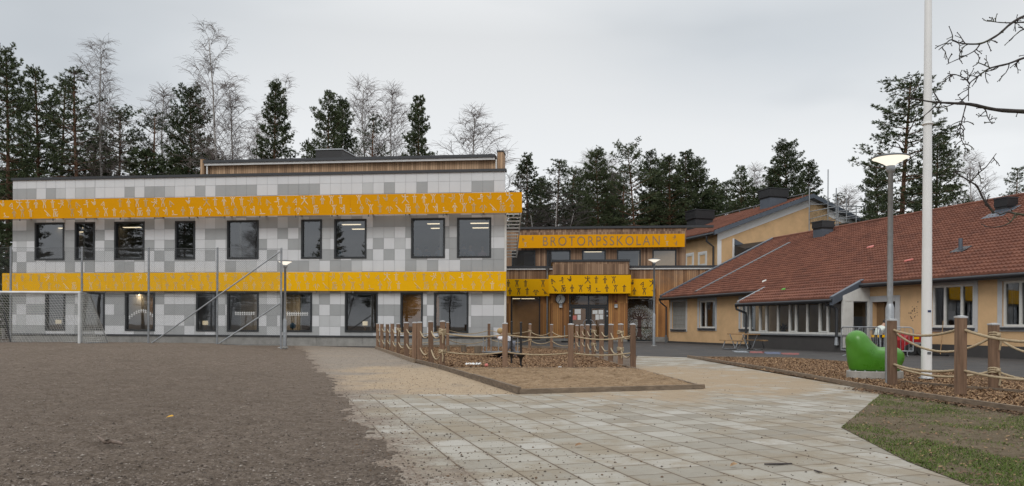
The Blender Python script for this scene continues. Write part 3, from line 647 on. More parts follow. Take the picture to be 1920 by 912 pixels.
def figures(F,b,rng,z0,z1,parent,mat,mats2=None,pitch=0.92,h=0.40,stroke=0.038,tilt=0.0,skip=(),seed=5,z_ref=None,off1=0,off2=3):
    rnd=random.Random(seed); mbs=[MB() for _ in range(1+len(mats2 or []))]
    a0,a1=rng; H=z1-z0
    def put(kind,a,zb):
        k=0 if not mats2 or rnd.random()<0.62 else 1+rnd.randrange(len(mats2))
        mb=mbs[k]
        if rnd.random()<0.05: return
        def pt(x,y):
            aa=a+x*h*1.05; z=zb+y*h; bb=b+0.006+(z-z0)/H*tilt
            return aa,bb,z
        for st in FIG[kind]:
            if st[0]=='d':
                r_=stroke*0.95; c=pt(st[1],st[2]); 
                mb.fbox(F,c[0]-r_,c[0]+r_,c[1]-0.012,c[1]+0.004,c[2]-r_,c[2]+r_); continue
            for (p,q) in zip(st[:-1],st[1:]):
                P,Q=pt(*p),pt(*q); da,dz=Q[0]-P[0],Q[2]-P[2]; l=math.hypot(da,dz) or 1; na,nz=-dz/l*stroke/2,da/l*stroke/2
                vs_=[]
                for o_ in (-0.012,0.004):
                    for (X,s_) in ((P,1),(Q,1),(Q,-1),(P,-1)): vs_.append(F.pt(X[0]+na*s_,X[1]+o_,X[2]+nz*s_))
                mb.hexa(vs_)
    n=int((a1-a0)/pitch); i1=off1; i2=off2
    for i in range(n+1):
        a=a0+pitch*(0.5+i)
        if a>a1-0.3: break
        if any(s0<a<s1 for (s0,s1) in skip): i1+=1; i2+=1; continue
        put(ROW1[i1%len(ROW1)],a,z0+H*0.545); put(ROW2[i2%len(ROW2)],a+0.12,z0+H*0.085); i1+=1; i2+=1
    for k,mb in enumerate(mbs):
        if mb.v: mb.build('pictogram_pattern',([mat]+(mats2 or []))[k],parent,fix=False)
def band(F,a0,a1,z0,z1,b,parent,mat,tilt=0.0,seam=2.9,brackets=True,name='yellow_band',ret=None):
    mb=MB(); n=max(1,round((a1-a0)/seam))
    for i in range(n):
        x0=a0+(a1-a0)*i/n; x1=a0+(a1-a0)*(i+1)/n-(0.008 if i<n-1 else 0)
        j=0.004*((i*7)%3)
        mb.hexa([F.pt(x0,b-0.03+j,z0),F.pt(x1,b-0.03+j,z0),F.pt(x1,b+j,z0),F.pt(x0,b+j,z0),F.pt(x0,b-0.03+tilt+j,z1),F.pt(x1,b-0.03+tilt+j,z1),F.pt(x1,b+tilt+j,z1),F.pt(x0,b+tilt+j,z1)])
    o=mb.build(name,mat,parent)
    if brackets:
        mb=MB(); m=max(2,round((a1-a0)/1.9))
        for i in range(m+1):
            a=a0+0.12+(a1-a0-0.24)*i/m
            for z in (z0+0.12,z1-0.12): mb.fbox(F,a-0.03,a+0.03,0.02,b-0.032,z-0.03,z+0.03)
            mb.fbox(F,a-0.025,a+0.025,b-0.075,b-0.032,z0-0.10,z0+0.05)
        mb.build('bracket',M['galv_dark'],o)
    return o
bU=0.85
uz0=Wf.hit(700,402.5,bU)[1]; uz1=Wf.hit(700,365.5,bU)[1]; ua1=Wf.hit(979,380,bU)[0]; ua0=Wf.hit(-30,395,bU)[0]
ub=band(Wf,ua0,ua1,uz0,uz1,bU,school,M['yellow_up'],tilt=0.10)
figures(Wf,bU,(ua0,ua1),uz0,uz1,ub,M['cut_light'],[M['cut_mid']],tilt=0.10,pitch=0.455,h=0.40,stroke=0.030,seed=4)
bLw=0.28
lz0=Wf.hit(480,546,bLw)[1]; lz1=Wf.hit(480,511,bLw)[1]; la1=Wf.hit(949,528,bLw)[0]; la0=Wf.hit(4,530,bLw)[0]
lb=band(Wf,la0,la1,lz0,lz1,bLw,school,M['yellow_low'])
figures(Wf,bLw,(la0,la1),lz0,lz1,lb,M['cut_mid'],[M['cut_light'],M['cut_mid']],pitch=0.46,h=0.38,stroke=0.024,seed=8,off1=4)
# white escape ladder / louvre at the right hand corner under the upper band
mb=MB()
pA=Wf.hit(947,400,0.05)[0]
mb.fbox(Wf,pA-0.02,pA+0.075,-0.02,0.08,0.2,uz0)
mb.build('downpipe',M['white_frame'],school)
mb=MB()
for i in range(14):
    f_=i/13; z=uz0-0.05-f_*1.72; b_=0.78-f_*3.2; xr=Wf.hit(977-8.5*f_,400+64*f_,b_)[0]; xl=Wf.hit(948.5,400+64*f_,b_)[0]
    mb.fbox(Wf,xl,xr,b_-0.03,b_+0.03,z-0.025,z+0.025)
mb.tube([Wf.pt(Wf.hit(977,400,0.78)[0],0.78,uz0),Wf.pt(Wf.hit(968.5,464,-2.42)[0],-2.42,uz0-1.80)],0.035,6)
mb.build('escape_ladder',M['white_frame'],school)
# timber penthouse with pillar-like end walls
def wz(px,py,b): return Wf.hit(px,py,b)[1]
bP=-1.6
pa0=Wf.hit(383,315,bP)[0]; pa1=Wf.hit(940,300,bP)[0]; pz=wz(660,306,bP); 
mb=MB(); mb.fbox(Wf,pa0,pa1-.95,-7,bP,ZT-0.2,pz); mb.fbox(Wf,pa1-.949,pa1,bP-.6,bP-.001,ZT-0.2,pz)
pent=mb.build('penthouse_wall',M['timber_pale'],school)
mb=MB()
a_=Wf.hit(933.5,300,bP)[0]; mb.fbox(Wf,a_,a_+0.30,bP-.6,bP+0.25,ZT-0.1,wz(940,287,bP)); mb.build('end_wall',M['timber_pale'],school); mb=MB(); a_=Wf.hit(380,310,bP)[0]; mb.fbox(Wf,a_,a_+0.20,-7,bP+0.25,ZT-0.1,wz(383,300,bP))
mb.build('end_wall',M['timber_pale'],school)
mb=MB(); a_=Wf.hit(933.5,300,bP)[0]; mb.fbox(Wf,a_-0.03,a_+0.33,bP-.62,bP+0.28,wz(940,287,bP),wz(940,284.5,bP)); a_=Wf.hit(380,310,bP)[0]; mb.fbox(Wf,a_-0.02,a_+0.22,-7,bP+0.28,wz(383,300,bP),wz(383,298,bP))
mb.fbox(Wf,pa0+.1,pa1-.28,bP-.6,bP+0.30,pz+0.10,pz+0.24)
mb.build('roof_edge',M['dark_metal'],school)
mb=MB(); mb.fbox(Wf,pa0+.12,pa1-.3,bP+0.003,bP+0.22,pz-0.02,pz+0.098)
for px in (391,931.5):
    a_=Wf.hit(px,312,bP)[0]; mb.tube([Wf.pt(a_,bP+0.14,pz),Wf.pt(a_,bP+0.14,ZT-0.1)],0.045,8)
mb.build('gutter',M['white_paint'],school)
# black ventilation hood on the roof
vb=empty('roof_ventilation_hood',Wf.pt(Wf.hit(622,300,-4)[0],-4,pz),0,'black box shaped ventilation hood on the school roof','ventilation hood')
h0=Wf.hit(592,303,-3)[0]; h1=Wf.hit(641,303,-3)[0]; hz0=wz(620,299,-3); hz1=wz(620,281.5,-3)
mb=MB(); mb.fbox(Wf,h0+.1,h1-.1,-5,-3.12,hz0-1.0,hz0); mb.build('base',M['black'],vb)
mb=MB(); mb.hexa([Wf.pt(h0,-3,hz0),Wf.pt(h1,-3,hz0),Wf.pt(h1+.7,-5.4,hz0),Wf.pt(h0+.3,-5.4,hz0),Wf.pt(h0,-3,hz1),Wf.pt(h1,-3,hz1),Wf.pt(h1+.25,-5.4,hz1),Wf.pt(h0+.3,-5.4,hz1)]); mb.build('hood',M['black'],vb)
mb=MB(); mb.hexa([Wf.pt(h0-.04,-2.95,hz1),Wf.pt(h1+.04,-2.95,hz1),Wf.pt(h1+.28,-5.4,hz1),Wf.pt(h0+.28,-5.4,hz1),Wf.pt(h0-.04,-2.95,hz1+.06),Wf.pt(h1+.04,-2.95,hz1+.06),Wf.pt(h1+.28,-5.4,hz1+.06),Wf.pt(h0+.28,-5.4,hz1+.06)]); mb.build('lid',M['galv'],vb)
# ceiling lamps seen through the glass
def strip_at(F,px,py,zc,L=1.0,W=0.16,label='',grp='lit ceiling strips behind the school windows',power=0):
    r=ray(px,py); t=(zc-CAMH)/r.z; p=Vector((r.x*t,t,zc)); a=(Vector((p.x,p.y))-F.o).dot(F.u); b=(Vector((p.x,p.y))-F.o).dot(F.n)
    if b>-0.6: b=-0.9; a=F.hit(px,py,b)[0]
    if b<-5.5: b=-5.0; a=F.hit(px,py,b)[0]
    o=empty('ceiling_light',F.pt(a,b,zc),0,label,'ceiling light',grp)
    mb=MB(); mb.fbox(F,a-L/2-.03,a+L/2+.03,b-W/2-.03,b+W/2+.03,zc-0.06,zc-0.012); mb.build('housing',M['white_paint'],o)
    mb=MB(); mb.fbox(F,a-L/2,a+L/2,b-W/2,b+W/2,zc-0.085,zc-0.062); mb.build('diffuser',M['strip'],o)
    if power:
        ld=bpy.data.lights.new('ceiling_lamp','AREA'); ld.energy=power; ld.size=L; ld.size_y=W; ld.shape='RECTANGLE'; ld.color=(1.0,0.76,0.47); lo=bpy.data.objects.new('ceiling_lamp',ld); col.objects.link(lo); lo.location=F.pt(a,b,zc-.10); adopt(lo,o)
ordn=['first','second','third','fourth','fifth','sixth','seventh','eighth','ninth','tenth','eleventh','twelfth']
for (px,py,wi,sfx) in [(107,426,1,''),(149,437,2,', lower one'),(172,425.5,2,', upper one'),(248,424.5,3,', upper one'),(227,437,3,', lower one'),(357,435,4,''),(582,420,6,''),(659,419,7,', upper one'),(677,431.5,7,', lower one'),(819,417.5,8,', upper one'),(825,430,8,', lower one'),(900,416.5,9,', upper one'),(903,429.5,9,', lower one')]:
    strip_at(Wf,px,py,zc2-0.02,1.0,0.20,'lit ceiling strip in the %s upper school window from the left%s'%(ordn[wi-1],sfx))
for (px,py,wi) in [(262,554,3),(577,552.5,6),(787,554,8)]:
    strip_at(Wf,px,py,zc1-0.02,0.9,0.15,'lit ceiling strip in the %s lower school window from the left'%ordn[wi-1],power={3:30,6:120,8:30}[wi])
# ------------------------------------------------------------------ TIMBER ENTRANCE BUILDING
EO=at(950,612,52.0); E=Fr((EO.x,EO.y),WU,WN)
ent=empty('timber_entrance_building',E.pt(5,0,0),0,'timber clad entrance building with a long amber name band and yellow canopy','building')
eA0=E.hit(930,600)[0]; eA1=E.hit(1372,505)[0]; zLR=E.hit(1100,505)[1]; zLT=E.hit(1100,499.5)[1]
gl=E.rect(958,1013,555,637); gr=E.rect(1174.5,1229,557,640)
bV=0.9     # the entrance box stands forward of the wall
v0=E.hit(1033.5,600,bV)[0]; v1=E.hit(1177,600,bV)[0]; dr=E.rect(1067,1140.5,553,641.5,bV)
zG=0.0
mb=MB(); wall_cells(mb,E,0,eA0,eA1,0.30,zLR,[gl,gr,(v0,v1,-1,2.9)],0,0.22)
mb.build('wall',M['timber_front'],ent,fix=False)
mb=MB(); wall_cells(mb,E,0.03,eA0,E.hit(1252,630)[0],-0.1,0.33,[(v0,v1,-1,1),(gr[0],gr[1],0.12,1),(gl[0],gl[1],0.15,1)],0,0.1); mb.build('plinth',M['concrete'],ent,fix=False)
mb=MB(); mb.fbox(E,eA0,eA1,-0.3,0.14,zLR+0.07,zLT+0.02); mb.build('roof_edge',M['dark_metal'],ent)
mb=MB(); mb.fbox(E,eA0,eA1,0.013,0.10,zLR-0.03,zLR+0.068); mb.build('gutter',M['white_paint'],ent)
mb=MB(); q=[E.pt(eA0,-0.3,zLR+0.08),E.pt(eA1,-0.3,zLR+0.08),E.pt(eA1,-8,zLR+0.08),E.pt(eA0,-8,zLR+0.08)]; mb.quad(*q); mb.build('roof',M['dark_metal'],ent,fix=False)
# upper storey, set back
bS=-2.2
ez1=E.hit(1120,429,bS)[1]; e0=E.hit(930,460,bS)[0]; e1=E.hit(1286,460,bS)[0]
EW=[(959.5,1004,469.5,502),(1025,1070,469,502),(1091,1136,468.5,502),(1156.5,1201.5,468.5,502),(1223,1268.5,468.5,502)]
er=[E.rect(*r,b=bS) for r in EW]; z1_=sum(r[3] for r in er)/5; z0_=zLR-0.15; er=[(r[0],r[1],z0_,z1_) for r in er]
mb=MB(); wall_cells(mb,E,bS,e0,e1,zLR,ez1,er,0,0.2)
mb.quad(E.pt(e1,bS,zLR),E.pt(e1,bS-1.2,zLR),E.pt(e1,bS-1.2,ez1),E.pt(e1,bS,ez1))
mb.build('upper_storey_wall',M['timber_worn'],ent,fix=False)
mb=MB(); mb.fbox(E,e0-.1,e1+.05,bS-1.2,bS+0.10,ez1,ez1+0.16); mb.fbox(E,e1+.052,e1+1.9,bS-.25,bS+0.10,ez1,ez1+0.16); mb.build('parapet_edge',M['dark_metal'],ent)
for r in er: window(E,(r[0]+.002,r[1]-.002,r[2],r[3]-.002),ent,M['dark_frame'],M['glass'],0.10,bS-0.1,bS+0.05,pane_b=bS-0.04)
mb=MB()
mb.fbox(E,e0,e1-3,bS-6,bS-5.9,zLR,ez1-.1); mb.quad(E.pt(e0,bS-.25,z1_+.25),E.pt(e1-.1,bS-.25,z1_+.25),E.pt(e1-3,bS-6,z1_+.25),E.pt(e0,bS-6,z1_+.25))
mb.quad(E.pt(eA0,-.25,0.02),E.pt(v1+4,-.25,0.02),E.pt(v1+4,-7,0.02),E.pt(eA0,-7,0.02),1)
mb.quad(E.pt(eA0,-7,0.02),E.pt(v1+4,-7,0.02),E.pt(v1+4,-7,3.2),E.pt(eA0,-7,3.2),2); mb.quad(E.pt(eA0,-.25,3.25),E.pt(v1+4,-.25,3.25),E.pt(v1+4,-7,3.25),E.pt(eA0,-7,3.25),0)
mb.build('rooms',[M['room'],M['room_dark'],M['room_wood']],ent,fix=False)
strip_at(E,1112,475,z1_+.2,1.3,0.22,'lit ceiling strip in the middle upper window of the timber entrance building')
# name band
bN=-1.75
n0=E.hit(970,452,bN)[0]; n1=E.hit(1284,452,bN)[0]; nz0=E.hit(1120,464.5,bN)[1]; nz1=E.hit(1120,440,bN)[1]
sg=empty('school_name_sign',E.pt((n0+n1)/2,bN,nz0),0,'long amber metal band with the spaced cut out letters BROTORPSSKOLAN','sign')
mb=MB()
for i in range(4):
    x0=n0+(n1-n0)*i/4+0.004; x1=n0+(n1-n0)*(i+1)/4-0.004
    mb.fbox(E,x0,x1,bN-.03,bN,nz0,nz1)
nb=mb.build('band',M['yellow_up'],sg)
mb=MB()
for i in range(9): a=n0+.2+(n1-n0-.4)*i/8; mb.fbox(E,a-.03,a+.03,bS+.01,bN-.032,nz0+.1,nz1-.1)
mb.build('bracket',M['galv_dark'],sg)
def text_mesh(s,size,spacing=1.0):
    cu=bpy.data.curves.new('lettering',type='FONT'); cu.body=s; cu.size=size; cu.space_character=spacing; cu.extrude=0.004; cu.align_x='LEFT'
    ob=bpy.data.objects.new('lettering',cu); col.objects.link(ob); bpy.context.view_layer.update()
    me=bpy.data.meshes.new_from_object(ob.evaluated_get(bpy.context.evaluated_depsgraph_get())); bpy.data.objects.remove(ob); bpy.data.curves.remove(cu); return me
me=text_mesh('BROTORPSSKOLAN',1.0,1.28)
xs_=[v.co.x for v in me.vertices]; ys_=[v.co.y for v in me.vertices]; mnx,mxx,mny,mxy=min(xs_),max(xs_),min(ys_),max(ys_)
t0a,t1a=E.hit(1018,452,bN)[0],E.hit(1237,452,bN)[0]; tz0,tz1=E.hit(1120,460.5,bN)[1],E.hit(1120,443,bN)[1]
for v in me.vertices:
    a=t0a+(v.co.x-mnx)/(mxx-mnx)*(t1a-t0a); z=tz0+(v.co.y-mny)/(mxy-mny)*(tz1-tz0); p=E.pt(a,bN+0.006+v.co.z,z); v.co=p
me.materials.clear(); me.materials.append(M['letter']); ob=bpy.data.objects.new('lettering',me); col.objects.link(ob); adopt(ob,nb); 
figures(E,bN,(n0+.15,E.hit(1014,452,bN)[0]),nz0,nz1,nb,M['cut_mid'],[M['letter']],pitch=0.62,h=0.33,stroke=0.032,seed=2)
figures(E,bN,(E.hit(1239,452,bN)[0],n1),nz0,nz1,nb,M['cut_mid'],[M['letter']],pitch=0.62,h=0.33,stroke=0.032,seed=3,off1=8)
# lower yellow bands and canopy
b3=0.35
x0,x1=E.hit(945,540,b3)[0],E.hit(1030,540,b3)[0]; yz0,yz1=E.hit(1000,555.5,b3)[1],E.hit(1000,523.5,b3)[1]
o=band(E,x0,x1,yz0,yz1,b3,ent,M['yellow_low']); figures(E,b3,(x0,x1),yz0,yz1,o,M['cut_dark'],pitch=0.60,h=0.46,stroke=0.04,off1=6,off2=6)
x0,x1=E.hit(1170,540,b3)[0],E.hit(1227,540,b3)[0]
o=band(E,x0,x1,yz0,yz1,b3,ent,M['yellow_low']); figures(E,b3,(x0+.25,x1+.2),yz0,yz1,o,M['cut_dark'],pitch=0.66,h=0.46,stroke=0.04,off1=2,off2=2)
bC=1.6
c0,c1=E.hit(1028.5,533,bC)[0],E.hit(1183,533,bC)[0]; cz0,cz1=E.hit(1100,550.5,bC)[1],E.hit(1100,516,bC)[1]
o=band(E,c0,c1,cz0,cz1,bC,ent,M['yellow_low'],brackets=False,name='canopy_band')
figures(E,bC,(c0+.02,c1+.2),cz0,cz1,o,M['cut_dark'],pitch=0.575,h=0.46,stroke=0.04,off1=0,off2=0)
mb=MB(); mb.fbox(E,c0,c0+.03,b3,bC-.032,cz0,cz1); mb.fbox(E,c1-.03,c1,b3,bC-.032,cz0,cz1)
mb.build('canopy_side',M['yellow_low'],ent)
mb=MB(); mb.fbox(E,c0+.03,c1-.03,0.02,bC-.035,cz0+.08,cz0+.14); mb.build('canopy_soffit',M['galv_dark'],ent)
bB=1.35
w0,w1=E.hit(1036,500,bB)[0],E.hit(1180,500,bB)[0]; wz0_,wz1_=E.hit(1100,515,bB)[1],E.hit(1100,491,bB)[1]
mb=MB(); mb.fbox(E,w0,w1,0.02,bB,wz0_,wz1_); mb.build('canopy_fascia',M['timber_worn'],ent)
mb=MB(); mb.fbox(E,w0-.05,w1+.05,-.02,bB+.05,wz1_,wz1_+.14); mb.fbox(E,w0+.05,w1-.05,0.03,bB-.05,wz0_-.06,wz0_-.003); mb.build('canopy_edge',M['dark_metal'],ent)
# entrance box
zc_=cz0+0.15
mb=MB(); wall_cells(mb,E,bV,v0,v1,0.22,zc_,[dr],0,0.12)
for a in (v0,v1): mb.quad(E.pt(a,0,0.22),E.pt(a,bV,0.22),E.pt(a,bV,zc_),E.pt(a,0,zc_))
mb.build('porch_wall',M['timber_gold'],ent,fix=False)
mb=MB(); mb.fbox(E,v0+.02,dr[0]-.02,0.02,bV-.02,-.1,0.215); mb.fbox(E,dr[1]+.02,v1-.02,0.02,bV-.02,-.1,0.215); mb.build('porch_plinth',M['concrete'],ent)
dm=(dr[0]+dr[1])/2; ztr=E.hit(1100,573,bV)[1]
ef=MB(); frame_ring(ef,E,(dr[0],dr[1],0.0,dr[3]),0.09,bV-.1,bV+.04); ef.fbox(E,dm-.05,dm+.05,bV-.09,bV+.035,0.1,dr[3]-.09); ef.fbox(E,dr[0]+.09,dr[1]-.09,bV-.08,bV+.03,ztr-.06,ztr+.06)
fo=ef.build('door_frame',M['dark_frame'],ent)
for (x0,x1) in ((dr[0]+.09,dm-.05),(dm+.05,dr[1]-.09)):
    mb=MB(); mb.quad(E.pt(x0,bV-.03,ztr+.06),E.pt(x1,bV-.03,ztr+.06),E.pt(x1,bV-.03,dr[3]-.09),E.pt(x0,bV-.03,dr[3]-.09)); mb.build('transom_pane',M['glass_clear'],fo,fix=False)
for k,(x0,x1) in enumerate(((dr[0]+.10,dm-.055),(dm+.055,dr[1]-.10))):
    mb=MB(); frame_ring(mb,E,(x0,x1,0.03,ztr-.065),0.15,bV-.05,bV+.015)
    d=mb.build('door',M['dark_frame'],ent)
    mb=MB(); mb.quad(E.pt(x0+.14,bV-.02,.16),E.pt(x1-.14,bV-.02,.16),E.pt(x1-.14,bV-.02,ztr-.2),E.pt(x0+.14,bV-.02,ztr-.2)); mb.build('pane',M['glass_clear'],d,fix=False)
    ax=x1-.06 if k==0 else x0+.06; sgn=-1 if k==0 else 1
    mb=MB(); mb.tube([E.pt(ax+sgn*math.sin(t)*0.26,bV+.07,1.15-math.cos(t)*0.32) for t in [math.pi*i/12 for i in range(13)]],0.02,6)
    for z in (0.83,1.47): mb.tube([E.pt(ax,bV+.012,z),E.pt(ax,bV+.07,z)],0.018,6)
    mb.build('handle',M['galv'],d)
    mb=MB()
    hx=x0-.03 if k==0 else x1+.03
    for z in (0.35,1.75,2.05): mb.fbox(E,hx-.05,hx+.05,bV+.042,bV+.08,z-.05,z+.05)
    mb.build('hinge',M['galv'],d)
def on_wall(name,label,cat,F,r,b,mat,th=0.006,group=None):
    mb=MB(); mb.fbox(F,r[0],r[1],b,b+th,r[2],r[3]); return tag(mb.build(name,mat),label,cat,group)
for (px0,px1,py0,py1,lab) in [(1077.5,1089,580,589,'blue tinted notice at the top of the left entrance door'),(1083,1089,590.5,600,'white notice under the blue one on the left entrance door'),(1111,1120.5,582,589,'picture notice top left on the right entrance door'),(1122,1131,581.5,589,'white notice top right on the right entrance door'),(1116.5,1123,590,600,'lower left white notice on the right entrance door'),(1124,1131,590,599,'lower right pale notice on the right entrance door')]:
    o=on_wall('notice',lab,'notice',E,E.rect(px0,px1,py0,py1,bV),bV-.018,M['paper'],0.004,'notices on the entrance doors')
on_wall('notice','reddish leaflet at the lower left of the left entrance door','notice',E,E.rect(1074,1081,592,600,bV),bV-.018,M['toy_pink'],0.004,'notices on the entrance doors')
# clock
ca,cz=E.hit(1051,561,bV); ck=empty('wall_clock',E.pt(ca,bV,cz),0,'round white wall clock with black hands on the timber porch','clock'); cr_=0.345
def disc(F,a,b,z,r,n=28,mi=0,mb=None):
    mb=mb or MB(); mb.add([F.pt(a+r*math.cos(2*math.pi*i/n),b,z+r*math.sin(2*math.pi*i/n)) for i in range(n)],[tuple(range(n))],mi); return mb
def ring(F,a,z,r0,r1,b0,b1,n=28):
    mb=MB(); vs_=[]
    for i in range(n):
        c,s_=math.cos(2*math.pi*i/n),math.sin(2*math.pi*i/n); vs_+= [F.pt(a+r0*c,b1,z+r0*s_),F.pt(a+r1*c,b1,z+r1*s_),F.pt(a+r1*c,b0,z+r1*s_),F.pt(a+r0*c,b0,z+r0*s_)]
    fs_=[]
    for i in range(n):
        j=(i+1)%n
        for k in range(4): fs_.append((i*4+k,i*4+(k+1)%4,j*4+(k+1)%4,j*4+k))
    mb.add(vs_,fs_); return mb
ring(E,ca,cz,cr_-.035,cr_,bV+.005,bV+.1).build('rim',M['black'],ck)
disc(E,ca,bV+.05,cz,cr_-.03).build('face',M['paper'],ck,fix=False)
def bar(mb,F,a,z,ang,l0,l1,w,b0,b1):
    dx,dz=math.sin(ang),math.cos(ang); nx,nz=dz*w/2,-dx*w/2
    P=[(a+dx*l0+nx,z+dz*l0+nz),(a+dx*l1+nx,z+dz*l1+nz),(a+dx*l1-nx,z+dz*l1-nz),(a+dx*l0-nx,z+dz*l0-nz)]
    mb.hexa([F.pt(p[0],b0,p[1]) for p in P]+[F.pt(p[0],b1,p[1]) for p in P])
mb=MB()
for i in range(12): bar(mb,E,ca,cz,2*math.pi*i/12,cr_*.72,cr_*.84,0.03,bV+.052,bV+.056)
mb.build('hour_mark',M['black'],ck)
for (ang,l,w) in ((R(349),.19,.05),(R(213),.26,.035)):
    mb=MB(); bar(mb,E,ca,cz,ang,-.05,l,w,bV+.06,bV+.066); mb.build('hand',M['black'],ck)
for (px,lab) in ((1051.5,'small steel wall lamp under the clock'),(1155,'small steel wall lamp under the alarm beacon')):
    a,z=E.hit(px,574.5,bV); o=empty('wall_lamp',E.pt(a,bV,z),0,lab,'wall lamp','porch wall lamps')
    mb=MB(); mb.fbox(E,a-.10,a+.10,bV+.004,bV+.16,z-.01,z+.13); mb.build('housing',M['galv'],o); mb=MB(); mb.fbox(E,a-.1,a+.1,bV+.02,bV+.15,z-.09,z-.013); mb.build('diffuser',M['white_paint'],o)
a,z=E.hit(1154.5,565.5,bV); mb=MB(); mb.sphere(E.pt(a,bV+.03,z),0.075,12,8); tag(mb.build('alarm_beacon',simple('beacon_red',(0.18,0.03,0.03),0.4)),'small dull red alarm beacon on the timber porch','alarm beacon')
# downpipe by the porch
a=E.hit(1026,590,0.25)[0]; mb=MB(); mb.tube([E.pt(a,.2,0.1),E.pt(a,.2,zLR-.1)],0.055,8); mb.tube([E.pt(a,.2,zLR-.15),E.pt(a,.2,zLR+.05)],[.06,.14],8); mb.build('downpipe',M['galv'],ent)
# big glass fields either side of the porch
window(E,gl,ent,M['dark_frame'],M['glass_clear'],0.09,-.12,.03,pane_b=-.04)
window(E,gr,ent,M['dark_frame'],M['glass_clear'],0.09,-.12,.03,pane_b=-.04)
strip_at(E,990,560.5,3.18,1.0,0.20,'long lit ceiling strip in the tall glass field left of the porch',power=34); strip_at(E,964,563.5,3.18,0.9,0.18,'short lit ceiling strip in the tall glass field left of the porch')
strip_at(E,1088,561,3.18,0.5,0.2,'lit ceiling lamp behind the left door transom',power=40); strip_at(E,1121,558,3.18,0.7,0.2,'lit ceiling lamp behind the right door transom')
# tree picture made of paper leaves on the right glass field
tp=empty('paper_tree_picture',E.pt((gr[0]+gr[1])/2,-.03,gr[2]),0,'brown paper tree with pale confetti leaves stuck on the entrance glass','window picture')
rnd=random.Random(9); ta,tz=E.hit(1199,632); 
mb=MB()
def limb(a,z,ang,l,w,d):
    a2,z2=a+math.sin(ang)*l,z+math.cos(ang)*l
    dx,dz=math.cos(ang),-math.sin(ang); w2=w*.62
    mb.quad(E.pt(a-dx*w/2,-.034,z-dz*w/2),E.pt(a+dx*w/2,-.034,z+dz*w/2),E.pt(a2+dx*w2/2,-.034,z2+dz*w2/2),E.pt(a2-dx*w2/2,-.034,z2-dz*w2/2))
    if d: 
        for k in range(3): limb(a2,z2,ang+(k-1)*0.62+rnd.uniform(-.2,.2),l*rnd.uniform(.55,.75),w2*.75,d-1)
zt_=E.hit(1199,598)[1]
mb.quad(E.pt(ta-.26,-.034,tz),E.pt(ta+.26,-.034,tz),E.pt(ta+.13,-.034,tz+.2),E.pt(ta-.13,-.034,tz+.2)); mb.quad(E.pt(ta-.13,-.034,tz+.2),E.pt(ta+.13,-.034,tz+.2),E.pt(ta+.12,-.034,zt_),E.pt(ta-.12,-.034,zt_))
for k in range(6): limb(ta,zt_-.06,(k-2.5)*.52,0.33,.12,3)
mb.build('trunk',simple('paper_brown',(0.075,0.042,0.035),0.9),tp,fix=False)
mbl=[MB(),MB(),MB()]; M['leaf_grey']=simple('leaf_grey',(0.42,0.47,0.42),0.8)
for i in range(4200):
    a=rnd.uniform(gr[0]+.1,gr[1]-.1); z=rnd.uniform(gr[2]+.1,gr[3]-.35)
    top=gr[3]-.62-1.0*abs((a-ta)/(gr[1]-gr[0]))**2*1.6
    if z>top+rnd.uniform(-.1,.1): continue
    if z<gr[2]+.35 and rnd.random()<.5: continue
    r_=rnd.uniform(.009,.017); k=rnd.choice((0,0,0,0,1,1,2)); mbl[k].quad(E.pt(a-r_,-.037,z),E.pt(a,-.037,z-r_),E.pt(a+r_,-.037,z),E.pt(a,-.037,z+r_))
for mb,m in zip(mbl,('paper','leaf_grey','cut_mid')): mb.build('leaves',M[m],tp,fix=False)['kind']='stuff'
# narrow wood stand outside the porch
# ------------------------------------------------------------------ LOW RED ROOFED BUILDING
E0=at(1240,558,47.8); RZ=E0.z; TS=0.48; RW=8.4
Rf=Fr((E0.x,E0.y),(-D2.x,-D2.y),(-N2.x,-N2.y))
low=empty('red_roofed_wing',Rf.pt(14,-4,0),0,'long low ochre building with a red clay tile roof and glazed bay','building')
LEN=36.0
def roof_hit(px,py,off=0.0):
    r=ray(px,py); d=Vector((r.x,r.y)); k=d.dot(Rf.n); o=Rf.o.dot(Rf.n)
    # b = d.n t - o ; z = RZ - b*TS + off
    t=(RZ+o*TS+off-CAMH)/(r.z+k*TS); b=k*t-o; return ((d*t-Rf.o).dot(Rf.u), b, CAMH+r.z*t)
def RP(a,s,h=0.0): return Rf.pt(a,-s,RZ+s*TS+h)
bay_a0=roof_hit(1437,540)[0]; bay_a1=roof_hit(1612,531)[0]
def tile_sheet(F,zfun,a0,a1,s0,s1,mat,name,parent,row=0.30,wave=0.17,seed=1):
    rnd=random.Random(seed); nxr=int((a1-a0)/0.034); rows=int(math.ceil((s1-s0)/row)); mb=MB(); As=[a0+(a1-a0)*i/nxr for i in range(nxr+1)]; vs_=[];fs_=[]
    prof=[0.026*max(0,math.sin(2*math.pi*a/wave))**0.8+0.009*math.sin(2*math.pi*a/wave) for a in As]
    for r in range(rows):
        sa=s0+r*row; sb=min(s0+(r+1)*row+0.015,s1)
        jit=[rnd.uniform(-.006,.006) for _ in range(int(nxr*0.034/wave)+6)]
        base=len(vs_)
        for (s,h) in ((sa,-0.01),(sa,0.082),(sb,0.012)):
            for i,a in enumerate(As):
                j=jit[int((a-a0)/wave)]
                vs_.append(F.pt(a,-s,zfun(s)+h+(prof[i] if h>-0.005 else 0)+j))
        w_=nxr+1
        for k in range(2):
            for i in range(nxr): fs_.append((base+k*w_+i,base+k*w_+i+1,base+(k+1)*w_+i+1,base+(k+1)*w_+i))
    mb.add(vs_,fs_,0,False); return mb.build(name,mat,parent,fix=False)
rf=tile_sheet(Rf,lambda s:RZ+s*TS,0.02,LEN,0.0,RW,M['tiles'],'tiled_roof',low)
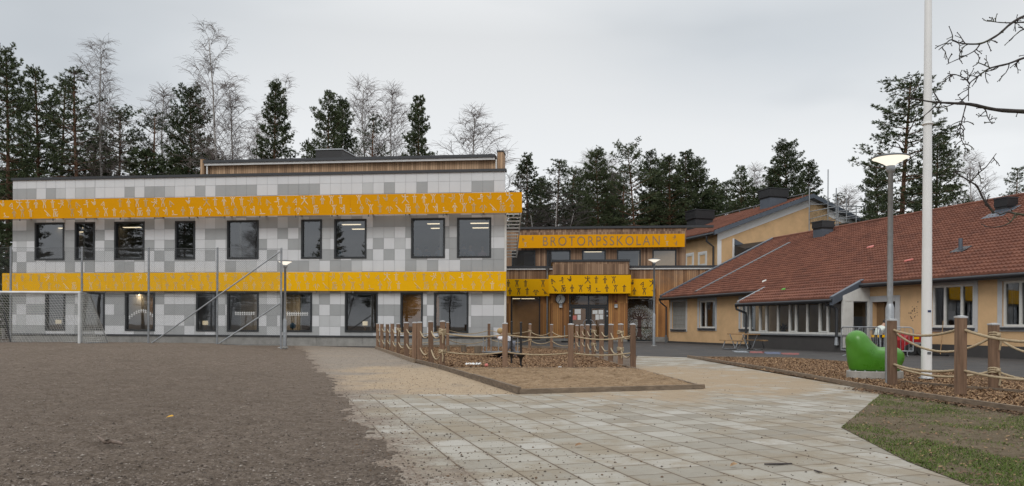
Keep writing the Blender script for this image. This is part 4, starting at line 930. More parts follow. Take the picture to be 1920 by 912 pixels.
tile_sheet(Rf,lambda s:RZ+s*TS,bay_a0,bay_a1,-1.36,0.0,M['tiles'],'bay_roof',low,seed=4)
mb=MB()
mb.quad(RP(0,0.02,-.04),RP(LEN,0.02,-.04),RP(LEN,RW,-.04),RP(0,RW,-.04)); mb.quad(RP(0,RW,-.02),RP(LEN,RW,-.02),Rf.pt(LEN,-2*RW,RZ),Rf.pt(0,-2*RW,RZ))
mb.quad(RP(bay_a0,-1.34,-.05),RP(bay_a1,-1.34,-.05),RP(bay_a1,0.05,-.05),RP(bay_a0,0.05,-.05))
mb.build('roof_underlay',M['dark_metal'],low,fix=False)
mb=MB(); mb.tube([RP(0,RW,.06),RP(LEN,RW,.06)],0.10,8); mb.build('ridge_tiles',M['tiles'],low)
mb=MB()   # verge flashing at the left gable and the strip across the slope
for (a,s0,s1,w_) in ((0.0,0,RW,.24),):
    mb.hexa([RP(a-w_,s0,-.12),RP(a+.06,s0,-.12),RP(a+.06,s1,-.12),RP(a-w_,s1,-.12),RP(a-w_,s0,.15),RP(a+.06,s0,.15),RP(a+.06,s1,.15),RP(a-w_,s1,.15)])
a1_=roof_hit(1311,546)[0]; e_=roof_hit(1516,452)
mb.build('verge_flashing',M['blue_metal'],low); mb=MB(); mb.hexa([RP(a1_-.12,.3,.0),RP(a1_+.12,.3,.0),RP(a1_+.12,-e_[1],.0),RP(a1_-.12,-e_[1],.0),RP(a1_-.12,.3,.11),RP(a1_+.12,.3,.11),RP(a1_+.12,-e_[1],.11),RP(a1_-.12,-e_[1],.11)])
mb.build('slope_flashing',M['galv_dark'],low)
for k,(a,sg_) in enumerate(((bay_a0,-1),(bay_a1,1))):
    mb=MB()
    w_=.07 if k==0 else .10; hh=.10
    lo_=-.06 if k==0 else -.26
    mb.hexa([RP(a-w_,-1.42,lo_),RP(a+w_,-1.42,lo_),RP(a+w_,.15,lo_),RP(a-w_,.15,lo_),RP(a-w_,-1.42,hh),RP(a+w_,-1.42,hh),RP(a+w_,.15,hh),RP(a-w_,.15,hh)]); mb.build('bay_verge',M['blue_metal' if k else 'galv'],low)
def half_gutter(a0,a1,s,name='gutter'):
    mb=MB(); mb.tube([RP(a0,s-.07,-.06),RP(a1,s-.07,-.06)],0.068,8); mb.fbox(Rf,a0,a1,-s-.02,-s+.0,RZ+s*TS-.20,RZ+s*TS-.02); mb.build(name,M['dark_metal'],low)
half_gutter(-.12,bay_a0-.08,0.0); half_gutter(bay_a1+.12,LEN,0.0); half_gutter(bay_a0-.15,bay_a1+.05,-1.36)
# walls
bW=-0.45; GZ=-0.1
def rr(x0,x1,y0,y1,b=bW): return Rf.rect(x0,x1,y0,y1,b)
wins={'board':rr(1260,1286,566,617.5),'w1':rr(1311,1341,564,615.5),'w2':rr(1389,1413,562,617),'open':rr(1636,1679,566,690),'w3':rr(1747,1826,534,614.5),'w4':rr(1879.5,1972,525,613.5)}
o_=wins['open']; wins['open']=(o_[0],o_[1],0.25,o_[3])
ZE=RZ-.12
mb=MB(); wall_cells(mb,Rf,bW,0.15,LEN,0.42,ZE,list(wins.values()),0,0.22); wall_cells(mb,Rf,bW,0.15,bay_a0+.5,0.12,0.42,[],0); mb.quad(Rf.pt(LEN,bW,0),Rf.pt(LEN,-RW,0),Rf.pt(LEN,-RW,RZ+3),Rf.pt(LEN,bW,RZ))
mb.quad(Rf.pt(0.15,bW,0),Rf.pt(0.15,-RW,0),Rf.pt(0.15,-RW,RZ+RW*TS-.1),Rf.pt(0.15,bW,ZE)); mb.add([Rf.pt(0.15,-RW,0),Rf.pt(0.15,-2*RW,0),Rf.pt(0.15,-2*RW,RZ),Rf.pt(0.15,-RW,RZ+RW*TS-.1)],[(0,1,2,3)])
mb.build('wall',M['stucco'],low,fix=False)
mb=MB(); wall_cells(mb,Rf,bW+0.015,0.12,bay_a0+.4,GZ-.3,0.125,[],0); wall_cells(mb,Rf,bW+0.015,bay_a0+.4,LEN,GZ-.3,0.43,[(wins['open'][0],wins['open'][1],0.25,1)],0,.2)
mb.build('plinth',M['plinth_dark'],low,fix=False)
mb=MB(); mb.quad(Rf.pt(-.1,.0,RZ-.1),Rf.pt(LEN,.0,RZ-.1),Rf.pt(LEN,bW,RZ-.1),Rf.pt(-.1,bW,RZ-.1)); mb.build('eaves_soffit',M['dark_metal'],low,fix=False)
mb=MB()   # rooms
mb.quad(Rf.pt(.2,-4.5,0),Rf.pt(LEN-.1,-4.5,0),Rf.pt(LEN-.1,-4.5,2.7),Rf.pt(.2,-4.5,2.7),0); mb.quad(Rf.pt(.2,bW-.23,2.7),Rf.pt(LEN-.1,bW-.23,2.7),Rf.pt(LEN-.1,-4.5,2.7),Rf.pt(.2,-4.5,2.7),1); mb.quad(Rf.pt(.2,bW-.23,.2),Rf.pt(LEN-.1,bW-.23,.2),Rf.pt(LEN-.1,-4.5,.2),Rf.pt(.2,-4.5,.2),2)
for a in (wins['w2'][1]+2.3,wins['open'][0]-.6,wins['open'][1]+.5,wins['w4'][0]-.6): mb.fbox(Rf,a-.06,a+.06,-4.45,bW-.24,.2,2.69,1)
mb.build('rooms',[M['room_dark'],M['room'],M['room_wood']],low,fix=False)
def surround(r,parent,w_=.17,mat='pale_trim'):
    mb=MB(); frame_ring(mb,Rf,(r[0]-w_,r[1]+w_,r[2]-w_*.9,r[3]+w_),w_,bW+.004,bW+.025); return mb.build('window_surround',M[mat],parent)
for key,mull in (('w1',(.36,)),('w2',(.36,)),('w3',(.30,.70)),('w4',(.36,))):
    r=wins[key]; wo=window(Rf,(r[0]+.003,r[1]-.003,r[2]+.003,r[3]-.003),low,M['white_frame'],M['glass'],.085,bW-.16,bW-.04,[r[0]+(r[1]-r[0])*m_ for m_ in mull],bW-.10,sill=None)
    s_=surround(r,low); mb=MB(); mb.fbox(Rf,r[0]-.06,r[1]+.06,bW-.03,bW+.10,r[2]-.085,r[2]-.012); mb.build('sill',M['dark_metal'],s_)
# curtains
for (key,f0,f1) in (('w1',.5,.78),('w3',.02,.12),('w4',.02,.14)):
    r=wins[key]; mb=MB(); n=14
    a0=r[0]+(r[1]-r[0])*f0; a1=r[0]+(r[1]-r[0])*f1
    P=[(a0+(a1-a0)*i/n, bW-.3+.03*math.sin(i*1.9)) for i in range(n+1)]
    for p,q in zip(P[:-1],P[1:]): mb.quad(Rf.pt(p[0],p[1],r[2]),Rf.pt(q[0],q[1],r[2]),Rf.pt(q[0],q[1],r[3]),Rf.pt(p[0],p[1],r[3]))
    o=tag(mb.build('curtain',simple('curtain_'+key,(0.30,0.27,0.25),0.9),fix=False),{'w1':'pale curtain hanging in the lone window left of the glazed bay','w3':'narrow curtain in the wide window behind the flagpole','w4':'narrow curtain in the window at the right end of the low wing'}[key],'curtain','curtains in the low wing')
r=wins['board']; mb=MB()
for k in range(6): z0=r[2]+(r[3]-r[2])*k/6; mb.fbox(Rf,r[0],r[1],bW-.10,bW-.06,z0,z0+(r[3]-r[2])/6-.008)
bo=mb.build('window_shutter',simple('shutter_grey',(0.27,0.265,0.245),0.85,var=.1,dirt=.3),low); s_=surround(r,low); mb=MB(); mb.fbox(Rf,r[0]-.06,r[1]+.06,bW-.03,bW+.10,r[2]-.085,r[2]-.012); mb.build('sill',M['dark_metal'],s_)
r=wins['open']; mb=MB(); wS=.24
mb.fbox(Rf,r[0]-wS,r[0],bW+.004,bW+.03,.95,r[3]+wS); mb.fbox(Rf,r[1],r[1]+wS,bW+.004,bW+.03,.95,r[3]+wS); mb.fbox(Rf,r[0],r[1],bW+.004,bW+.03,r[3],r[3]+wS); mb.build('opening_surround',M['pale_trim'],low)
mb=MB(); mb.fbox(Rf,r[0]+.02,r[0]+.42,bW-.5,bW-.2,.25,r[3]-.02); mb.build('opening_jamb',M['room_wood'],low)
# rubbed marks on the wall
rnd=random.Random(12); mb=MB()
for i in range(26):
    px,py=rnd.gauss(1714,6.5),rnd.gauss(586,7); a,z=Rf.hit(px,py,bW); n=7; r_=rnd.uniform(.012,.05)
    mb.add([Rf.pt(a+r_*rnd.uniform(.5,1.2)*math.cos(2*math.pi*k/n),bW+.003,z+r_*rnd.uniform(.5,1.2)*math.sin(2*math.pi*k/n)) for k in range(n)],[tuple(range(n))])
mb.build('wall_stain',M['stain'],low,fix=False)
# glazed bay
bF=0.93   # front of the bay relative to the eaves line
y0=Rf.hit(1403,600,bF)[0]; y1=Rf.hit(1580,600,bF)[0]; zs=Rf.hit(1480,625,bF)[1]; zt=RZ-1.36*TS-.02
mb=MB(); mb.fbox(Rf,y0,y1,bF-.25,bF,GZ-.2,zs-.1); mb.quad(Rf.pt(y1,bF-.25,GZ-.2),Rf.pt(y1,bW,GZ-.2),Rf.pt(y1,bW,.45),Rf.pt(y1,bF-.25,.45)); mb.quad(Rf.pt(y0,bF-.25,GZ-.2),Rf.pt(y0,bW,GZ-.2),Rf.pt(y0,bW,zs-.1),Rf.pt(y0,bF-.25,zs-.1))
mb.build('bay_plinth',M['plinth_dark'],low,fix=False)
mb=MB(); mb.fbox(Rf,y0-.06,y1+.04,bF-.26,bF+.08,zs-.098,zs-.03); mb.build('bay_sill',M['galv'],low)
posts=[1405,1423.5,1436.5,1457.5,1479,1492,1512.5,1535.5,1551.5,1579]
pa=[Rf.hit(p,600,bF)[0] for p in posts]
mb=MB()
for i,a in enumerate(pa):
    w_=.10 if i in (0,3,6,9) else (.085 if i%2 else .06); mb.fbox(Rf,a-w_/2,a+w_/2,bF-.12,bF-.01,zs-.03,zt)
mb.fbox(Rf,y0,y1,bF-.11,bF-.02,zs-.03,zs+.06); mb.fbox(Rf,y0,y1,bF-.11,bF-.02,zt-.09,zt)
for (i,j) in ((1,2),(4,5),(7,8)): frame_ring(mb,Rf,(pa[i]+.03,pa[j]-.02,zs+.06,zt-.09),.055,bF-.10,bF-.004)
bwn=mb.build('bay_window',M['white_frame'],low)
for p,q in zip(pa[:-1],pa[1:]):
    mb=MB(); mb.quad(Rf.pt(p,bF-.07,zs+.03),Rf.pt(q,bF-.07,zs+.03),Rf.pt(q,bF-.07,zt-.05),Rf.pt(p,bF-.07,zt-.05)); mb.build('pane',M['glass'],bwn,fix=False)
# right return of the bay: white framed glass door
mb=MB(); S1=Fr(Rf.pt(y1,bF,0).xy,(-Rf.n.x,-Rf.n.y),Rf.u)
wd=bF-bW; frame_ring(mb,S1,(0.0,wd,.2,2.26),.12,-.08,.02); mb.fbox(S1,wd*.30,wd*.30+.12,-.07,.015,.32,2.14); mb.fbox(S1,0.12,wd*.30,-.05,.005,.32,2.14); mb.hexa([S1.pt(0,-.06,2.262),S1.pt(wd,-.06,2.262),S1.pt(wd,.008,2.262),S1.pt(0,.008,2.262),S1.pt(0,-.06,2.36),S1.pt(wd,-.06,2.9),S1.pt(wd,.008,2.9),S1.pt(0,.008,2.36)])
sd_=mb.build('bay_door',M['white_frame'],low); mb=MB(); mb.quad(S1.pt(wd*.42,-.03,.6),S1.pt(wd-.1,-.03,.6),S1.pt(wd-.1,-.03,2.16),S1.pt(wd*.42,-.03,2.16)); mb.build('pane',M['glass'],sd_,fix=False)
mb=MB(); mb.fbox(S1,wd*.42,wd-.12,-.045,-.035,.62,1.5); mb.build('frosted_panel',M['pale_trim'],sd_)
# plant on the bay window sill
mb=MB(); rnd=random.Random(2); pc=Rf.pt(Rf.hit(1468,612,bF-.45)[0],bF-.45,zs)
mb.lathe([(.07,0),(.10,.16),(.085,.16)],10,pc); pl=empty('potted_plant',pc,0,'dark leafy pot plant on the sill inside the glazed bay','plant')
mb.build('pot',M['rubber'],pl); mb=MB()
for i in range(60):
    d=Vector((rnd.gauss(0,1),rnd.gauss(0,1),rnd.gauss(.6,.8))).normalized(); p=pc+Vector((0,0,.2)); q=p+d*rnd.uniform(.15,.38); s=d.orthogonal().normalized()*.035; mb.quad(p,p.lerp(q,.6)+s,q,p.lerp(q,.6)-s)
mb.build('leaves',M['needles'],pl,fix=False)
# rain pipes of the wing
def pipe(pts,rad=.05,mat='dark_metal',name='rain_pipe'): mb=MB(); mb.tube(pts,rad,8); return mb.build(name,M[mat],low)
a=Rf.hit(1249,600,bW+.12)[0]
pipe([Rf.pt(a-.25,.03,RZ-.12),Rf.pt(a-.2,-.02,RZ-.3),Rf.pt(a,bW+.12,RZ-.62),Rf.pt(a,bW+.12,.5)],.055); pipe([Rf.pt(a,bW+.12,.5),Rf.pt(a,bW+.12,.0)],.075,'galv_dark')
z3=RZ-1.36*TS
a=Rf.hit(1399,600,bF+.05)[0]; pipe([Rf.pt(a-.28,1.40,z3-.1),Rf.pt(a-.27,1.36,z3-.32),Rf.pt(a+.02,bF+.08,z3-.52),Rf.pt(a+.04,bF+.08,z3-.7),Rf.pt(a+.04,bF+.08,.05)],.06)
a=Rf.hit(1569,600,bF+.08)[0]; pipe([Rf.pt(a-.22,1.40,z3-.1),Rf.pt(a-.22,1.36,z3-.25),Rf.pt(a,bF+.09,z3-.42),Rf.pt(a,bF+.09,.35)],.06); pipe([Rf.pt(a,bF+.09,.62),Rf.pt(a,bF+.09,.3)],[.07,.1],'galv')
# roof furniture
def chimney(name,label,p,w_,d_,h_,cap_h,base=None,mats=('blue_metal','black'),ang=0):
    o=empty(name,p,0,label,'chimney')
    def bx(mb,w0,d0,z0,z1):
        X,Y=N2,D2; vs_=[]
        for z in (z0,z1):
            for (i,j) in ((-1,-1),(1,-1),(1,1),(-1,1)): q=X*(i*w0/2)+Y*(j*d0/2); vs_.append((p.x+q.x,p.y+q.y,p.z+z))
        mb.hexa(vs_)
    mb=MB(); bx(mb,w_,d_,-.6,h_); mb.build('shaft',M[mats[0]],o)
    mb=MB(); bx(mb,w_*1.13,d_*1.13,h_+.002,h_+cap_h); bx(mb,w_*1.02,d_*1.02,h_-.10,h_-.002); mb.build('cap',M[mats[1]],o)
    mb=MB(); bx(mb,w_*1.2,d_*1.2,h_+cap_h+.002,h_+cap_h+.06); mb.build('lid',M['dark_metal'],o); return o
h=roof_hit(1534,447.5); p=Rf.pt(h[0],h[1]-.35,h[2]); chimney('roof_chimney','small metal clad chimney at the top of the strip on the red roof',p,.78,.78,.62,.34)
h=roof_hit(1876,401); p=Rf.pt(h[0],h[1]-.3,h[2]); chimney('roof_chimney','dark chimney cowl near the ridge at the right end of the red roof',p,.55,.55,.30,.34,mats=('blue_metal','black'))
mb=MB(); mb.hexa([RP(h[0]-.5,-h[1]-.55,.075),RP(h[0]+.55,-h[1]-.55,.075),RP(h[0]+.55,-h[1]+.5,.075),RP(h[0]-.5,-h[1]+.5,.075),RP(h[0]-.45,-h[1]-.5,.095),RP(h[0]+.5,-h[1]-.5,.095),RP(h[0]+.5,-h[1]+.45,.095),RP(h[0]-.45,-h[1]+.45,.095)]); mb.build('flashing',M['blue_metal'],low)
h=roof_hit(1801,472); p=Rf.pt(h[0],h[1],h[2]); vp_=empty('vent_pipe',p,0,'slim grey vent pipe standing on the red tile slope','vent pipe')
mb=MB(); mb.tube([p-Vector((0,0,.1)),p+Vector((0,0,.52))],.075,10); mb.build('pipe',M['blue_metal'],vp_); mb=MB(); mb.hexa([RP(h[0]-.3,-h[1]-.25,.07),RP(h[0]+.3,-h[1]-.25,.07),RP(h[0]+.3,-h[1]+.25,.07),RP(h[0]-.3,-h[1]+.25,.07),RP(h[0]-.3,-h[1]-.25,.1),RP(h[0]+.3,-h[1]-.25,.1),RP(h[0]+.3,-h[1]+.25,.1),RP(h[0]-.3,-h[1]+.25,.1)]); mb.build('collar',M['dark_metal'],vp_)
def litter(px,py,label,mat,l,w_,name='plaything'):
    h=roof_hit(px,py,.1); mb=MB(); n=10; pts=[]
    rnd=random.Random(int(px))
    for z in (0.0,.05):
        for k in range(n):
            t=2*math.pi*k/n; pts.append(RP(h[0]+l*math.cos(t)*rnd.uniform(.8,1),-h[1]+w_*math.sin(t)*rnd.uniform(.7,1)+l*.3*math.cos(t),.075+z))
    mb.add(pts,[tuple(range(n))[::-1],tuple(range(n,2*n))]+[(k,(k+1)%n,n+(k+1)%n,n+k) for k in range(n)]); return tag(mb.build(name,M[mat]),label,'toy','playthings thrown on the red roof')
litter(1632,463,'pink frisbee lying high on the red roof','toy_pink',.18,.1); litter(1704,488,'faded reddish strip lying on the roof tiles behind the lamp post','toy_pink',.2,.05)
litter(1433,527,'white round toy lying low on the red roof above the bay','toy_white',.10,.12); litter(1469,542.5,'green and black toy lying low on the red roof above the bay','toy_green',.11,.05)
# ------------------------------------------------------------------ TALL OCHRE GABLED BUILDING
C0=at(1345,437,56.0); Gf=Fr((C0.x,C0.y),(N2.x,N2.y),(-D2.x,-D2.y)); GZ1=C0.z
ap=at(1517,372,56.0); ua,za=Gf.hit(1517,373); LB=26.0
gab=empty('gabled_ochre_building',Gf.pt(ua,-5,0),0,'tall ochre rendered house with gable, white verge trim and red roof','building')
PT=(za-GZ1)/ua
def GP(u,b,h=0.0): return Gf.pt(u,b,(GZ1+PT*u if u<=ua else za-PT*(u-ua))+h)
gwl=[]
S2=Fr(Gf.o,(-Gf.n.x,-Gf.n.y),(-N2.x,-N2.y))   # left side wall, runs away from the viewer
r1=S2.rect(1311,1324,475.5,498); r2=S2.rect(1287,1299.5,478,500)
mb=MB(); mb.add([Gf.pt(0,0,0),Gf.pt(2*ua,0,0),Gf.pt(2*ua,0,GZ1),Gf.pt(ua,0,za),Gf.pt(0,0,GZ1)],[(0,1,2,3,4)]); mb.add([Gf.pt(0,-LB,0),Gf.pt(2*ua,-LB,0),Gf.pt(2*ua,-LB,GZ1),Gf.pt(ua,-LB,za),Gf.pt(0,-LB,GZ1)],[(0,1,2,3,4)]); mb.quad(Gf.pt(2*ua,0,0),Gf.pt(2*ua,-LB,0),Gf.pt(2*ua,-LB,GZ1),Gf.pt(2*ua,0,GZ1))
wall_cells(mb,S2,0,0.001,LB,0,GZ1,[tuple(r1),tuple(r2)],0,.2)
mb.build('wall',M['stucco'],gab,fix=False)
for r in (r1,r2):
    r=(min(r[0],r[1]),max(r[0],r[1]),r[2],r[3]); wo=window(S2,r,gab,M['white_frame'],M['glass_clear'],.12,-.14,.03,pane_b=-.06); 
    mb=MB(); frame_ring(mb,S2,(r[0]-.14,r[1]+.14,r[2]-.14,r[3]+.14),.14,.004,.03); mb.build('surround',M['white_paint'],wo)
mb=MB(); mb.fbox(S2,.3,LB-1,-3,-2.9,4,GZ1-.2); mb.build('rooms',M['room_dark'],gab)
mb=MB(); tr=.62
for (u0,u1) in ((0,ua),(ua,2*ua)):
    z0=GP(u0,0).z; z1=GP(u1,0).z
    mb.hexa([Gf.pt(u0,.004,z0-tr),Gf.pt(u1,.004,z1-tr),Gf.pt(u1,.03,z1-tr),Gf.pt(u0,.03,z0-tr),Gf.pt(u0,.004,z0),Gf.pt(u1,.004,z1),Gf.pt(u1,.03,z1),Gf.pt(u0,.03,z0)])
mb.fbox(Gf,0,.34,.006,.034,2,GZ1-tr*.9)
mb.build('white_trim',M['white_paint'],gab)
ov=.45; ev=.55
tile_sheet(Fr(Gf.o-Gf.u*ev,(-Gf.n.x,-Gf.n.y),(-Gf.u.x,-Gf.u.y)),lambda s:GZ1+(s-ev)*PT+.26,-ov,LB,0,ua+ev,M['tiles'],'tiled_roof',gab,seed=7)
mb=MB()
for sgn in (0,1):
    u0,u1=(-ev,ua) if sgn==0 else (2*ua+ev,ua)
    z0=GZ1-ev*PT; 
    P=[Gf.pt(u0,ov,z0-.02),Gf.pt(u1,ov,za-.02),Gf.pt(u1,-LB,za-.02),Gf.pt(u0,-LB,z0-.02)]; mb.hexa(P+[p+Vector((0,0,.24)) for p in P])
mb.build('roof_deck',M['blue_metal'],gab)
mb=MB()
for sgn in (0,1):
    u0,u1=(-ev,ua) if sgn==0 else (2*ua+ev,ua); z0=GZ1-ev*PT
    P=[Gf.pt(u0,ov+.003,z0),Gf.pt(u1,ov+.003,za),Gf.pt(u1,ov+.06,za),Gf.pt(u0,ov+.06,z0)]; mb.hexa(P+[p+Vector((0,0,.32)) for p in P])
mb.build('verge_board',M['blue_metal'],gab)
mb=MB(); e_=Gf.o-Gf.u*(ev+.08); mb.tube([Gf.pt(-ev-.06,ov,GZ1-ev*PT+.08),Gf.pt(-ev-.06,-LB,GZ1-ev*PT+.08)],.08,8); mb.build('gutter',M['dark_metal'],gab)
mb=MB(); mb.tube([Gf.pt(-ev-.05,-.5,GZ1-ev*PT),Gf.pt(-ev-.05,-.5,GZ1-.6),Gf.pt(-.12,-.35,GZ1-1.0),Gf.pt(-.12,-.35,2)],.075,8); mb.build('rain_pipe',M['dark_metal'],gab)
mb=MB(); a_=Gf.hit(1381,480,.4)[0]; b_=Gf.hit(1470,470,.4)[0]
zq0=Gf.hit(1381,463,1.2)[1]; zq1=Gf.hit(1470,447,1.2)[1]
mb.hexa([Gf.pt(a_,.003,3),Gf.pt(b_,.003,3),Gf.pt(b_,1.5,3),Gf.pt(a_,1.5,3),Gf.pt(a_,.003,zq0+.25),Gf.pt(b_,.003,zq1+.1),Gf.pt(b_,1.5,zq1),Gf.pt(a_,1.5,zq0-.15)]); mb.build('lean_to_roof',M['black'],gab)
mb=MB(); mb.fbox(Gf,a_-.14,a_-.004,.04,.12,3,zq0+.75); mb.build('lean_to_trim',M['white_paint'],gab)
mb=MB(); x0_=a_+.02; mb.add([Gf.pt(x0_,.02,zq0+.26),Gf.pt(x0_+.9,.02,zq0+.30),Gf.pt(x0_,.02,zq0+.72),Gf.pt(x0_,.14,zq0+.26),Gf.pt(x0_+.9,.14,zq0+.30),Gf.pt(x0_,.14,zq0+.72)],[(0,1,2),(3,4,5),(0,1,4,3),(1,2,5,4),(2,0,3,5)]); mb.build('lean_to_cheek',M['blue_metal'],gab)
mb=MB()   # snow guard rail along the roof
for h_ in (.42,): mb.tube([Gf.pt(ua-.6,.2,za+h_-.1),Gf.pt(ua-.6,-LB,za+h_-.1)],.05,6)
for k in range(12): mb.tube([Gf.pt(ua-.6,-k*2.1,za-.2),Gf.pt(ua-.6,-k*2.1,za+.35)],.05,6)
mb.build('roof_rail',M['galv_dark'],gab)
p=at(1450,394,59.8); chimney('roof_chimney','large metal clad chimney beside the ridge of the gabled ochre house',p,1.55,1.35,.95,.62)
p=at(1312,424,66.0); chimney('roof_chimney','wide dark chimney box beyond the eaves of the gabled ochre house',p,1.7,1.5,.55,.72,mats=('dark_metal','black'))
on_wall('osb_board','bare chipboard sheet fixed to the gable inside the scaffold','board',Gf,(Gf.hit(1519,400,.05)[0],Gf.hit(1551,400,.05)[0],Gf.hit(1535,419,.05)[1],Gf.hit(1535,384,.05)[1]),.04,M['osb'],.03)
# scaffold
scf=empty('scaffold',Gf.pt(ua+2,1.2,0),0,'galvanised tube scaffold with platform standing against the ochre gable','scaffold')
def sp(px,py,b): a,z=Gf.hit(px,py,b); return Gf.pt(a,b,z)
def upright(px0,py0,py1,b):
    mb=MB(); a,z0=Gf.hit(px0,py0,b); z1=Gf.hit(px0,py1,b)[1]; mb.tube([Gf.pt(a,b,z0),Gf.pt(a,b,z1)],.042,6); mb.build('upright',M['galv'],scf)
for (px,y0,y1,b) in ((1517,350,470,.8),(1552,318,470,.5),(1567.5,353,470,2.6),(1571,376,470,3.0),(1587,371,470,.8),(1605,385,470,3.0),(1622.5,388,470,2.6)): upright(px,y1,y0,b)
mb=MB()
for (x0,y0,b0,x1,y1,b1) in ((1517,397.5,.8,1567,388,2.6),(1517,411.5,.8,1567,399,2.6),(1552,386,.5,1622,388,.5),(1571,386,3,1622,387.5,2.6),(1552,400,.5,1605,392,3),(1552,413,.5,1605,404,3),(1571,399,3,1622,398,2.6),(1518,384,.8,1552,383,.5),(1571,411,3,1622,408,2.6)):
    mb.tube([sp(x0,y0,b0),sp(x1,y1,b1)],.03,6)
mb.build('rail',M['galv'],scf)
mb=MB(); pz=Gf.hit(1571,416,3)[1]; a0=Gf.hit(1552,416,1)[0]; a1=Gf.hit(1628,414,3)[0]; mb.fbox(Gf,a0,a1,.5,3.0,pz-.07,pz); mb.build('platform',M['galv_dark'],scf)
# ------------------------------------------------------------------ ROPE FENCES
M['post_cap']=simple('post_cap',(0.50,0.51,0.52),0.45,metal=0.3,var=0.15)
def make_post(h,w,capped=True):
    mb=MB(); r=w/2; k=r*.82
    ringp=[(-r,-k),(-k,-r),(k,-r),(r,-k),(r,k),(k,r),(-k,r),(-r,k)]
    vs_=[(x,y,z) for z in (-.2,h) for x,y in ringp]; mb.add(vs_,[tuple(range(8))[::-1],tuple(range(8,16))]+[(i,(i+1)%8,8+(i+1)%8,8+i) for i in range(8)])
    o=mb.build('rope_fence_post',M['post'])
    mb=MB(); c=r*1.05; q=c*.25
    mb.hexa([(-c,-c,h-.012),(c,-c,h-.012),(c,c,h-.012),(-c,c,h-.012),(-c,-c,h+.012),(c,-c,h+.012),(c,c,h+.012),(-c,c,h+.012)]); mb.hexa([(-c,-c,h+.0125),(c,-c,h+.0125),(c,c,h+.0125),(-c,c,h+.0125),(-q,-q,h+.024),(q,-q,h+.024),(q,q,h+.024),(-q,q,h+.024)])
    mb.build('cap',M['post_cap'],o); return o
proto=make_post(1.15,.13); first=True
rndp=random.Random(21)
PGRP='wooden posts of the rope fence round the chip bed'
def put_post(loc,label,group,s=1.0,tilt=0.012):
    global first
    o=proto if first else copy_tree(proto); first=False
    o.location=loc; o.rotation_euler=(rndp.uniform(-tilt,tilt),rndp.uniform(-tilt,tilt),rndp.uniform(-.08,.08)); o.scale=(s if not hasattr(s,'__len__') else s[0],)*2+((s if not hasattr(s,'__len__') else s[1]),)
    tag(o,label,None,group); o['category']='post'; return o
def base(px,py,z=0.0): return G(px,py,z)
def hscale(px,ytop,ybase): 
    b=G(px,ybase); return (at(px,ytop,b.y).z)/1.15
POSTS={}
def hs(px,yt,yb): return (1.0,hscale(px,yt,yb))
front=[(829,603,691),(947,607,690.5),(1070,608.5,692),(1187,608.5,691.5)]
flab=['wooden post with rope knots at the front left corner of the rope fence','front post of the rope fence hiding the child, left of the balancing poles','thick front post of the rope fence where the right hand row begins','front right corner post of the rope fence nearest the path']
for (px,yt,yb),l in zip(front,flab): POSTS[px]=put_post(G(px,yb),l,PGRP,hs(px,yt,yb))
lt=[(708.4,607.5,654),(716,607.5,656),(726,608,658.5),(736,607,661.5),(747,607.5,665),(762,605.5,671),(776.7,605.5,679),(787,605,679.5),(808,603.5,685)]
ll=['farthest post at the back end of the left row of the rope fence','second post from the back in the left row of the rope fence','third post from the back in the left row of the rope fence','fourth post from the back in the left row of the rope fence','knotted post, fifth from the back in the left row of the rope fence','thick post, sixth from the back in the left row of the rope fence','post on the far side of the gap in the left row of the rope fence','post on the near side of the gap in the left row of the rope fence','post just behind the knotted front left corner post of the rope fence']
for (px,yt,yb),l in zip(lt,ll): POSTS[px]=put_post(G(px,yb),l,PGRP,((1.15 if px==762 else 1.0),hscale(px,yt,yb)))
rt=[(1163,608.5,686),(1144.6,609,680),(1127.5,609,675),(1113,609.5,670.5),(1101,609.5,667),(1091,610,663.5),(1081,610.5,661)]
rl_=['second post back from the front right corner of the rope fence','third post back from the front right corner of the rope fence','fourth post back from the front right corner of the rope fence','knotted post, fifth back from the front right corner of the rope fence','sixth post back from the front right corner of the rope fence','seventh post back from the front right corner of the rope fence','last post of the right row, half hidden by the thick front post']
for (px,yt,yb),l in zip(rt,rl_): POSTS[px]=put_post(G(px,yb),l,PGRP,hs(px,yt,yb))
bk=[(839.5,605,655),(916.7,606.5,652),(993.4,608,655),(1034,609,656)]
bl=['rear post of the rope fence between the log stumps and the lower windows','rear post of the rope fence in front of the right end of the panelled school','knotted rear post of the rope fence before the tall glass field','rear post of the rope fence before the timber porch']
for (px,yt,yb),l in zip(bk,bl): POSTS[px]=put_post(G(px,yb),l,PGRP,hs(px,yt,yb))
big=[(1673,600.5,725.5),(1800.5,595,745),(1864,608.5,735.5),(1990,600,762)]
bgl=['big rope post standing right against the foot of the tall lamp post','nearest big rope post, between the flagpole and the lawn','big rope post with a hanging rope knot, set back from the nearest one']
BG='big wooden rope posts by the lawn'
for (px,yt,yb),l in zip(big[:3],bgl): POSTS[px]=put_post(G(px,yb),l,BG,(1.0,hscale(px,yt,yb)))
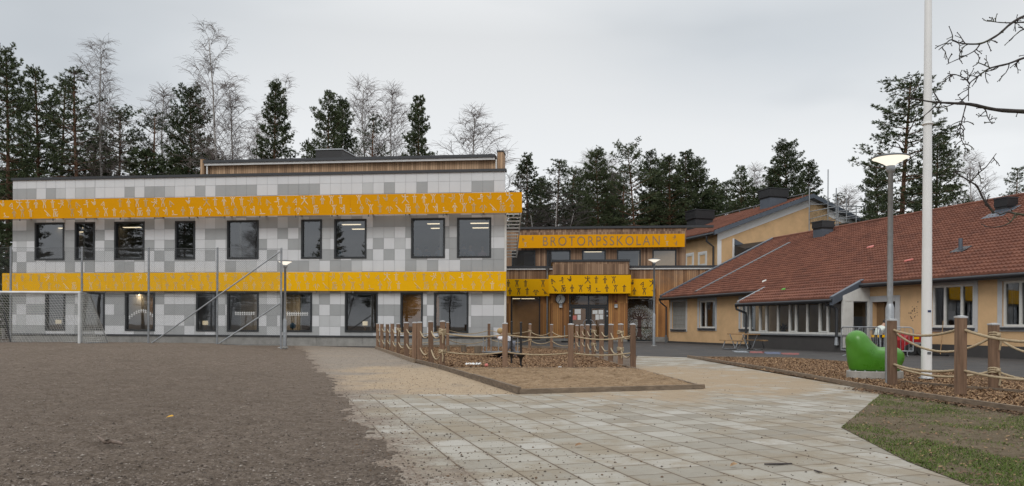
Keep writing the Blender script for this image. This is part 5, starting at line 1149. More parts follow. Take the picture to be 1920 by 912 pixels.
def rope_line(label,keys,fr_h,sag=.10,knots=(),rad=.018,extra_end=None,n=12,group='hemp ropes of the rope fences',drop=(),offs=None):
    pts=[]; P=[]
    for k in keys:
        o=POSTS[k]; P.append(Vector(o.location)+Vector((0,0,1.15*o.scale[2]*fr_h)))
    if extra_end is not None: P.append(extra_end)
    mb=MB()
    for i,(p,q) in enumerate(zip(P[:-1],P[1:])):
        sg=(sag if not hasattr(sag,'__len__') else sag[i])*random.uniform(.75,1.25); c=catenary(p,q,sg,n); pts+= c if i==0 else c[1:]
    # twisted look: radius pulses along the rope
    dense=[]
    for p,q in zip(pts[:-1],pts[1:]):
        m=max(2,min(12,int((q-p).length/.045))); dense+=[p.lerp(q,i/m) for i in range(m)]
    dense.append(pts[-1]); rad_=[rad*(1.0+.10*(1 if i%2 else -1)) for i in range(len(dense))]
    mb.tube(dense,rad_,6)
    o=tag(mb.build('rope',M['rope']),label,'rope',group)
    for k in knots:
        po=POSTS[k]; c=Vector(po.location)+Vector((0,0,1.15*po.scale[2]*fr_h)); mb=MB(); r_=.080*po.scale[0]
        for dz in (-.035,.0,.035): mb.tube([c+Vector((r_*math.cos(t),r_*math.sin(t),dz+.012*math.sin(2*t))) for t in [2*math.pi*i/14 for i in range(14)]],.0165,6,closed=True)
        fx=c+Vector((0,-r_-.02,0)); mb.sphere(fx,.036,8,6); mb.tube([fx,fx+Vector((.03,-.02,-.10)),fx+Vector((.02,.0,-.24))],.017,6)
        mb.build('knot',M['rope'],o)
    return o
random.seed(31)
L_far=[708.4,716,726,736,747,762,776.7]; L_near=[787,808,829]
rope_line('upper rope along the back part of the left fence row',L_far,.82,.16,(747,)); rope_line('lower rope along the back part of the left fence row',L_far,.40,.16)
rope_line('upper rope joining the three nearest posts of the left fence row',L_near,.80,.20,(829,)); rope_line('lower rope joining the three nearest posts of the left fence row',L_near,.38,.20)
F_=[829,947,1070,1187]
rope_line('upper rope spanning the front of the rope fence',F_,.75,.085,(829,)); rope_line('lower rope spanning the front of the rope fence',F_,.36,.07,(829,))
R_=[1187,1163,1144.6,1127.5,1113,1101,1091,1081]
rope_line('upper rope along the right fence row',R_,.80,.17,(1113,1163)); rope_line('lower rope along the right fence row',R_,.40,.17,(1113,1163))
B_=[708.4,839.5,916.7,993.4,1034,1081]
rope_line('upper rope along the back of the rope fence',B_,.72,.16,(993.4,)); rope_line('lower rope along the back of the rope fence',B_,.36,.20,(993.4,))
off=G(2010,765)
rope_line('upper rope from the lamp side post to the nearest big post and out of view',[1673,1800.5],.86,.12,(),.021,extra_end=off+Vector((0,0,.92)),n=18)
rope_line('lower rope from the lamp side post to the nearest big post and out of view',[1673,1800.5],.345,.07,(),.021,extra_end=off+Vector((0,0,.40)),n=18)
off2=G(2060,752)
rope_line('upper rear rope sagging from the lamp side post to the set back big post',[1673,1864],.84,.26,(1864,),.019,extra_end=off2+Vector((0,0,1.0)),n=18)
rope_line('lower rear rope from the lamp side post to the set back big post',[1673,1864],.32,.12,(1864,),.019,extra_end=off2+Vector((0,0,.36)),n=18)
# ------------------------------------------------------------------ PLAY THINGS INSIDE THE FENCE
c=G(941,671.5); c=Vector((c.x,c.y,.03)); RC=.66
car=empty('roundabout',c,0,'low grey roundabout with a ring rail on the wood chips','roundabout')
mb=MB(); mb.lathe([(.001,.12),(.25,.10),(.25,.06),(RC*.6,.10),(RC,.15),(RC,.175),(.001,.19)],32,c); mb.build('platform',M['galv_dark'],car,fix=False)
mb=MB(); mb.lathe([(.16,-.02),(.16,.12)],14,c); mb.build('hub',M['black'],car)
mb=MB(); mb.tube([c+Vector((RC*.93*math.cos(t),RC*.93*math.sin(t),.66)) for t in [2*math.pi*i/36 for i in range(36)]],.022,6,closed=True); mb.build('ring_rail',M['galv'],car)
for k in range(8):
    t=2*math.pi*k/8+.2; d=Vector((math.cos(t),math.sin(t),0))*RC*.93; mb=MB(); mb.tube([c+d+Vector((0,0,.17)),c+d+Vector((0,0,.66))],.016,6); mb.build('upright',M['galv'],car)
for (px,yt,yb,yp,lab) in ((959,604.5,684,661,'black balancing pole beside the bending child, the left one of two'),(976.5,606,690,665.5,'black balancing pole nearer the sand pit, the right one of two')):
    b=G(px,yb); H_=at(px,yt,b.y).z; hp=at(px,yp,b.y).z; o=empty('balancing_pole',b,0,lab,'play pole','black balancing poles on the chip bed')
    mb=MB(); mb.tube([b-Vector((0,0,.1)),b+Vector((0,0,H_))],.026,8); mb.sphere(b+Vector((0,0,H_)),.032,8,6); mb.build('pole',M['black'],o)
    mb=MB(); mb.lathe([(.03,-.16),(.045,-.08),(.10,-.03),(.125,-.005),(.125,.012),(.02,.02)],18,b+Vector((0,0,hp))); mb.build('foot_plate',M['dark_frame'],o)
for (px,yt,yb,wpx,lab) in ((841,648,661,5,'narrow grey log stump at the left of the three stumps'),(869,647,662,10,'middle grey log stump behind the rope fence'),(896,648.5,664,13,'widest log stump, nearest the roundabout')):
    b=G(px,yb); b.z=.02; r_=wpx/2/1400*b.y; H_=at(px,yt,b.y).z; mb=MB(); n=14; rr_=[r_*random.uniform(.93,1.07) for _ in range(n)]
    vs_=[(b.x+rr_[i]*k*math.cos(2*math.pi*i/n),b.y+rr_[i]*k*math.sin(2*math.pi*i/n),z) for (z,k) in ((-.05,1.05),(H_*.5,1.0),(H_-.02,1.0),(H_,.93)) for i in range(n)]
    mb.add(vs_,[(k*n+i,k*n+(i+1)%n,(k+1)*n+(i+1)%n,(k+1)*n+i) for k in range(3) for i in range(n)]+[tuple(range(3*n,4*n))],0,False); tag(mb.build('log_stump',M['log']),lab,'stump','log stumps on the chip bed')
def rag(name,label,cat,px0,px1,py,mat,h=.05,w_=.12,z=.03):
    a,b=G(px0,py),G(px1,py); mb=MB(); n=16; m=6; rnd=random.Random(int(px0)); vs_=[]
    for i in range(n+1):
        for j in range(m+1):
            p=a.lerp(b,i/n); e=math.sin(math.pi*i/n)**.5; y=(j/m-.5)*2*w_*(.5+.5*e)*(1+.3*math.sin(i*1.3)); hh=h*(1-(j/m*2-1)**2)*(.4+.6*abs(math.sin(i*.9+1)))
            vs_.append((p.x+rnd.uniform(-.01,.01),p.y+y,z+.004+hh*(1 if 0<i<n else .2)))
    mb.add(vs_,[(i*(m+1)+j,(i+1)*(m+1)+j,(i+1)*(m+1)+j+1,i*(m+1)+j+1) for i in range(n) for j in range(m)],0,True); return tag(mb.build(name,M[mat],fix=False),label,cat)
rag('white_rag','crumpled white rag lying on the wood chips','rag',872.5,903,686,'paper',.05,.10)
b=G(912,691); mb=MB(); mb.sphere((b.x,b.y,.03+.045),.048,12,8); tag(mb.build('small_ball',M['toy_pink']),'small pink ball on the wood chips by the dividing board','ball')
rag('paper_scrap','scrap of white paper on the chips near the right front post','scrap',1047,1053,692,'paper',.02,.05,z=.04)
# ------------------------------------------------------------------ PEOPLE
def skinned(name,joints,edges,radii,mat,parent=None,sub=2,root=None):
    keys=list(joints); me=bpy.data.meshes.new(name); me.from_pydata([joints[k] for k in keys],[(keys.index(a),keys.index(b)) for a,b in edges],[])
    me.materials.append(mat); o=bpy.data.objects.new(name,me); col.objects.link(o)
    sm=o.modifiers.new('skin','SKIN')
    for i,k in enumerate(keys):
        r_=radii[k]; me.skin_vertices[0].data[i].radius=(r_,r_) if not hasattr(r_,'__len__') else r_
        me.skin_vertices[0].data[i].use_root = (k==(root or keys[0]))
    sm.use_smooth_shade=True; ss=o.modifiers.new('subdivision','SUBSURF'); ss.levels=sub; ss.render_levels=sub
    if parent is not None: adopt(o,parent)
    return o
def person(loc,rz,J,Rr,label,cloth,hair,scale=1.0,hair_r=.105):
    """J joint positions; clothes follow the same joints with wider radii"""
    loc=Vector(loc); rot=Matrix.Rotation(rz,3,'Z')
    W={k:loc+rot@(Vector(v)*scale) for k,v in J.items()}; Rr={k:v*scale for k,v in Rr.items()}
    ed=[('pelvis','belly'),('belly','chest'),('chest','neck'),('neck','head'),('head','crown')]
    for s in ('l','r'): ed+=[('chest','sho_'+s),('sho_'+s,'elb_'+s),('elb_'+s,'wri_'+s),('wri_'+s,'hnd_'+s),('pelvis','hip_'+s),('hip_'+s,'kne_'+s),('kne_'+s,'ank_'+s),('ank_'+s,'toe_'+s)]
    body=skinned('person',W,ed,Rr,M['skin'],root='pelvis'); tag(body,label,'person')
    # fingers and face as small pieces grown into the same figure's children
    top=['pelvis','belly','chest','neck2','sho_l','elb_l','wri_l','sho_r','elb_r','wri_r']
    W['neck2']=W['chest'].lerp(W['neck'],.75); Rr['neck2']=Rr['neck']
    te=[('pelvis','belly'),('belly','chest'),('chest','neck2'),('chest','sho_l'),('sho_l','elb_l'),('elb_l','wri_l'),('chest','sho_r'),('sho_r','elb_r'),('elb_r','wri_r')]
    skinned('jacket',{k:W[k] for k in top},te,{k:Rr[k]*1.22+.012*scale for k in top},cloth[0],body,root='pelvis')
    lo=['pelvis','hip_l','kne_l','ank_l','hip_r','kne_r','ank_r']
    skinned('trousers',{k:W[k] for k in lo},[('pelvis','hip_l'),('hip_l','kne_l'),('kne_l','ank_l'),('pelvis','hip_r'),('hip_r','kne_r'),('kne_r','ank_r')],{k:Rr[k]*1.2+.010*scale for k in lo},cloth[1],body,root='pelvis')
    for s in ('l','r'): skinned('shoe',{'a':W['ank_'+s]+Vector((0,0,-.02*scale)),'b':W['toe_'+s]},[('a','b')],{'a':.05*scale,'b':.042*scale},M['rubber'],body)
    hd=(W['crown']-W['head']).normalized(); mb=MB(); c_=W['head'].lerp(W['crown'],.55); mb.sphere(c_+hd*.025*scale,hair_r*scale,14,10); mb.build('hair',hair,body)
    fwd=(W['nose']-c_) if 'nose' in W else None
    return body
RAD=dict(pelvis=.115,belly=.105,chest=.125,neck=.05,head=.078,crown=.07,sho_l=.06,sho_r=.06,elb_l=.045,elb_r=.045,wri_l=.033,wri_r=.033,hnd_l=.036,hnd_r=.036,hip_l=.085,hip_r=.085,kne_l=.06,kne_r=.06,ank_l=.04,ank_r=.04,toe_l=.035,toe_r=.035)
cp=G(948,673.5); cp.y-=.0
# the bending child: hips back to the right, head low towards the roundabout rail
JC=dict(pelvis=(.15,-.02,.50),belly=(.08,-.02,.60),chest=(-.03,-.02,.70),neck=(-.10,-.02,.76),head=(-.145,-.03,.80),crown=(-.175,-.03,.875),sho_l=(-.04,-.13,.70),elb_l=(-.14,-.16,.60),wri_l=(-.24,-.14,.67),hnd_l=(-.28,-.12,.69),sho_r=(-.03,.10,.70),elb_r=(-.12,.16,.62),wri_r=(-.22,.14,.66),hnd_r=(-.26,.12,.68),hip_l=(.12,-.09,.46),kne_l=(.0,-.10,.26),ank_l=(-.07,-.10,.07),toe_l=(-.16,-.11,.045),hip_r=(.17,.06,.46),kne_r=(.24,.07,.26),ank_r=(.34,.07,.08),toe_r=(.29,.07,.045))
person((cp.x,cp.y-.35,.02),0,JC,{k:v*.86 for k,v in RAD.items()},'fair haired child in a white jacket bending over the roundabout rail',(M['jacket'],M['trouser_grey']),M['hair_fair'],1.0,.095)
# the worker at the wall opening
wp=at(1648,640,28.6); 
JW=dict(pelvis=(-.05,.0,.58),belly=(-.03,.0,.74),chest=(.06,.0,.93),neck=(.16,.0,1.03),head=(.22,.0,1.09),crown=(.27,.0,1.20),sho_l=(.10,-.17,.93),elb_l=(.25,-.22,.80),wri_l=(.44,-.16,.88),hnd_l=(.52,-.14,.90),sho_r=(.09,.17,.93),elb_r=(.22,.22,.78),wri_r=(.42,.18,.86),hnd_r=(.50,.16,.88),hip_l=(-.04,-.09,.54),kne_l=(.12,-.12,.36),ank_l=(-.03,-.12,.06),toe_l=(.12,-.13,.04),hip_r=(-.04,.09,.54),kne_r=(.10,.12,.35),ank_r=(-.08,.12,.06),toe_r=(.07,.12,.04))
person((wp.x,28.6,0.0),.15,JW,RAD,'dark haired worker in a white shirt stooping at the opening in the wall',(M['shirt'],M['trouser_black']),M['hair_dark'],1.08,.098)
# ------------------------------------------------------------------ LAMP POSTS
def lamp(px,ybase,ytop,label,rad,hw,h_thick,thick,Z=None):
    b=G(px,ybase) if Z is None else at(px,ybase,Z); b.z=max(b.z,0) if Z is None else b.z
    H_=at(px,ytop,b.y).z-b.z; o=empty('street_lamp',b,0,label,'street lamp','lit disc headed lamp posts')
    mb=MB(); mb.lathe([(rad*1.5,-.1),(rad*1.5,h_thick-.05),(rad*1.02,h_thick+.03)],14,b); mb.build('lower_pole',M['galv'],o,fix=False)
    mb=MB(); mb.lathe([(rad,h_thick-.06),(rad*.82,H_-.28),(rad*1.3,H_-.26),(rad*1.5,H_-.20),(rad*1.4,H_-.15)],14,b); mb.build('upper_pole',M['galv'],o,fix=False)
    mb=MB(); mb.lathe([(rad*2.6,-.05),(rad*2.6,.02),(rad*1.5,.03)],14,b); mb.build('foot',M['concrete'],o,fix=False)
    mb=MB(); mb.lathe([(rad*1.2,H_-.15),(hw*.35,H_-.11),(hw*.80,H_-.03),(hw*.955,H_-.012)],32,b); mb.build('lamp_shade',M['lamp_glow'],o,fix=False)
    mb=MB(); mb.lathe([(hw*.96,H_-.014),(hw,H_-.005),(hw*.98,H_+.012),(hw*.6,H_+.045),(hw*.2,H_+.06),(.001,H_+.062)],32,b); mb.build('lamp_hood',M['galv_dark'],o,fix=False)
lamp(1668,722.5,296,'tall lamp post with a lit disc head by the flagpole',.052,.325,1.45,.08)
lamp(534,651,490.5,'slim lit lamp post at the end of the wire fence before the panelled school',.055,.30,1.15,.07,31.0)
lamp(1226,649,487,'lit lamp post standing before the tree picture window',.055,.34,1.7,.07,39.5)
# ------------------------------------------------------------------ FLAGPOLE
b=G(1737,714.5); fp=empty('flagpole',b,0,'white tapered flagpole rising out of the picture by the big rope posts','flagpole')
mb=MB(); mb.lathe([(.098,.06),(.094,1.5),(.082,4.2),(.066,7.2),(.055,9.5),(.045,11.0),(.001,11.05)],20,b); mb.build('pole',M['white_paint'],fp,fix=False)
mb=MB(); mb.lathe([(.15,-.03),(.15,.012),(.001,.013)],16,b); 
for k in range(6): t=2*math.pi*k/6; mb.tube([b+Vector((.125*math.cos(t),.125*math.sin(t),.0)),b+Vector((.125*math.cos(t),.125*math.sin(t),.075))],.014,6)
mb.lathe([(.001,.045),(.14,.045),(.14,.062),(.001,.063)],16,b); mb.build('base_plate',M['galv'],fp)
zc=at(1740,233,b.y).z; mb=MB(); mb.lathe([(.07,zc-.02),(.105,zc-.012),(.105,zc+.012),(.07,zc+.02)],16,b); mb.build('collar',M['white_paint'],fp)
zl=at(1738,584,b.y).z; mb=MB(); mb.box(b.x-.03,b.x+.03,b.y-.102,b.y-.09,zl-.02,zl+.02); mb.build('maker_plate',simple('plate_blue',(0.02,0.04,0.12),0.4),fp)
zl=at(1738,662,b.y).z; mb=MB(); mb.box(b.x-.035,b.x+.035,b.y-.103,b.y-.09,zl-.025,zl+.025); mb.build('latch',M['galv_dark'],fp)
# ------------------------------------------------------------------ GREEN BEAN SCULPTURE
Zb=15.1; sc1=1400/Zb
def sb(px,py): p=at(px,py,Zb); return p
cb=G(1640,713); gb=empty('bean_seat',(sb(1640,700).x,Zb,.06),0,'glossy green bean shaped play sculpture beside the tall lamp post','play sculpture')
mb=MB(); cxx=sb(1640,700).x; n=36
def ell(rx,ry,z,cx_=0): return [(cxx+cx_+rx*math.cos(2*math.pi*i/n),Zb+ry*math.sin(2*math.pi*i/n),z) for i in range(n)]
mb.add(ell(.555,.36,-.05)+ell(.555,.36,.165)+ell(.54,.345,.175),[(k*n+i,k*n+(i+1)%n,(k+1)*n+(i+1)%n,(k+1)*n+i) for k in range(2) for i in range(n)]+[tuple(range(2*n,3*n))])
mb.build('concrete_base',M['concrete_light'],gb)
mb=MB()
zb=.17
levels=[(-.46,.455,.26,.0),(.10,0,0,0)]
def zz_(py): return sb(1640,py).z
prof=[(704,1596,1683,.27),(696,1593.5,1686,.30),(685,1591,1689,.325),(673,1589,1691.5,.335),(662,1587.5,1692.5,.33),(656,1586.5,1688,.28)]
rings=[]
for (py,xl,xr,ry) in prof:
    a,bx_=sb(xl,py).x-cxx,sb(xr,py).x-cxx; rings.append(ell((bx_-a)/2,ry,max(zz_(py),.17),(a+bx_)/2))
mb.add([p for r in rings for p in r],[(k*n+i,k*n+(i+1)%n,(k+1)*n+(i+1)%n,(k+1)*n+i) for k in range(len(rings)-1) for i in range(n)]+[tuple(range(n))[::-1],tuple(range((len(rings)-1)*n,len(rings)*n))])
def chain(pts):
    P=[(sb(x,y),r/sc1) for x,y,r in pts]; m=[]
    for (p,r),(q,s) in zip(P[:-1],P[1:]):
        for i in range(6): m.append((p.lerp(q,i/6),r+(s-r)*i/6))
    m.append(P[-1])
    for p,r in m: mb.sphere(p,r,20,14,0,1,1.15,1)
chain([(1606.5,639,20),(1610.5,649,22.5),(1617.5,660,25),(1628,670.5,25.5),(1644,676.5,24.5)])
chain([(1625,674,25),(1645,676,24.5),(1660,673,22.5),(1674,670,20)])
bo=mb.build('body',M['bean'],gb,fix=True)
rm=bo.modifiers.new('remesh','REMESH'); rm.mode='VOXEL'; rm.voxel_size=.022; rm.use_smooth_shade=True
s_=bo.modifiers.new('smooth','SMOOTH'); s_.factor=.5; s_.iterations=34
mb=MB()
for k in range(14): t=2*math.pi*k/14; mb.sphere((cxx+.50*math.cos(t),Zb+.315*math.sin(t),.178),.016,8,6)
mb.build('bolts',M['galv'],gb)
# ------------------------------------------------------------------ PICNIC TABLE
tb=G(1394,656.5); rz=R(25)
pt_=empty('picnic_table',tb,rz,'picnic table with timber top, two benches and bent steel tube legs','picnic table')
def tb_build(mb,name,mat):
    o=mb.build(name,mat); o.parent=pt_; return o
mb=MB()
for k in range(5): x=-.37+k*.15; mb.box(x,x+.138,-.66,.66,.69,.742)
tb_build(mb,'table_top',M['table_wood'])
for s in (-1,1):
    mb=MB()
    for k in range(2): x=s*.70-.13+k*.135; mb.box(x,x+.125,-.66,.66,.41,.46)
    tb_build(mb,'bench',M['table_wood'])
for s in (-1,1):
    mb=MB(); y=s*.42
    mb.tube([(-.42,y,.70),(-.12,y,.10),(-.2,y,.03),(-.32,y,.03),(-.76,y,.03),(-.83,y,.08),(-.70,y,.42)],.022,8)
    mb.tube([(.42,y,.70),(.12,y,.10),(.2,y,.03),(.32,y,.03),(.76,y,.03),(.83,y,.08),(.70,y,.42)],.022,8)
    tb_build(mb,'leg',M['galv'])
mb=MB(); mb.tube([(-.27,-.42,.40),(-.27,.42,.40)],.018,6); mb.tube([(.27,-.42,.40),(.27,.42,.40)],.018,6); tb_build(mb,'stretcher',M['galv'])
# painted play markings on the asphalt
def asphalt_patch(label,px0,px1,py0,py1,mat):
    P=[G(px0,py1),G(px1,py1+ (px1-px0)*.02),G(px1+3,py0+(px1-px0)*.02),G(px0-8,py0)]; mb=MB(); n=9
    q=[P[0].lerp(P[1],i/n) for i in range(n)]+[P[1].lerp(P[2],i/4) for i in range(4)]+[P[2].lerp(P[3],i/n) for i in range(n)]+[P[3].lerp(P[0],i/4) for i in range(4)]
    mb.add([(p.x+random.uniform(-.03,.03),p.y+random.uniform(-.06,.06),.018) for p in q],[tuple(range(len(q)))]); return tag(mb.build('painted_marking',mat,fix=False),label,'ground marking','faded paint patches on the asphalt')
def worn(name,c):
    t=NT(name); n=t.noise(9,6,0.8); return t.bsdf(t.mix(t.step(n,.42,.62),c,(0.085,0.08,0.078)),.85)
mr=worn('paint_red',(0.33,0.075,0.065)); mu=worn('paint_blue',(0.11,0.14,0.24)); mwp=worn('paint_pale',(0.30,0.33,0.36))
asphalt_patch('pale faded paint patch on the asphalt under the picnic table',1380,1404,658.5,661.8,mwp); asphalt_patch('left one of two faded red paint patches on the asphalt',1407,1432,659.5,663,mr); asphalt_patch('faded blue paint patch between two red ones on the asphalt',1437,1463,660.5,665,mu); asphalt_patch('right one of two faded red paint patches on the asphalt',1468,1497,662.5,666,mr)
# ------------------------------------------------------------------ CROWD BARRIERS, MACHINE, BROOM
def barrier(p,q,label,h=1.06):
    p,q=Vector(p),Vector(q); o=empty('crowd_barrier',(p+q)/2,0,label,'barrier','steel crowd barriers by the wall opening'); d=(q-p).normalized(); L=(q-p).length; nrm=Vector((-d.y,d.x,0))
    def pt(s,z): return p+d*s+Vector((0,0,z))
    r_=.14; outl=[]
    for (cx_,cz_,a0) in ((r_,h-r_,math.pi),(L-r_,h-r_,math.pi/2)):
        for i in range(7): a=a0-i*math.pi/12; outl.append(pt(cx_+r_*math.cos(a),cz_+r_*math.sin(a)))
    outl=[pt(0,.2)]+outl+[pt(L,.2)]
    mb=MB(); mb.tube(outl+[outl[0]],.021,8); mb.build('frame',M['galv'],o)
    for k in range(1,int(L/.12)): 
        mb=MB(); s=k*L/int(L/.12); mb.tube([pt(s,.2),pt(s,h)],.0085,5); mb.build('bar',M['galv'],o)
    for s in (.25*L if L>1 else .3*L,.8*L):
        mb=MB(); mb.tube([pt(s,.2),pt(s,.06)],.018,6); mb.tube([pt(s,.07)-nrm*.3-Vector((0,0,.06)),pt(s,.07),pt(s,.07)+nrm*.3-Vector((0,0,.06))],.016,6); mb.build('foot',M['galv'],o)
    return o
e0_=at(1584,640,27.6); e1_=at(1667,640,27.0); e2_=at(1718,640,26.6)
barrier((e0_.x,27.9,0),(e0_.x+.30,25.6,0),'crowd barrier standing end on to the viewer behind the green bean')
barrier((e0_.x+.45,27.5,0),(e1_.x-.2,27.2,0),'crowd barrier across the wall opening in front of the worker')
barrier((e1_.x-.1,27.15,0),(e2_.x,26.8,0),'crowd barrier in front of the red machine')
# warning board on the barrier
mb=MB(); y_=27.1; p0=at(1632,628,27.2); p1=at(1664,633,27.1)
for k in range(6): x0=p0.x+(p1.x-p0.x)*k/6; x1=p0.x+(p1.x-p0.x)*(k+1)/6; mb.hexa([(x0,y_,p1.z),(x1,y_,p1.z),(x1,y_+.02,p1.z),(x0,y_+.02,p1.z),(x0,y_,p0.z),(x1,y_,p0.z),(x1,y_+.02,p0.z),(x0,y_+.02,p0.z)],0 if k%2 else 1)
tag(mb.build('warning_board',[M['black'],M['yellow_low']]),'black and yellow striped warning board hung on the middle barrier','board')
m0=at(1706,650,28.2); ma=empty('red_machine',(m0.x,28.2,0),0,'red enamelled site machine on black wheels behind the flagpole','machine')
mx0,mx1=at(1684,650,28.2).x,at(1731,650,28.2).x; mz0,mz1=at(1700,660,28.2).z,at(1700,626,28.2).z
mb=MB(); y0_,y1_=27.9,28.9
ch=.12; P=[(mx0,mz0),(mx1,mz0),(mx1,mz1-ch),(mx1-ch,mz1),(mx0+ch*2.2,mz1),(mx0,mz1-ch*2)]
mb.add([(x,y0_,z) for x,z in P]+[(x,y1_,z) for x,z in P],[tuple(range(6)),tuple(range(6,12))[::-1]]+[(i,(i+1)%6,6+(i+1)%6,6+i) for i in range(6)]); body=mb.build('body',M['red'],ma)
bv=body.modifiers.new('bevel','BEVEL'); bv.width=.03; bv.segments=2
mb=MB(); mb.box(mx0+.42,mx0+.62,y0_-.012,y0_-.004,mz1-.20,mz1-.12); mb.build('stripe',M['yellow_low'],ma)
mb=MB(); mb.box(mx0+.35,mx0+.7,y0_-.01,y0_-.004,mz1-.45,mz1-.32); mb.build('label_plate',M['galv'],ma)
for x in (mx0+.28,mx1-.22):
    mb=MB(); mb.tube([(x,y0_-.09,.22),(x,y0_-.005,.22)],.22,18); o=mb.build('wheel',M['rubber'],ma); mb=MB(); mb.tube([(x,y0_-.10,.22),(x,y0_-.091,.22)],.10,14); mb.build('hub',M['galv_dark'],o)
br0=Rf.pt(Rf.hit(1765,672,bW+.5)[0],bW+.55,0.03); br1=Rf.pt(Rf.hit(1768.5,602,bW+.05)[0],bW+.05,Rf.hit(1768.5,602,bW+.05)[1])
bm_=empty('broom',br0,0,'wide broom leaning on the ochre wall under the wide window','broom')
mb=MB(); mb.tube([br0,br1],.016,6); mb.build('handle',M['table_wood'],bm_); mb=MB(); d=Rf.u
mb.hexa([Rf.pt(0,0,0)*0+br0+Vector((d.x*s*.32+ (-d.y)*t*.05,d.y*s*.32+d.x*t*.05,z)) for z in (-.03,.05) for (s,t) in ((-1,-1),(1,-1),(1,1),(-1,1))]); mb.build('head',M['black'],bm_)
# ------------------------------------------------------------------ FOOTBALL GOAL AND WIRE FENCE
Zg=28.6
gp=at(148.5,646,Zg); zg0=gz(gp.x,Zg)-.01; zgt=at(148,549,Zg).z; gxl=gp.x-5.0
goal=empty('football_goal',(gp.x-2.5,Zg,zg0),0,'white football goal with a sagging net at the left edge of the yard','football goal')
mb=MB(); mb.tube([(gp.x,Zg,zg0-.05),(gp.x,Zg,zgt)],.05,12); mb.build('goal_post',M['goal_paint'],goal); mb=MB(); mb.tube([(gxl,Zg,zg0-.05),(gxl,Zg,zgt)],.05,12); mb.build('goal_post',M['goal_paint'],goal)
mb=MB(); mb.tube([(gxl-.05,Zg,zgt),(gp.x+.05,Zg,zgt)],.05,12); mb.build('crossbar',M['goal_paint'],goal)
tx=at(160,550,Zg).x
for x in (gp.x+.03,gxl-.03):
    mb=MB(); mb.tube([(x,Zg,zgt),(x+.1,Zg+.5,zgt-.05),(x+.25,Zg+1.5,zg0+.05)],.02,8); mb.tube([(x+.25,Zg+1.5,zg0+.04),(x,Zg,zg0+.04)],.02,8); mb.build('net_stay',M['galv'],goal)
mb=MB(); mb.tube([(at(1,550,Zg+.4).x,Zg+.4,zgt-.05),(at(20,646,Zg+1.4).x,Zg+1.4,zg0)],.028,8); mb.tube([(gxl,Zg+1.5,zg0+.04),(gp.x+.25,Zg+1.5,zg0+.04)],.02,8); mb.build('back_stay',M['galv_dark'],goal)
mb=MB(); W5=gp.x-gxl; nn=46; mmm=22
def netp(i,j): # i across, j down the back
    x=gxl+W5*i/nn; t=j/mmm; sag=.22*math.sin(math.pi*i/nn)*math.sin(math.pi*t)+.10*math.sin(math.pi*i/nn)
    y=Zg+.06+.55*min(1,t*3)+.9*t; z=zgt-.03-(zgt-zg0-.04)*t
    return Vector((x+.25*t,y-sag*.5+(.12*math.sin(i*.7)*t),z-sag*.6*(1-t)))
for i in range(nn+1): mb.tube([netp(i,j) for j in range(mmm+1)],.0065,3,False)
for j in range(mmm+1): mb.tube([netp(i,j) for i in range(nn+1)],.0065,3,False)
for k in range(13):   # side net, right
    t=k/12; mb.tube([Vector((gp.x+.02,Zg+.04,zgt-(zgt-zg0)*t)),Vector((gp.x+.10+.3*t,Zg+.35+1.1*t,zgt-(zgt-zg0-.03)*t))],.0065,3,False); mb.tube([Vector((gp.x+.02+.34*t,Zg+.04+1.4*t,zg0+.02)),Vector((gp.x+.02+.10*t,Zg+.04+.35*t,zgt-.02))],.0065,3,False)
    t2=(k+.5)/12; mb.tube([Vector((gp.x+.02,Zg+.04,zgt-(zgt-zg0)*t2)),Vector((gp.x+.10+.3*t2,Zg+.35+1.1*t2,zgt-(zgt-zg0-.03)*t2))],.0065,3,False)
mb.build('net',simple('net_cord',(0.55,0.55,0.52),0.9),goal,fix=False)
Zf=30.3
def fz(px,py): return at(px,py,Zf).z
fx0=at(-60,600,Zf).x; fx1=at(526.5,600,Zf).x; ft=at(300,466,Zf).z; fb=.2
wf=empty('chain_link_fence',((fx0+fx1)/2,Zf,0),0,'tall chain link ball fence with grey posts in front of the panelled school','fence')
for px in (18.5,152,277.5,406.5,526.5):
    x=at(px,560,Zf).x; mb=MB(); mb.tube([(x,Zf+.05,gz(x,Zf)-.2),(x,Zf+.05,ft+.05)],.042,8); mb.build('post',M['galv'],wf)
for (p,q) in (((525,472),(284,644)),((525,569),(410,645))):
    mb=MB(); a,b=at(p[0],p[1],Zf-.06),at(q[0],q[1],Zf-.06); mb.tube([a,b],.028,8); mb.build('brace',M['galv'],wf)
mb=MB(); H_=ft-fb; sp_=.085; N_=int((fx1-fx0+H_)/sp_)
def wire(a,b):
    mb.tube([a,b],.0021,3,False)
for k in range(N_):
    s=fx0-H_+k*sp_
    x0=max(s,fx0); z0=fb+(x0-s); x1=min(s+H_,fx1); z1=fb+(x1-s)
    if x1>x0: wire(Vector((x0,Zf,z0)),Vector((x1,Zf,z1))); wire(Vector((x0,Zf+.006,ft+fb-z0)),Vector((x1,Zf+.006,ft+fb-z1)))
for z in (fb+.03,(fb+ft)/2,ft): mb.tube([(fx0,Zf,z),(fx1,Zf,z)],.006,4,False)
mb.build('wire_mesh',simple('wire_grey',(0.13,0.135,0.14),0.6,metal=.3),wf,fix=False)
rag('pale_strap','pale strap lying on the gravel at the foot of the wire fence','strap',521,535,653.6,'pale_trim',.03,.05,z=.02)
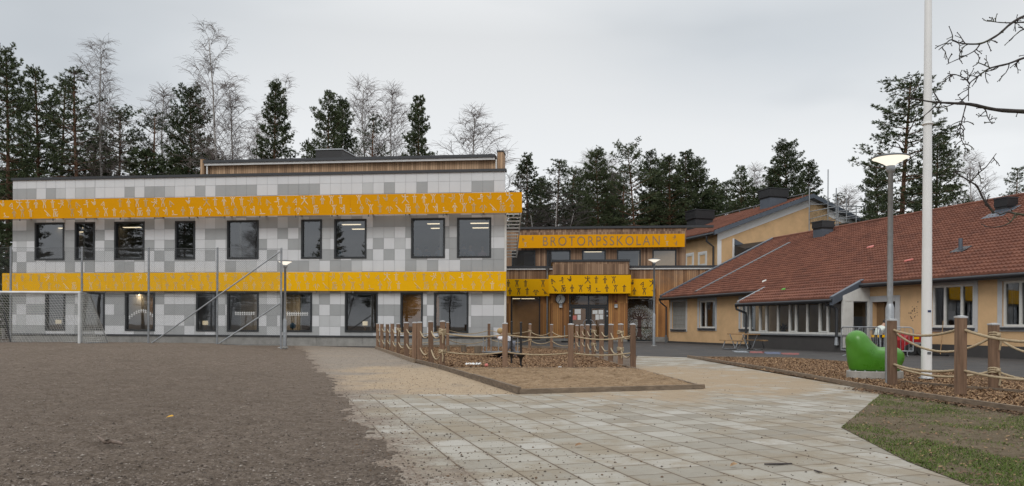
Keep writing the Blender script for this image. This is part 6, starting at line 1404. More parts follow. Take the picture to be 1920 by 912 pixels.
# ------------------------------------------------------------------ things in the school windows
def lant(px,py,label):
    a,z=Wf.hit(px,py,-.7); p=Wf.pt(a,-.7,z); o=empty('table_lantern',p,0,label,'lantern','square lit lanterns in the lower windows'); mb=MB(); mb.fbox(Wf,a-.10,a+.10,-.8,-.6,z-.11,z+.10); mb.build('shade',M['lantern'],o); mb=MB(); mb.fbox(Wf,a-.05,a+.05,-.75,-.65,z-.42,z-.115); mb.build('foot',M['room_wood'],o)
lant(109.5,603.5,'square lit lantern in the leftmost lower window behind the goal net'); lant(385,605.5,'square lit lantern in the fourth lower window from the left'); lant(684.5,606.5,'square pale lantern in the sixth lower window from the right end of the fence')
def garland(label,pts,F=Wf):
    mb=MB()
    for (px,py) in pts:
        a,z=F.hit(px,py,-.04); s=.055
        for st in ([(-1,.9),(1,.9)],[(0,1.2),(0,0)],[(0,.1),(-.6,-1)],[(0,.1),(.6,-1)]):
            (xa,za_),(xb,zb_)=st; dx,dz=xb-xa,zb_-za_; l=math.hypot(dx,dz); nx,nz=-dz/l*.26,dx/l*.26
            mb.quad(*[F.pt(a+s*u,-.044,z+s*v) for u,v in ((xa+nx,za_+nz),(xb+nx,zb_+nz),(xb-nx,zb_-nz),(xa-nx,za_-nz))])
        mb.add([F.pt(a+.03*math.cos(t*1.047),-.044,z+.085+.03*math.sin(t*1.047)) for t in range(6)],[(0,1,2,3,4,5)])
    tag(mb.build('paper_chain',M['paper'],fix=False),label,'paper chain','paper figure chains in the lower windows')
garland('arched chain of white paper figures in the third lower window from the left',[(243+i*4.3,597-13*math.sin(math.pi*(i+.3)/11.5)) for i in range(11)])
garland('straight chain of white paper figures in the fifth lower window from the left',[(442+i*4.2,589) for i in range(9)]); garland('chain of pale paper figures in the wide lit lower window behind the slim lamp post',[(539+i*4.1,590) for i in range(10)])
a,z=Wf.hit(549,611,-.9); mb=MB(); mb.sphere(Wf.pt(a,-.9,z),.16,14,10); gl_=empty('globe',Wf.pt(a,-.9,z),0,'blue school globe in the lower window behind the slim lamp post','globe'); mb.build('ball',simple('globe_blue',(0.05,0.25,0.42),.4),gl_); mb=MB(); mb.lathe([(.09,-.34),(.09,-.32),(.02,-.30),(.02,-.15)],10,Wf.pt(a,-.9,z)); mb.build('stand',M['black'],gl_)
a,z=Wf.hit(634.5,475.5,-.8); mb=MB(); ring(Wf,a,z,.07,.19,-.85,-.75).build('wheel_toy',simple('pale_blue_disc',(0.5,0.6,0.66),.5)); tag(bpy.data.objects['wheel_toy'],'pale round disc standing in the corner of the seventh upper window','disc')
# seated pupils behind the two right hand upper windows
def pupil(px,py,b,label,cl,hr):
    a,z=Wf.hit(px,py,b); p=Wf.pt(a,b,z-1.22)
    J=dict(pelvis=(0,0,.46),belly=(0,-.02,.64),chest=(.0,-.05,.88),neck=(0,-.04,1.03),head=(0,-.05,1.10),crown=(0,-.05,1.22),sho_l=(-.17,-.05,.90),elb_l=(-.22,-.16,.70),wri_l=(-.12,-.34,.74),hnd_l=(-.08,-.40,.75),sho_r=(.17,-.05,.90),elb_r=(.22,-.16,.70),wri_r=(.12,-.34,.74),hnd_r=(.08,-.40,.75),hip_l=(-.09,-.02,.45),kne_l=(-.11,-.40,.46),ank_l=(-.11,-.38,.08),toe_l=(-.11,-.5,.05),hip_r=(.09,-.02,.45),kne_r=(.11,-.40,.46),ank_r=(.11,-.38,.08),toe_r=(.11,-.5,.05))
    o=person(p,-.11,J,RAD,label,(cl,M['trouser_black']),hr,.95,.1); o['group']='pupils seated behind the upper windows'
g2=simple('shirt_grey',(0.28,0.28,0.30),.9); g3=simple('shirt_rose',(0.35,0.2,0.2),.9)
pupil(783,459,-1.0,'pupil in pale clothes at the left side of the eighth upper window',g2,M['hair_dark']); pupil(800,462,-1.6,'dark haired pupil in the middle of the eighth upper window',M['dusk_cloth'],M['hair_dark']); pupil(825,459,-1.5,'pupil with arms on a desk at the right side of the eighth upper window',g2,M['hair_dark'])
pupil(870,457,-1.3,'dark dressed pupil at the left side of the rightmost upper window',M['dusk_cloth'],M['hair_dark']); pupil(882,461,-1.6,'fair haired pupil in the middle of the rightmost upper window',g2,M['hair_fair']); pupil(905,463,-1.4,'pupil in rose coloured top at the right side of the rightmost upper window',g3,M['hair_fair'])
# ash stand and sandwich board by the porch
b=at(1058.5,641.5,47.0); b.z=0.02; st=empty('post_stand',b,0,'thin steel stand with a square foot in front of the porch','stand'); mb=MB(); mb.tube([b,b+Vector((0,0,1.05))],.035,8); mb.build('pole',M['galv'],st); mb=MB(); mb.box(b.x-.2,b.x+.2,b.y-.2,b.y+.2,0.02,.11); mb.build('foot',M['rubber'],st)
# ------------------------------------------------------------------ small things on the ground
pts=[G(184,826,.06),G(197,827,.10),G(208,832,.07),G(220,839,.05),G(230,842,.05)]
for p in pts: p.z=gy(pts[2].x,pts[2].y)+.04
mb=MB(); mb.tube(pts,[.010,.016,.018,.017,.010],8); tag(mb.build('dry_stick',M['stick']),'bent dry stick lying on the dark gravel','stick')
def leaf(px,py,label,mat,s=.05,z=None):
    p=G(px,py); z=(gy(p.x,p.y) if z is None else z)+.012; mb=MB(); mb.add([(p.x-s,p.y,z),(p.x-s*.3,p.y-s*.5,z+.012),(p.x+s*.9,p.y-s*.1,z+.02),(p.x+s*.2,p.y+s*.6,z+.03),(p.x-s*.6,p.y+s*.5,z+.02)],[(0,1,3,4),(1,2,3)]); return tag(mb.build('fallen_leaf',M[mat],fix=False),label,'leaf')
leaf(319,796.5,'single yellow leaf on the dark gravel','leaf_yellow',.045); leaf(1085,842,'curled brown leaf on the grey slabs below the sand pit','chip_b',.035,.01); leaf(1376,880.5,'small ochre leaf on the slabs near the dark twig','chip_a',.03,.01)
pts=[G(1433,870.5,.02),G(1448,870.5,.025),G(1466,870,.02),G(1485,869.5,.02)]; mb=MB(); mb.tube(pts,[.006,.008,.008,.005],6); tag(mb.build('dark_twig',M['twig']),'straight dark twig lying on the paving slabs','twig')
pts=[G(1527,882,.02),G(1535,885,.022),G(1542,886,.02)]; mb=MB(); mb.tube(pts,[.005,.007,.004],6); tag(mb.build('dark_twig',M['twig']),'short dark twig right of the straight one on the slabs','twig')
# ------------------------------------------------------------------ TREES
def tuft(V,Fc,p,d,rnd,n,L,Wd):
    """a bunch of needles: thin leaf-like quads leaving p around direction d"""
    for _ in range(n):
        q=Vector((d.x+rnd.gauss(0,.55),d.y+rnd.gauss(0,.55),d.z+rnd.gauss(0,.45)+.18)).normalized(); l=L*rnd.uniform(.6,1.2)
        s=q.cross(Vector((rnd.gauss(0,1),rnd.gauss(0,1),rnd.gauss(0,1)))); s=s.normalized()*Wd*rnd.uniform(.6,1.2) if s.length>1e-6 else Vector((Wd,0,0))
        b=len(V); m=p+q*l*.5; V+=[p,m+s,p+q*l,m-s]; Fc.append((b,b+1,b+2,b+3))
def make_pine(seed,h=20.0,cs=.35,spread=3.0,shape=1.0,density=1.0,gap=.12,lean=.3,mat='needles'):
    rnd=random.Random(seed); root=empty('pine_tree',(0,0,0))
    mb=MB(); k=14; path=[Vector((lean*math.sin(i/k*2.2+seed)*i/k,lean*math.cos(i/k*1.7+seed*2)*i/k,-.3+(h*.985+.3)*i/k)) for i in range(k+1)]
    r0=h*.0105; mb.tube(path,[r0*(1-.93*(i/k))**.85+.012 for i in range(k+1)],8)
    def tp(z):
        f=max(0,min(k-.001,(z+.3)/(h*.985+.3)*k)); i=int(f); return path[i].lerp(path[i+1],f-i)
    V=[];Fc=[]; br=MB(); z=h*cs*.62
    while z<h*.985:
        t=(z-h*cs)/(h*(1-cs)); live=t>0
        if not live:
            if rnd.random()<.55:
                a=rnd.uniform(0,2*math.pi); L=rnd.uniform(.5,1.6); p=tp(z); br.tube([p,p+Vector((math.cos(a)*L*.5,math.sin(a)*L*.5,.05)),p+Vector((math.cos(a)*L,math.sin(a)*L,-.1+rnd.uniform(-.2,.2)))],[.035,.022,.008],4,False)
            z+=rnd.uniform(.35,.7); continue
        prof=(min(1.0,(t/.22)**.6)*(1-t)**shape*1.02+.10) if t<.999 else .1
        nb=max(3,int(rnd.uniform(4,6.2)*density*(1 if t<.85 else .8))); a0=rnd.uniform(0,6.28)
        for b_ in range(nb):
            if rnd.random()<gap: continue
            a=a0+2*math.pi*b_/nb+rnd.uniform(-.4,.4); L=spread*prof*rnd.uniform(.55,1.22)
            if L<.25: L=.25
            up=(.12+.75*t**1.5)*rnd.uniform(.6,1.3)-(.16 if t<.3 else 0)
            d=Vector((math.cos(a),math.sin(a),0)); p=tp(z); pts=[]
            m=5
            for i in range(m+1):
                f=i/m; pts.append(p+d*L*f+Vector((0,0,L*(up*f-.22*f*f+.26*f**3)))+Vector((rnd.uniform(-1,1),rnd.uniform(-1,1),rnd.uniform(-1,1)))*.04*L*f)
            br.tube(pts,[(.012+.018*L)*(1-.85*i/m) for i in range(m+1)],4,False)
            nt_=max(6,int(L*25*density))
            for q in range(nt_):
                f=rnd.uniform(.28 if L>1.2 else .1,1.0)**.75; f=min(.999,f); i=int(f*m); c=pts[i].lerp(pts[i+1],f*m-i)
                lat=d.cross(Vector((0,0,1)))*rnd.uniform(-1,1)*(L*.42+.08)*(1.15-abs(f-.55)); c=c+lat+d*rnd.uniform(-.08,.08)*L+Vector((0,0,rnd.uniform(-.10,.14)))
                tuft(V,Fc,c,(d*.7+lat.normalized()*.4 if lat.length>0 else d)+Vector((0,0,.35)),rnd,int(9*density)+1,.21,.024)
        z+=rnd.uniform(.34,.62)*(1.0 if t<.8 else .7)
    tuft(V,Fc,tp(h*.97),Vector((0,0,1)),rnd,16,.45,.05)
    trunk=mb.build('trunk',M['bark_pine'],root,fix=False)
    br.add(V,Fc,1); br.build('crown',[M['bark_pine'],M[mat]],root,fix=False); root['h']=h; return root
def make_birch(seed,h=20.0,spread=.26,nb=24,stems=1,cs=.28,droop=.5,twigs=1.0,mat='birch_twig'):
    rnd=random.Random(seed); root=empty('birch_tree',(0,0,0)); tm=MB(); cr=MB()
    def grow(base,dirv,H,rad):
        k=12; P=[base]; d=Vector(dirv)
        for i in range(k): d=(d+Vector((rnd.gauss(0,.035),rnd.gauss(0,.035),.05))).normalized(); P.append(P[-1]+d*H/k)
        tm.tube(P,[rad*(1-.9*(i/k)) +.012 for i in range(k+1)],7)
        for b in range(nb):
            t=cs+(1-cs)*((b+rnd.random())/nb); f=t*k; i=min(k-1,int(f)); p=P[i].lerp(P[i+1],f-i); a=b*2.399+rnd.uniform(-.5,.5)
            L=H*spread*(1.08-t)**.7*rnd.uniform(.75,1.2); d0=Vector((math.cos(a)*.52,math.sin(a)*.52,.9)).normalized(); Q=[p]; dd=d0
            m=6
            for j in range(m): dd=(dd+Vector((math.cos(a)*.03+rnd.gauss(0,.05),math.sin(a)*.03+rnd.gauss(0,.05),-.01))).normalized(); Q.append(Q[-1]+dd*L/m)
            cr.tube(Q,[max(.010,.0066*L*(1-.8*j/m)) for j in range(m+1)],4,False)
            ns=int((5+L*1.6)*twigs)
            for s in range(ns):
                f=rnd.uniform(.2,1)*m*.999; j=int(f); q=Q[j].lerp(Q[j+1],f-j); a2=rnd.uniform(0,6.28); l2=L*rnd.uniform(.18,.42); d2=(dd*.6+Vector((math.cos(a2),math.sin(a2),.25))*.7).normalized(); S=[q]
                for e in range(3): S.append(S[-1]+d2*l2/3); d2=(d2+Vector((rnd.gauss(0,.12),rnd.gauss(0,.12),-.10*droop))).normalized()
                cr.tube(S,[.014,.012,.010,.008],3,False)
                for u in range(int(5*twigs)+1):
                    g=rnd.uniform(.3,1)*2.999; e=int(g); x=S[e].lerp(S[e+1],g-e); a3=rnd.uniform(0,6.28); l3=rnd.uniform(.35,.95); d3=(d2*.5+Vector((math.cos(a3),math.sin(a3),.1))*.6).normalized()
                    y=x+d3*l3*.5; zq=y+(d3+Vector((0,0,-.6*droop))).normalized()*l3*.5; cr.tube([x,y,zq],[.0062,.0056,.0048],3,False)
    for s in range(stems):
        a=rnd.uniform(0,6.28); lean=.05 if stems==1 else .17
        grow(Vector((math.cos(a)*.15*s,math.sin(a)*.15*s,-.2)),Vector((math.cos(a)*lean,math.sin(a)*lean,1)).normalized(),h*(1 if s==0 else rnd.uniform(.8,.95)),h*.0075)
    tm.build('trunk',M['bark_birch'],root,fix=False); cr.build('crown',M[mat],root,fix=False); root['h']=h; return root
PROT={'a':make_pine(1,20,.34,2.7,.85,1.05,.10),'b':make_pine(2,20,.30,3.5,.62,1.15,.06,.5),'c':make_pine(3,20,.42,2.5,.7,.85,.24,.6),'d':make_pine(4,20,.22,3.2,.9,1.2,.05,.3),
'e':make_pine(5,20,.46,2.9,.42,.95,.18,.8),'g':make_pine(6,20,.40,2.8,.6,.8,.22,.6,'needles_grey'),'h':make_pine(21,20,.36,2.9,.75,1.0,.14,.4),'i':make_pine(22,20,.27,3.4,.78,1.1,.08,.3),'j':make_pine(23,20,.43,2.7,.5,.95,.20,.7),'s':make_pine(7,9,.10,2.3,.8,1.1,.08,.2),
'B':make_birch(11,20,.29,40,1,.30,.9,1.25),'D':make_birch(12,20,.27,36,2,.34,.9,1.15),'S':make_birch(13,14,.33,34,1,.22,.5,1.2),'N':make_birch(15,20,.20,16,1,.45,.9,.5),'T':make_birch(14,9,.36,20,3,.15,.2,.9,'twig')}
used_t=set()
def tree(kind,px,ytop,Z,label,wid=1.0,rot=0.0,group=None,H=None,x=None):
    p=at(px,ytop,Z); h=H if H else p.z; pr=PROT[kind]; o=pr if kind not in used_t else copy_tree(pr); used_t.add(kind)
    s=h/pr['h']; o.location=(p.x if x is None else x,Z,0); o.rotation_euler=(0,0,rot); o.scale=(s*wid,s*wid,s)
    pine=kind in 'abcdeghijs'; o.name='pine_tree' if pine else 'birch_tree'
    tag(o,label,'tree',group or ('pines of the wood behind the school' if pine else 'bare birches of the wood behind the school')); return o
T=[('a',14,88,56,'tallest pine at the left edge behind the panelled school',.95,.3),('c',-28,150,60,'pine cut by the left picture edge beyond the ball fence',1.0,1.0),
('a',78,131,60,'second tall pine from the left behind the panelled school',1.0,2.1),('c',113,147,63,'slim pine between the second and fourth pines from the left',.95,3.0),('c',157,127,58,'open crowned pine left of the tall weeping birch',1.12,.7),
('B',248,106,60,'tall weeping birch between the left pines',1.0,.5),('e',224,204,64,'lower spreading pine in front of the tall weeping birch',1.1,1.3),('g',300,205,66,'greyish pine mixed with a bare birch right of the weeping birch',1.1,2.2),('S',322,172,70,'bare round birch behind the greyish pine',1.1,1.0),
('b',362,168,60,'dark broad pine left of the tallest birch',.78,.2),('D',437,91,58,'tallest bare birch with two stems behind the timber penthouse',.92,1.2),('D',462,150,66,'paler birch close to the right of the tallest birch',.8,2.9),
('d',511,149,57,'dense dark cone shaped pine right of the tallest birch',.80,1.8),('b',613,171,58,'broad dark pine behind the roof ventilation hood, its left half',.82,2.6),('d',640,182,61,'dark pine joined to the broad pine behind the ventilation hood',.78,.9),
('g',690,212,66,'greyish pine between the ventilation hood and the two thin birches',.95,.4),('S',703,163,70,'left one of two thin birches right of the ventilation hood',.85,2.0),('S',744,167,69,'right one of two thin birches beside the narrow dark pine',.85,.6),
('d',783,173,58,'narrow dark pine right of the two thin birches',.74,3.3),('S',893,207,66,'lone bare birch near the right end of the timber penthouse',1.15,.2),
('s',575,270,72,'low bare bush like birch left of the ventilation hood',.6,.0),
('a',984,289,74,'pine right of the panelled school behind the amber name band',1.15,.9),('c',1046,299,76,'thin crowned pine left of the middle group',1.3,2.0),('e',1070,318,82,'lower pine half hidden behind the thin crowned pine',1.0,.6),('T',1030,350,70,'tangle of bare birch stems under the thin crowned pine',1.4,.6),
('b',1124,287,74,'pine with grey birch twigs around it left of the middle group',.92,1.4),('S',1118,289,82,'bare birch behind the first pine of the middle group',1.1,.5),('S',1156,300,84,'bare birch right of the first pine of the middle group',1.0,1.5),
('g',1172,305,80,'greyish pine in the middle group above the school name',1.0,1.1),('e',1190,276,74,'tallest flat topped pine of the middle group',.95,2.7),('b',1222,283,76,'broad pine right of the tallest flat topped pine',.80,.3),('a',1258,293,75,'pine in the middle group above the end of the name band',1.15,1.9),
('d',1282,279,76,'pointed pine in the middle group left of the far chimney',1.0,2.4),('b',1312,304,78,'last dense pine of the middle group above the red gable roof',.95,1.0),('c',1345,345,84,'slim pine between the middle group and the round pine',1.0,.2),
('b',1386,311,80,'round pine left of the large metal clad chimney',.85,2.8),('S',1425,315,88,'bare birch showing left of the large chimney',.9,.4),('b',1482,271,78,'broad dark pine above the ridge of the gabled ochre house',1.05,.5),('d',1512,300,84,'dark pine sloping down behind the gable top',1.0,1.7),
('g',1566,360,88,'small pine behind the scaffold',1.1,.3),('S',1608,356,84,'small weeping birch between the scaffold and the big pine',1.0,1.1),
('e',1690,153,50,'big open pine behind the flagpole and tall lamp',1.3,.4),('b',1752,252,54,'broad dark pine right of the flagpole',1.15,2.3),('b',1648,300,58,'lower pine left of the big open pine',.8,1.2),
('d',1008,330,92,'hazy pine between the first two pines right of the panelled school',1.2,2.0),('b',1090,330,94,'hazy pine filling the gap left of the middle group',1.0,1.0),('d',1152,322,92,'hazy pine low behind the bare birch of the middle group',1.2,.3),('b',1240,305,92,'hazy pine behind the broad pine of the middle group',1.0,2.2),('d',1332,335,94,'hazy pine behind the last dense pine of the middle group',1.2,1.4),('b',1365,340,95,'hazy pine left of the round pine',.9,.2),('d',1448,318,92,'hazy pine behind the large metal clad chimney',1.1,2.7),('S',1828,298,62,'bare birch rising above the red roof right of the flagpole',1.0,2.2),('c',1912,312,66,'pine at the right picture edge above the red roof',1.0,.8)]
alt={'a':'h','b':'i','e':'j'}; seen_k={}
for a in T:
    n_=seen_k[a[0]]=seen_k.get(a[0],0)+1
    if a[0] in alt and n_%2==0: a=(alt[a[0]],)+a[1:]
    if a[0]=='s': tree('T',a[1],a[2],a[3],a[4],a[5],a[6]); continue
    tree(*a)
random.seed(77)
low_l=['dark undergrowth pine low behind the roof edge, %s'%q for q in ('at the far left','under the open crowned pine','right of the weeping birch','under the dark broad pine','under the tallest birch')]
for (px,yt),l in zip(((34,300),(190,272),(270,280),(342,292),(405,290)),low_l): tree('s',px,yt,62+random.uniform(-3,6),l,1.2,random.uniform(0,6),'low young pines behind the roof edge')
low_r=['young pine low behind the timber roof %s'%q for q in ('beside the panelled school','under the thin crowned pine','left of the middle group','in the gap of the middle group','under the middle group','left of the far chimney','beside the round pine','left of the large chimney')]
for (px,yt),l in zip(((962,385),(1015,395),(1085,385),(1150,372),(1235,370),(1325,362),(1405,352),(1440,350)),low_r): tree('s',px,yt,80+random.uniform(-3,6),l,1.4,random.uniform(0,6),'low young pines behind the timber roof')
for (px,yt,l) in ((10,180,'pale birch trunk beside the left end of the panelled school'),(-40,210,'birch left of the panelled school cut by the picture edge')): tree('N',px,yt,49,l,.8,px)
tree('s',-6,440,52,'bushy young pine on the ground left of the panelled school',1.5,1.0,'low young pines behind the roof edge'); tree('s',-34,470,46,'young pine behind the goal at the left picture edge',1.5,2.0,'low young pines behind the roof edge')
# trees standing left of the yard, seen only mirrored in the school windows
for i,(x,y,k,h) in enumerate(((-52,2,'a',19),(-58,8,'c',21),(-62,-4,'B',20),(-50,-10,'b',18),(-70,3,'e',22),(-57,-16,'a',20),(-48,-22,'g',19),(-66,-12,'D',21),(-44,-32,'b',17),(-60,12,'d',20),(-55,-6,'e',21),(-64,-9,'b',19),(-53,-28,'D',22),(-46,-16,'B',22),(-75,-8,'d',23),(-40,-40,'a',18))):
    o=tree(k,0,0,y,'tree at the left side of the yard mirrored in the school windows',1.0,i*1.1,'trees mirrored in the school windows',h,x)
for i in range(52):
    x=-84+i*3.1+2.0*math.sin(i*7.3); o=tree(('b','a','e','d','g','D','b')[i%7],0,0,-44-8*math.sin(i*2.1),'tree behind the viewer mirrored in the lower school windows',1.5,i*1.3,'trees behind the viewer mirrored in the windows',9.5+2.2*math.sin(i*3.7),x)
# ------------------------------------------------------------------ BARE TREE REACHING IN FROM THE RIGHT
Zb_=7.0; tr=empty('bare_tree',at(2290,800,Zb_+.4),0,'bare lichen covered tree branch reaching in from the right edge','tree')
tr.location.z=0
mb=MB(); q=at(2290,600,Zb_+.4); mb.tube([Vector((q.x,q.y,z)) for z in (-.2,.8,2.0,3.2,4.6,6.5)],[.2,.15,.13,.11,.08,.03],10); tk=mb.build('trunk',M['branch'],tr)
rnd=random.Random(5)
def bpath(px,dz=0.0,Z=Zb_): return [at(x,y,Z+dz*i/max(1,len(px)-1)) for i,(x,y) in enumerate(px)]
def smoothp(P,n=4):
    out=[]
    for i in range(len(P)-1):
        p0=P[max(i-1,0)];p1=P[i];p2=P[i+1];p3=P[min(i+2,len(P)-1)]
        for k in range(n):
            t=k/n; out.append(.5*((2*p1)+(p2-p0)*t+(2*p0-5*p1+4*p2-p3)*t*t+(3*p1-p0-3*p2+p3)*t**3))
    out.append(P[-1]); return out
def twiggy(P,r0,r1,n,lmin,lmax,name='branch',knob=.55,lump=.12):
    P=smoothp(P); k=len(P); mb=MB(); rr_=[(r0+(r1-r0)*i/(k-1))*rnd.uniform(1-lump,1+lump) for i in range(k)]; mb.tube(P,rr_,7)
    for _ in range(n):
        f=rnd.uniform(.08,.99)*(k-1)*.999; i=int(f); p=P[i].lerp(P[i+1],f-i); t=(P[i+1]-P[i]).normalized()
        a=rnd.uniform(0,6.28); s=t.orthogonal().normalized(); b=t.cross(s); d=(t*(-.1 if P[0].x<P[-1].x else .55)+(s*math.cos(a)+b*math.sin(a))*.9).normalized()
        l=rnd.uniform(lmin,lmax); Q=[p]; m=4
        for j in range(m): d=(d+Vector((rnd.gauss(0,.25),rnd.gauss(0,.25),rnd.gauss(0,.25)))).normalized(); Q.append(Q[-1]+d*l/m)
        mb.tube(Q,[.0052,.0045,.004,.0036,.003],5)
        mb.sphere(Q[-1],.0058,6,4)
        for e in (1,2,3):
            if rnd.random()<knob:
                d2=(d+Vector((rnd.gauss(0,.7),rnd.gauss(0,.7),rnd.gauss(0,.7)))).normalized(); x=Q[e]+d2*l*rnd.uniform(.2,.5); mb.tube([Q[e],x],[.0036,.0026],4); mb.sphere(x,.0052,6,4)
    return mb.build(name,M['branch'],tr)
twiggy(bpath([(2290,232),(2130,222),(2000,214),(1920,209.5),(1868,206),(1820,196),(1780,193.5),(1745,191),(1700,183)],-.4),.030,.0045,10,.05,.16)
twiggy(bpath([(1762,193),(1755,180),(1749,171)]),.008,.004,0,0,0); twiggy(bpath([(1757,195),(1745,207),(1732,218)]),.008,.003,1,.04,.08)
twiggy(bpath([(2290,30),(2050,5),(1960,18),(1920,31),(1895,45),(1872,65),(1845,80),(1825,83),(1800,81),(1783,75),(1772,84),(1760,94)],-.2),.0155,.0032,18,.06,.16)
twiggy(bpath([(1838,82),(1828,95),(1806,107),(1790,114),(1775,121)],-.1),.006,.003,7,.05,.10)
twiggy(bpath([(2290,190),(2050,80),(1960,98),(1920,109),(1890,120),(1860,127),(1845,135),(1828,148),(1817,160),(1816,190)],.1),.0135,.0040,18,.06,.17)
twiggy(bpath([(1818,158),(1812,150),(1800,143),(1785,140),(1768,150)],-.1),.007,.003,9,.05,.12)
twiggy(bpath([(1858,128),(1840,120),(1832,118)]),.006,.003,4,.05,.1)
twiggy(bpath([(1811,198),(1804,225),(1800,245),(1803,262),(1810,276),(1818,285)],-.1),.006,.0025,14,.06,.15)
twiggy(bpath([(1836,198),(1848,207),(1852,220),(1860,233)]),.006,.003,6,.04,.1); twiggy(bpath([(1795,193),(1775,200),(1758,204)]),.006,.003,5,.04,.09)
twiggy(bpath([(2050,40),(1960,45),(1920,55),(1905,65),(1893,76)]),.009,.003,9,.05,.12); twiggy(bpath([(1920,42),(1890,43),(1870,42),(1858,40)]),.007,.003,6,.04,.1)
# a second, thinner bare branch low at the right
twiggy(bpath([(2290,470),(2050,430),(1960,410),(1905,401),(1890,398),(1873,404)],.2),.02,.005,4,.04,.10)
twiggy(bpath([(1905,400),(1893,418),(1870,426),(1846,425)]),.008,.003,2,.04,.08); twiggy(bpath([(1864,400),(1845,375),(1832,350),(1818,340),(1797,327),(1788,322)]),.012,.004,8,.05,.13)
twiggy(bpath([(1820,341),(1835,325),(1850,312),(1868,288)]),.007,.003,6,.04,.12)
# ------------------------------------------------------------------ GROUND COVER
def scatter(n,fn,seed,mats,name,kind='stuff'):
    rnd=random.Random(seed); mb=MB()
    for _ in range(n): fn(rnd,mb)
    o=mb.build(name,mats,fix=False); o['kind']=kind; return o
OCT=[(0,2,4),(2,1,4),(1,3,4),(3,0,4),(2,0,5),(1,2,5),(3,1,5),(0,3,5)]
def pebble(mb,p,r,rnd,mi): 
    mb.add([p+Vector((r*rnd.uniform(.7,1.4),0,0)),p-Vector((r*rnd.uniform(.7,1.4),0,0)),p+Vector((0,r*rnd.uniform(.7,1.3),0)),p-Vector((0,r*rnd.uniform(.7,1.3),0)),p+Vector((0,0,r*rnd.uniform(.4,.9))),p-Vector((0,0,r*.4))],OCT,mi)
def yard_pebble(rnd,mb):
    y=4.4+26*rnd.random()**2.4; x=rnd.uniform(-.72*y,.2*y); u=x*N2.x+y*N2.y
    if u>UB+.25: return
    r=rnd.choice((.004,.005,.006,.008,.011))*(1 if rnd.random()<.985 else 1.8); pebble(mb,Vector((x,y,gy(x,y)+r*.25)),r,rnd,rnd.choice((0,1,1,1,2,2,2)))
scatter(30000,yard_pebble,1,[M['peb_a'],M['peb_b'],M['peb_c']],'gravel')
def slab_bits(rnd,mb):
    y=4.5+16*rnd.random()**1.7; x=rnd.uniform(-.5*y,.72*y); u=x*N2.x+y*N2.y; e=u-UB
    if e<0.02 or rnd.random()>.085+1.2*math.exp(-e/.75): return
    if not inside((x,y),pave): return
    r=rnd.choice((.003,.004,.005,.006,.010)); pebble(mb,Vector((x,y,.011+r*.3)),r,rnd,rnd.choice((1,2,2,2,3)))
scatter(24000,slab_bits,2,[M['peb_a'],M['peb_b'],M['peb_c'],M['leaf_brown']],'debris')
def chips_in(poly,rnd,mb,big=1.0,zoff=.032,bias=None):
    xs_=[p[0] for p in poly]; ys_=[p[1] for p in poly]
    for _ in range(40):
        y=min(ys_)+(max(ys_)-min(ys_))*rnd.random()**(bias or 1.3); x=rnd.uniform(min(xs_),min(max(xs_),.75*y))
        if inside((x,y),poly): break
    else: return
    l,w_=rnd.uniform(.018,.055)*big,rnd.uniform(.008,.02)*big; a=rnd.uniform(0,6.28); d=Vector((math.cos(a),math.sin(a),rnd.gauss(0,.35))).normalized(); s=d.cross(Vector((rnd.gauss(0,.4),rnd.gauss(0,.4),1))).normalized()*w_; p=Vector((x,y,zoff+rnd.uniform(0,.01)+abs(d.z)*l))
    mb.quad(p-d*l-s,p+d*l-s,p+d*l+s,p-d*l+s,rnd.choice((0,0,1,1,1,2)))
CH=[M['chip_a'],M['chip_b'],M['chip_c']]
scatter(20000,lambda r,m: chips_in(bedA,r,m,.62),3,CH,'wood_chips'); scatter(30000,lambda r,m: chips_in(bedB,r,m,.52,bias=1.6),4,CH,'wood_chips')
def pit_chips(rnd,mb):
    s,t=rnd.random(),rnd.random()**2.2; p=pit[0].lerp(pit[3],s).lerp(pit[1].lerp(pit[2],s),t); l=rnd.uniform(.012,.035); a=rnd.uniform(0,6.28); d=Vector((math.cos(a),math.sin(a),rnd.uniform(-.2,.3)))*l; q=Vector((-d.y,d.x,.004))*.4; c=Vector((p.x,p.y,.075)); mb.quad(c-d,c-q,c+d,c+q,rnd.choice((0,1,1,2)))
scatter(1500,pit_chips,8,CH,'wood_chips')
def path_bits(rnd,mb):
    y=10.5+24*rnd.random()**1.3; x=rnd.uniform(-.5*y,.1*y)
    if not inside((x,y),path): return
    r=rnd.choice((.004,.005,.007,.009)); pebble(mb,Vector((x,y,.008+r*.3)),r,rnd,rnd.choice((0,1,2,2,3)))
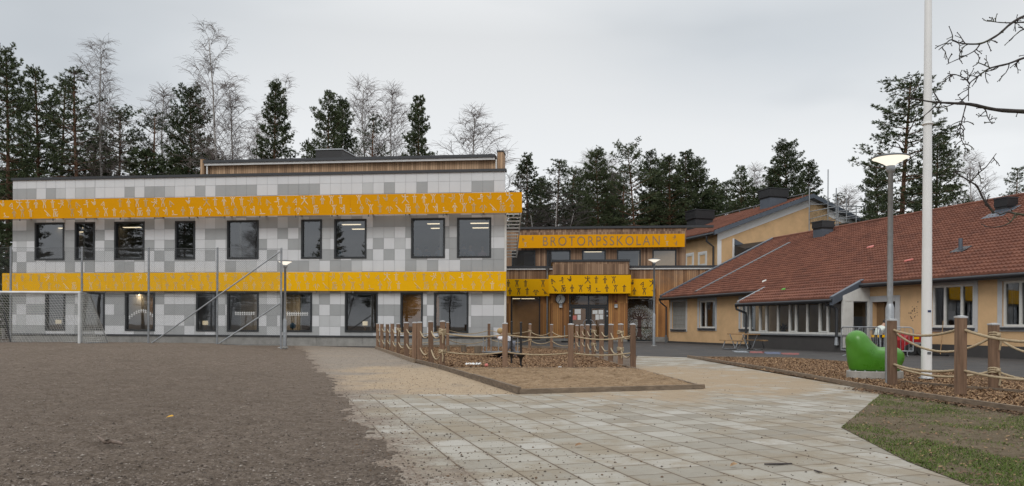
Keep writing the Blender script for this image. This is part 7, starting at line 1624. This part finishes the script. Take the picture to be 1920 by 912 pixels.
scatter(8000,path_bits,9,[M['peb_a'],M['peb_b'],M['peb_c'],M['leaf_brown']],'debris')
def spill(rnd,mb):   # chips and dead leaves gathered along the lawn side of the long kerb
    t=rnd.random(); p=G(1600,730).lerp(G(1925,779),t); p=p+Vector((rnd.gauss(-.05,.10),-abs(rnd.gauss(0,.22)),0)); l=rnd.uniform(.012,.035); a=rnd.uniform(0,6.28); d=Vector((math.cos(a),math.sin(a),rnd.uniform(-.2,.4)))*l; s=Vector((-d.y,d.x,rnd.uniform(-.01,.015)))*.55; c=Vector((p.x,p.y,.03)); mb.quad(c-d,c-s,c+d,c+s,rnd.choice((0,1,1,2)))
scatter(1500,spill,5,[M['chip_b'],M['leaf_brown'],M['chip_c']],'dead_leaves')
def blade(rnd,mb):
    y=4.0+9.5*rnd.random()**1.3; x=rnd.uniform(1.2,.80*y+.5)
    if not inside((x,y),lawn): return
    n=.8*mn.noise(Vector((x*.6+4,y*.42,3)))+.75*mn.noise(Vector((x*2.3,y*2.0,8)))
    if rnd.random()>smooth(-.22,.25,n+.10)*.95+.06: return
    h=rnd.uniform(.014,.034)*(1+.4*n); a=rnd.uniform(0,6.28); s=Vector((math.cos(a),math.sin(a),0))*.0038; t=Vector((rnd.gauss(0,1.1),rnd.gauss(0,.8),1)).normalized()*h; p=Vector((x,y,.013)); mb.add([p-s,p+s,p+t],[(0,1,2)])
scatter(170000,blade,6,[M['grass']],'grass')
def lawn_litter(rnd,mb):
    y=4.0+9.5*rnd.random()**1.2; x=rnd.uniform(1.2,.80*y+.5)
    if not inside((x,y),lawn): return
    l=rnd.uniform(.008,.024); a=rnd.uniform(0,6.28); d=Vector((math.cos(a),math.sin(a),rnd.uniform(-.2,.5)))*l; s=Vector((-d.y,d.x,.005))*.5; c=Vector((x,y,.022)); mb.quad(c-d,c-s,c+d,c+s,rnd.choice((0,0,1,2)))
scatter(5000,lawn_litter,7,[M['leaf_brown'],M['chip_b'],M['chip_a']],'fallen_leaves')
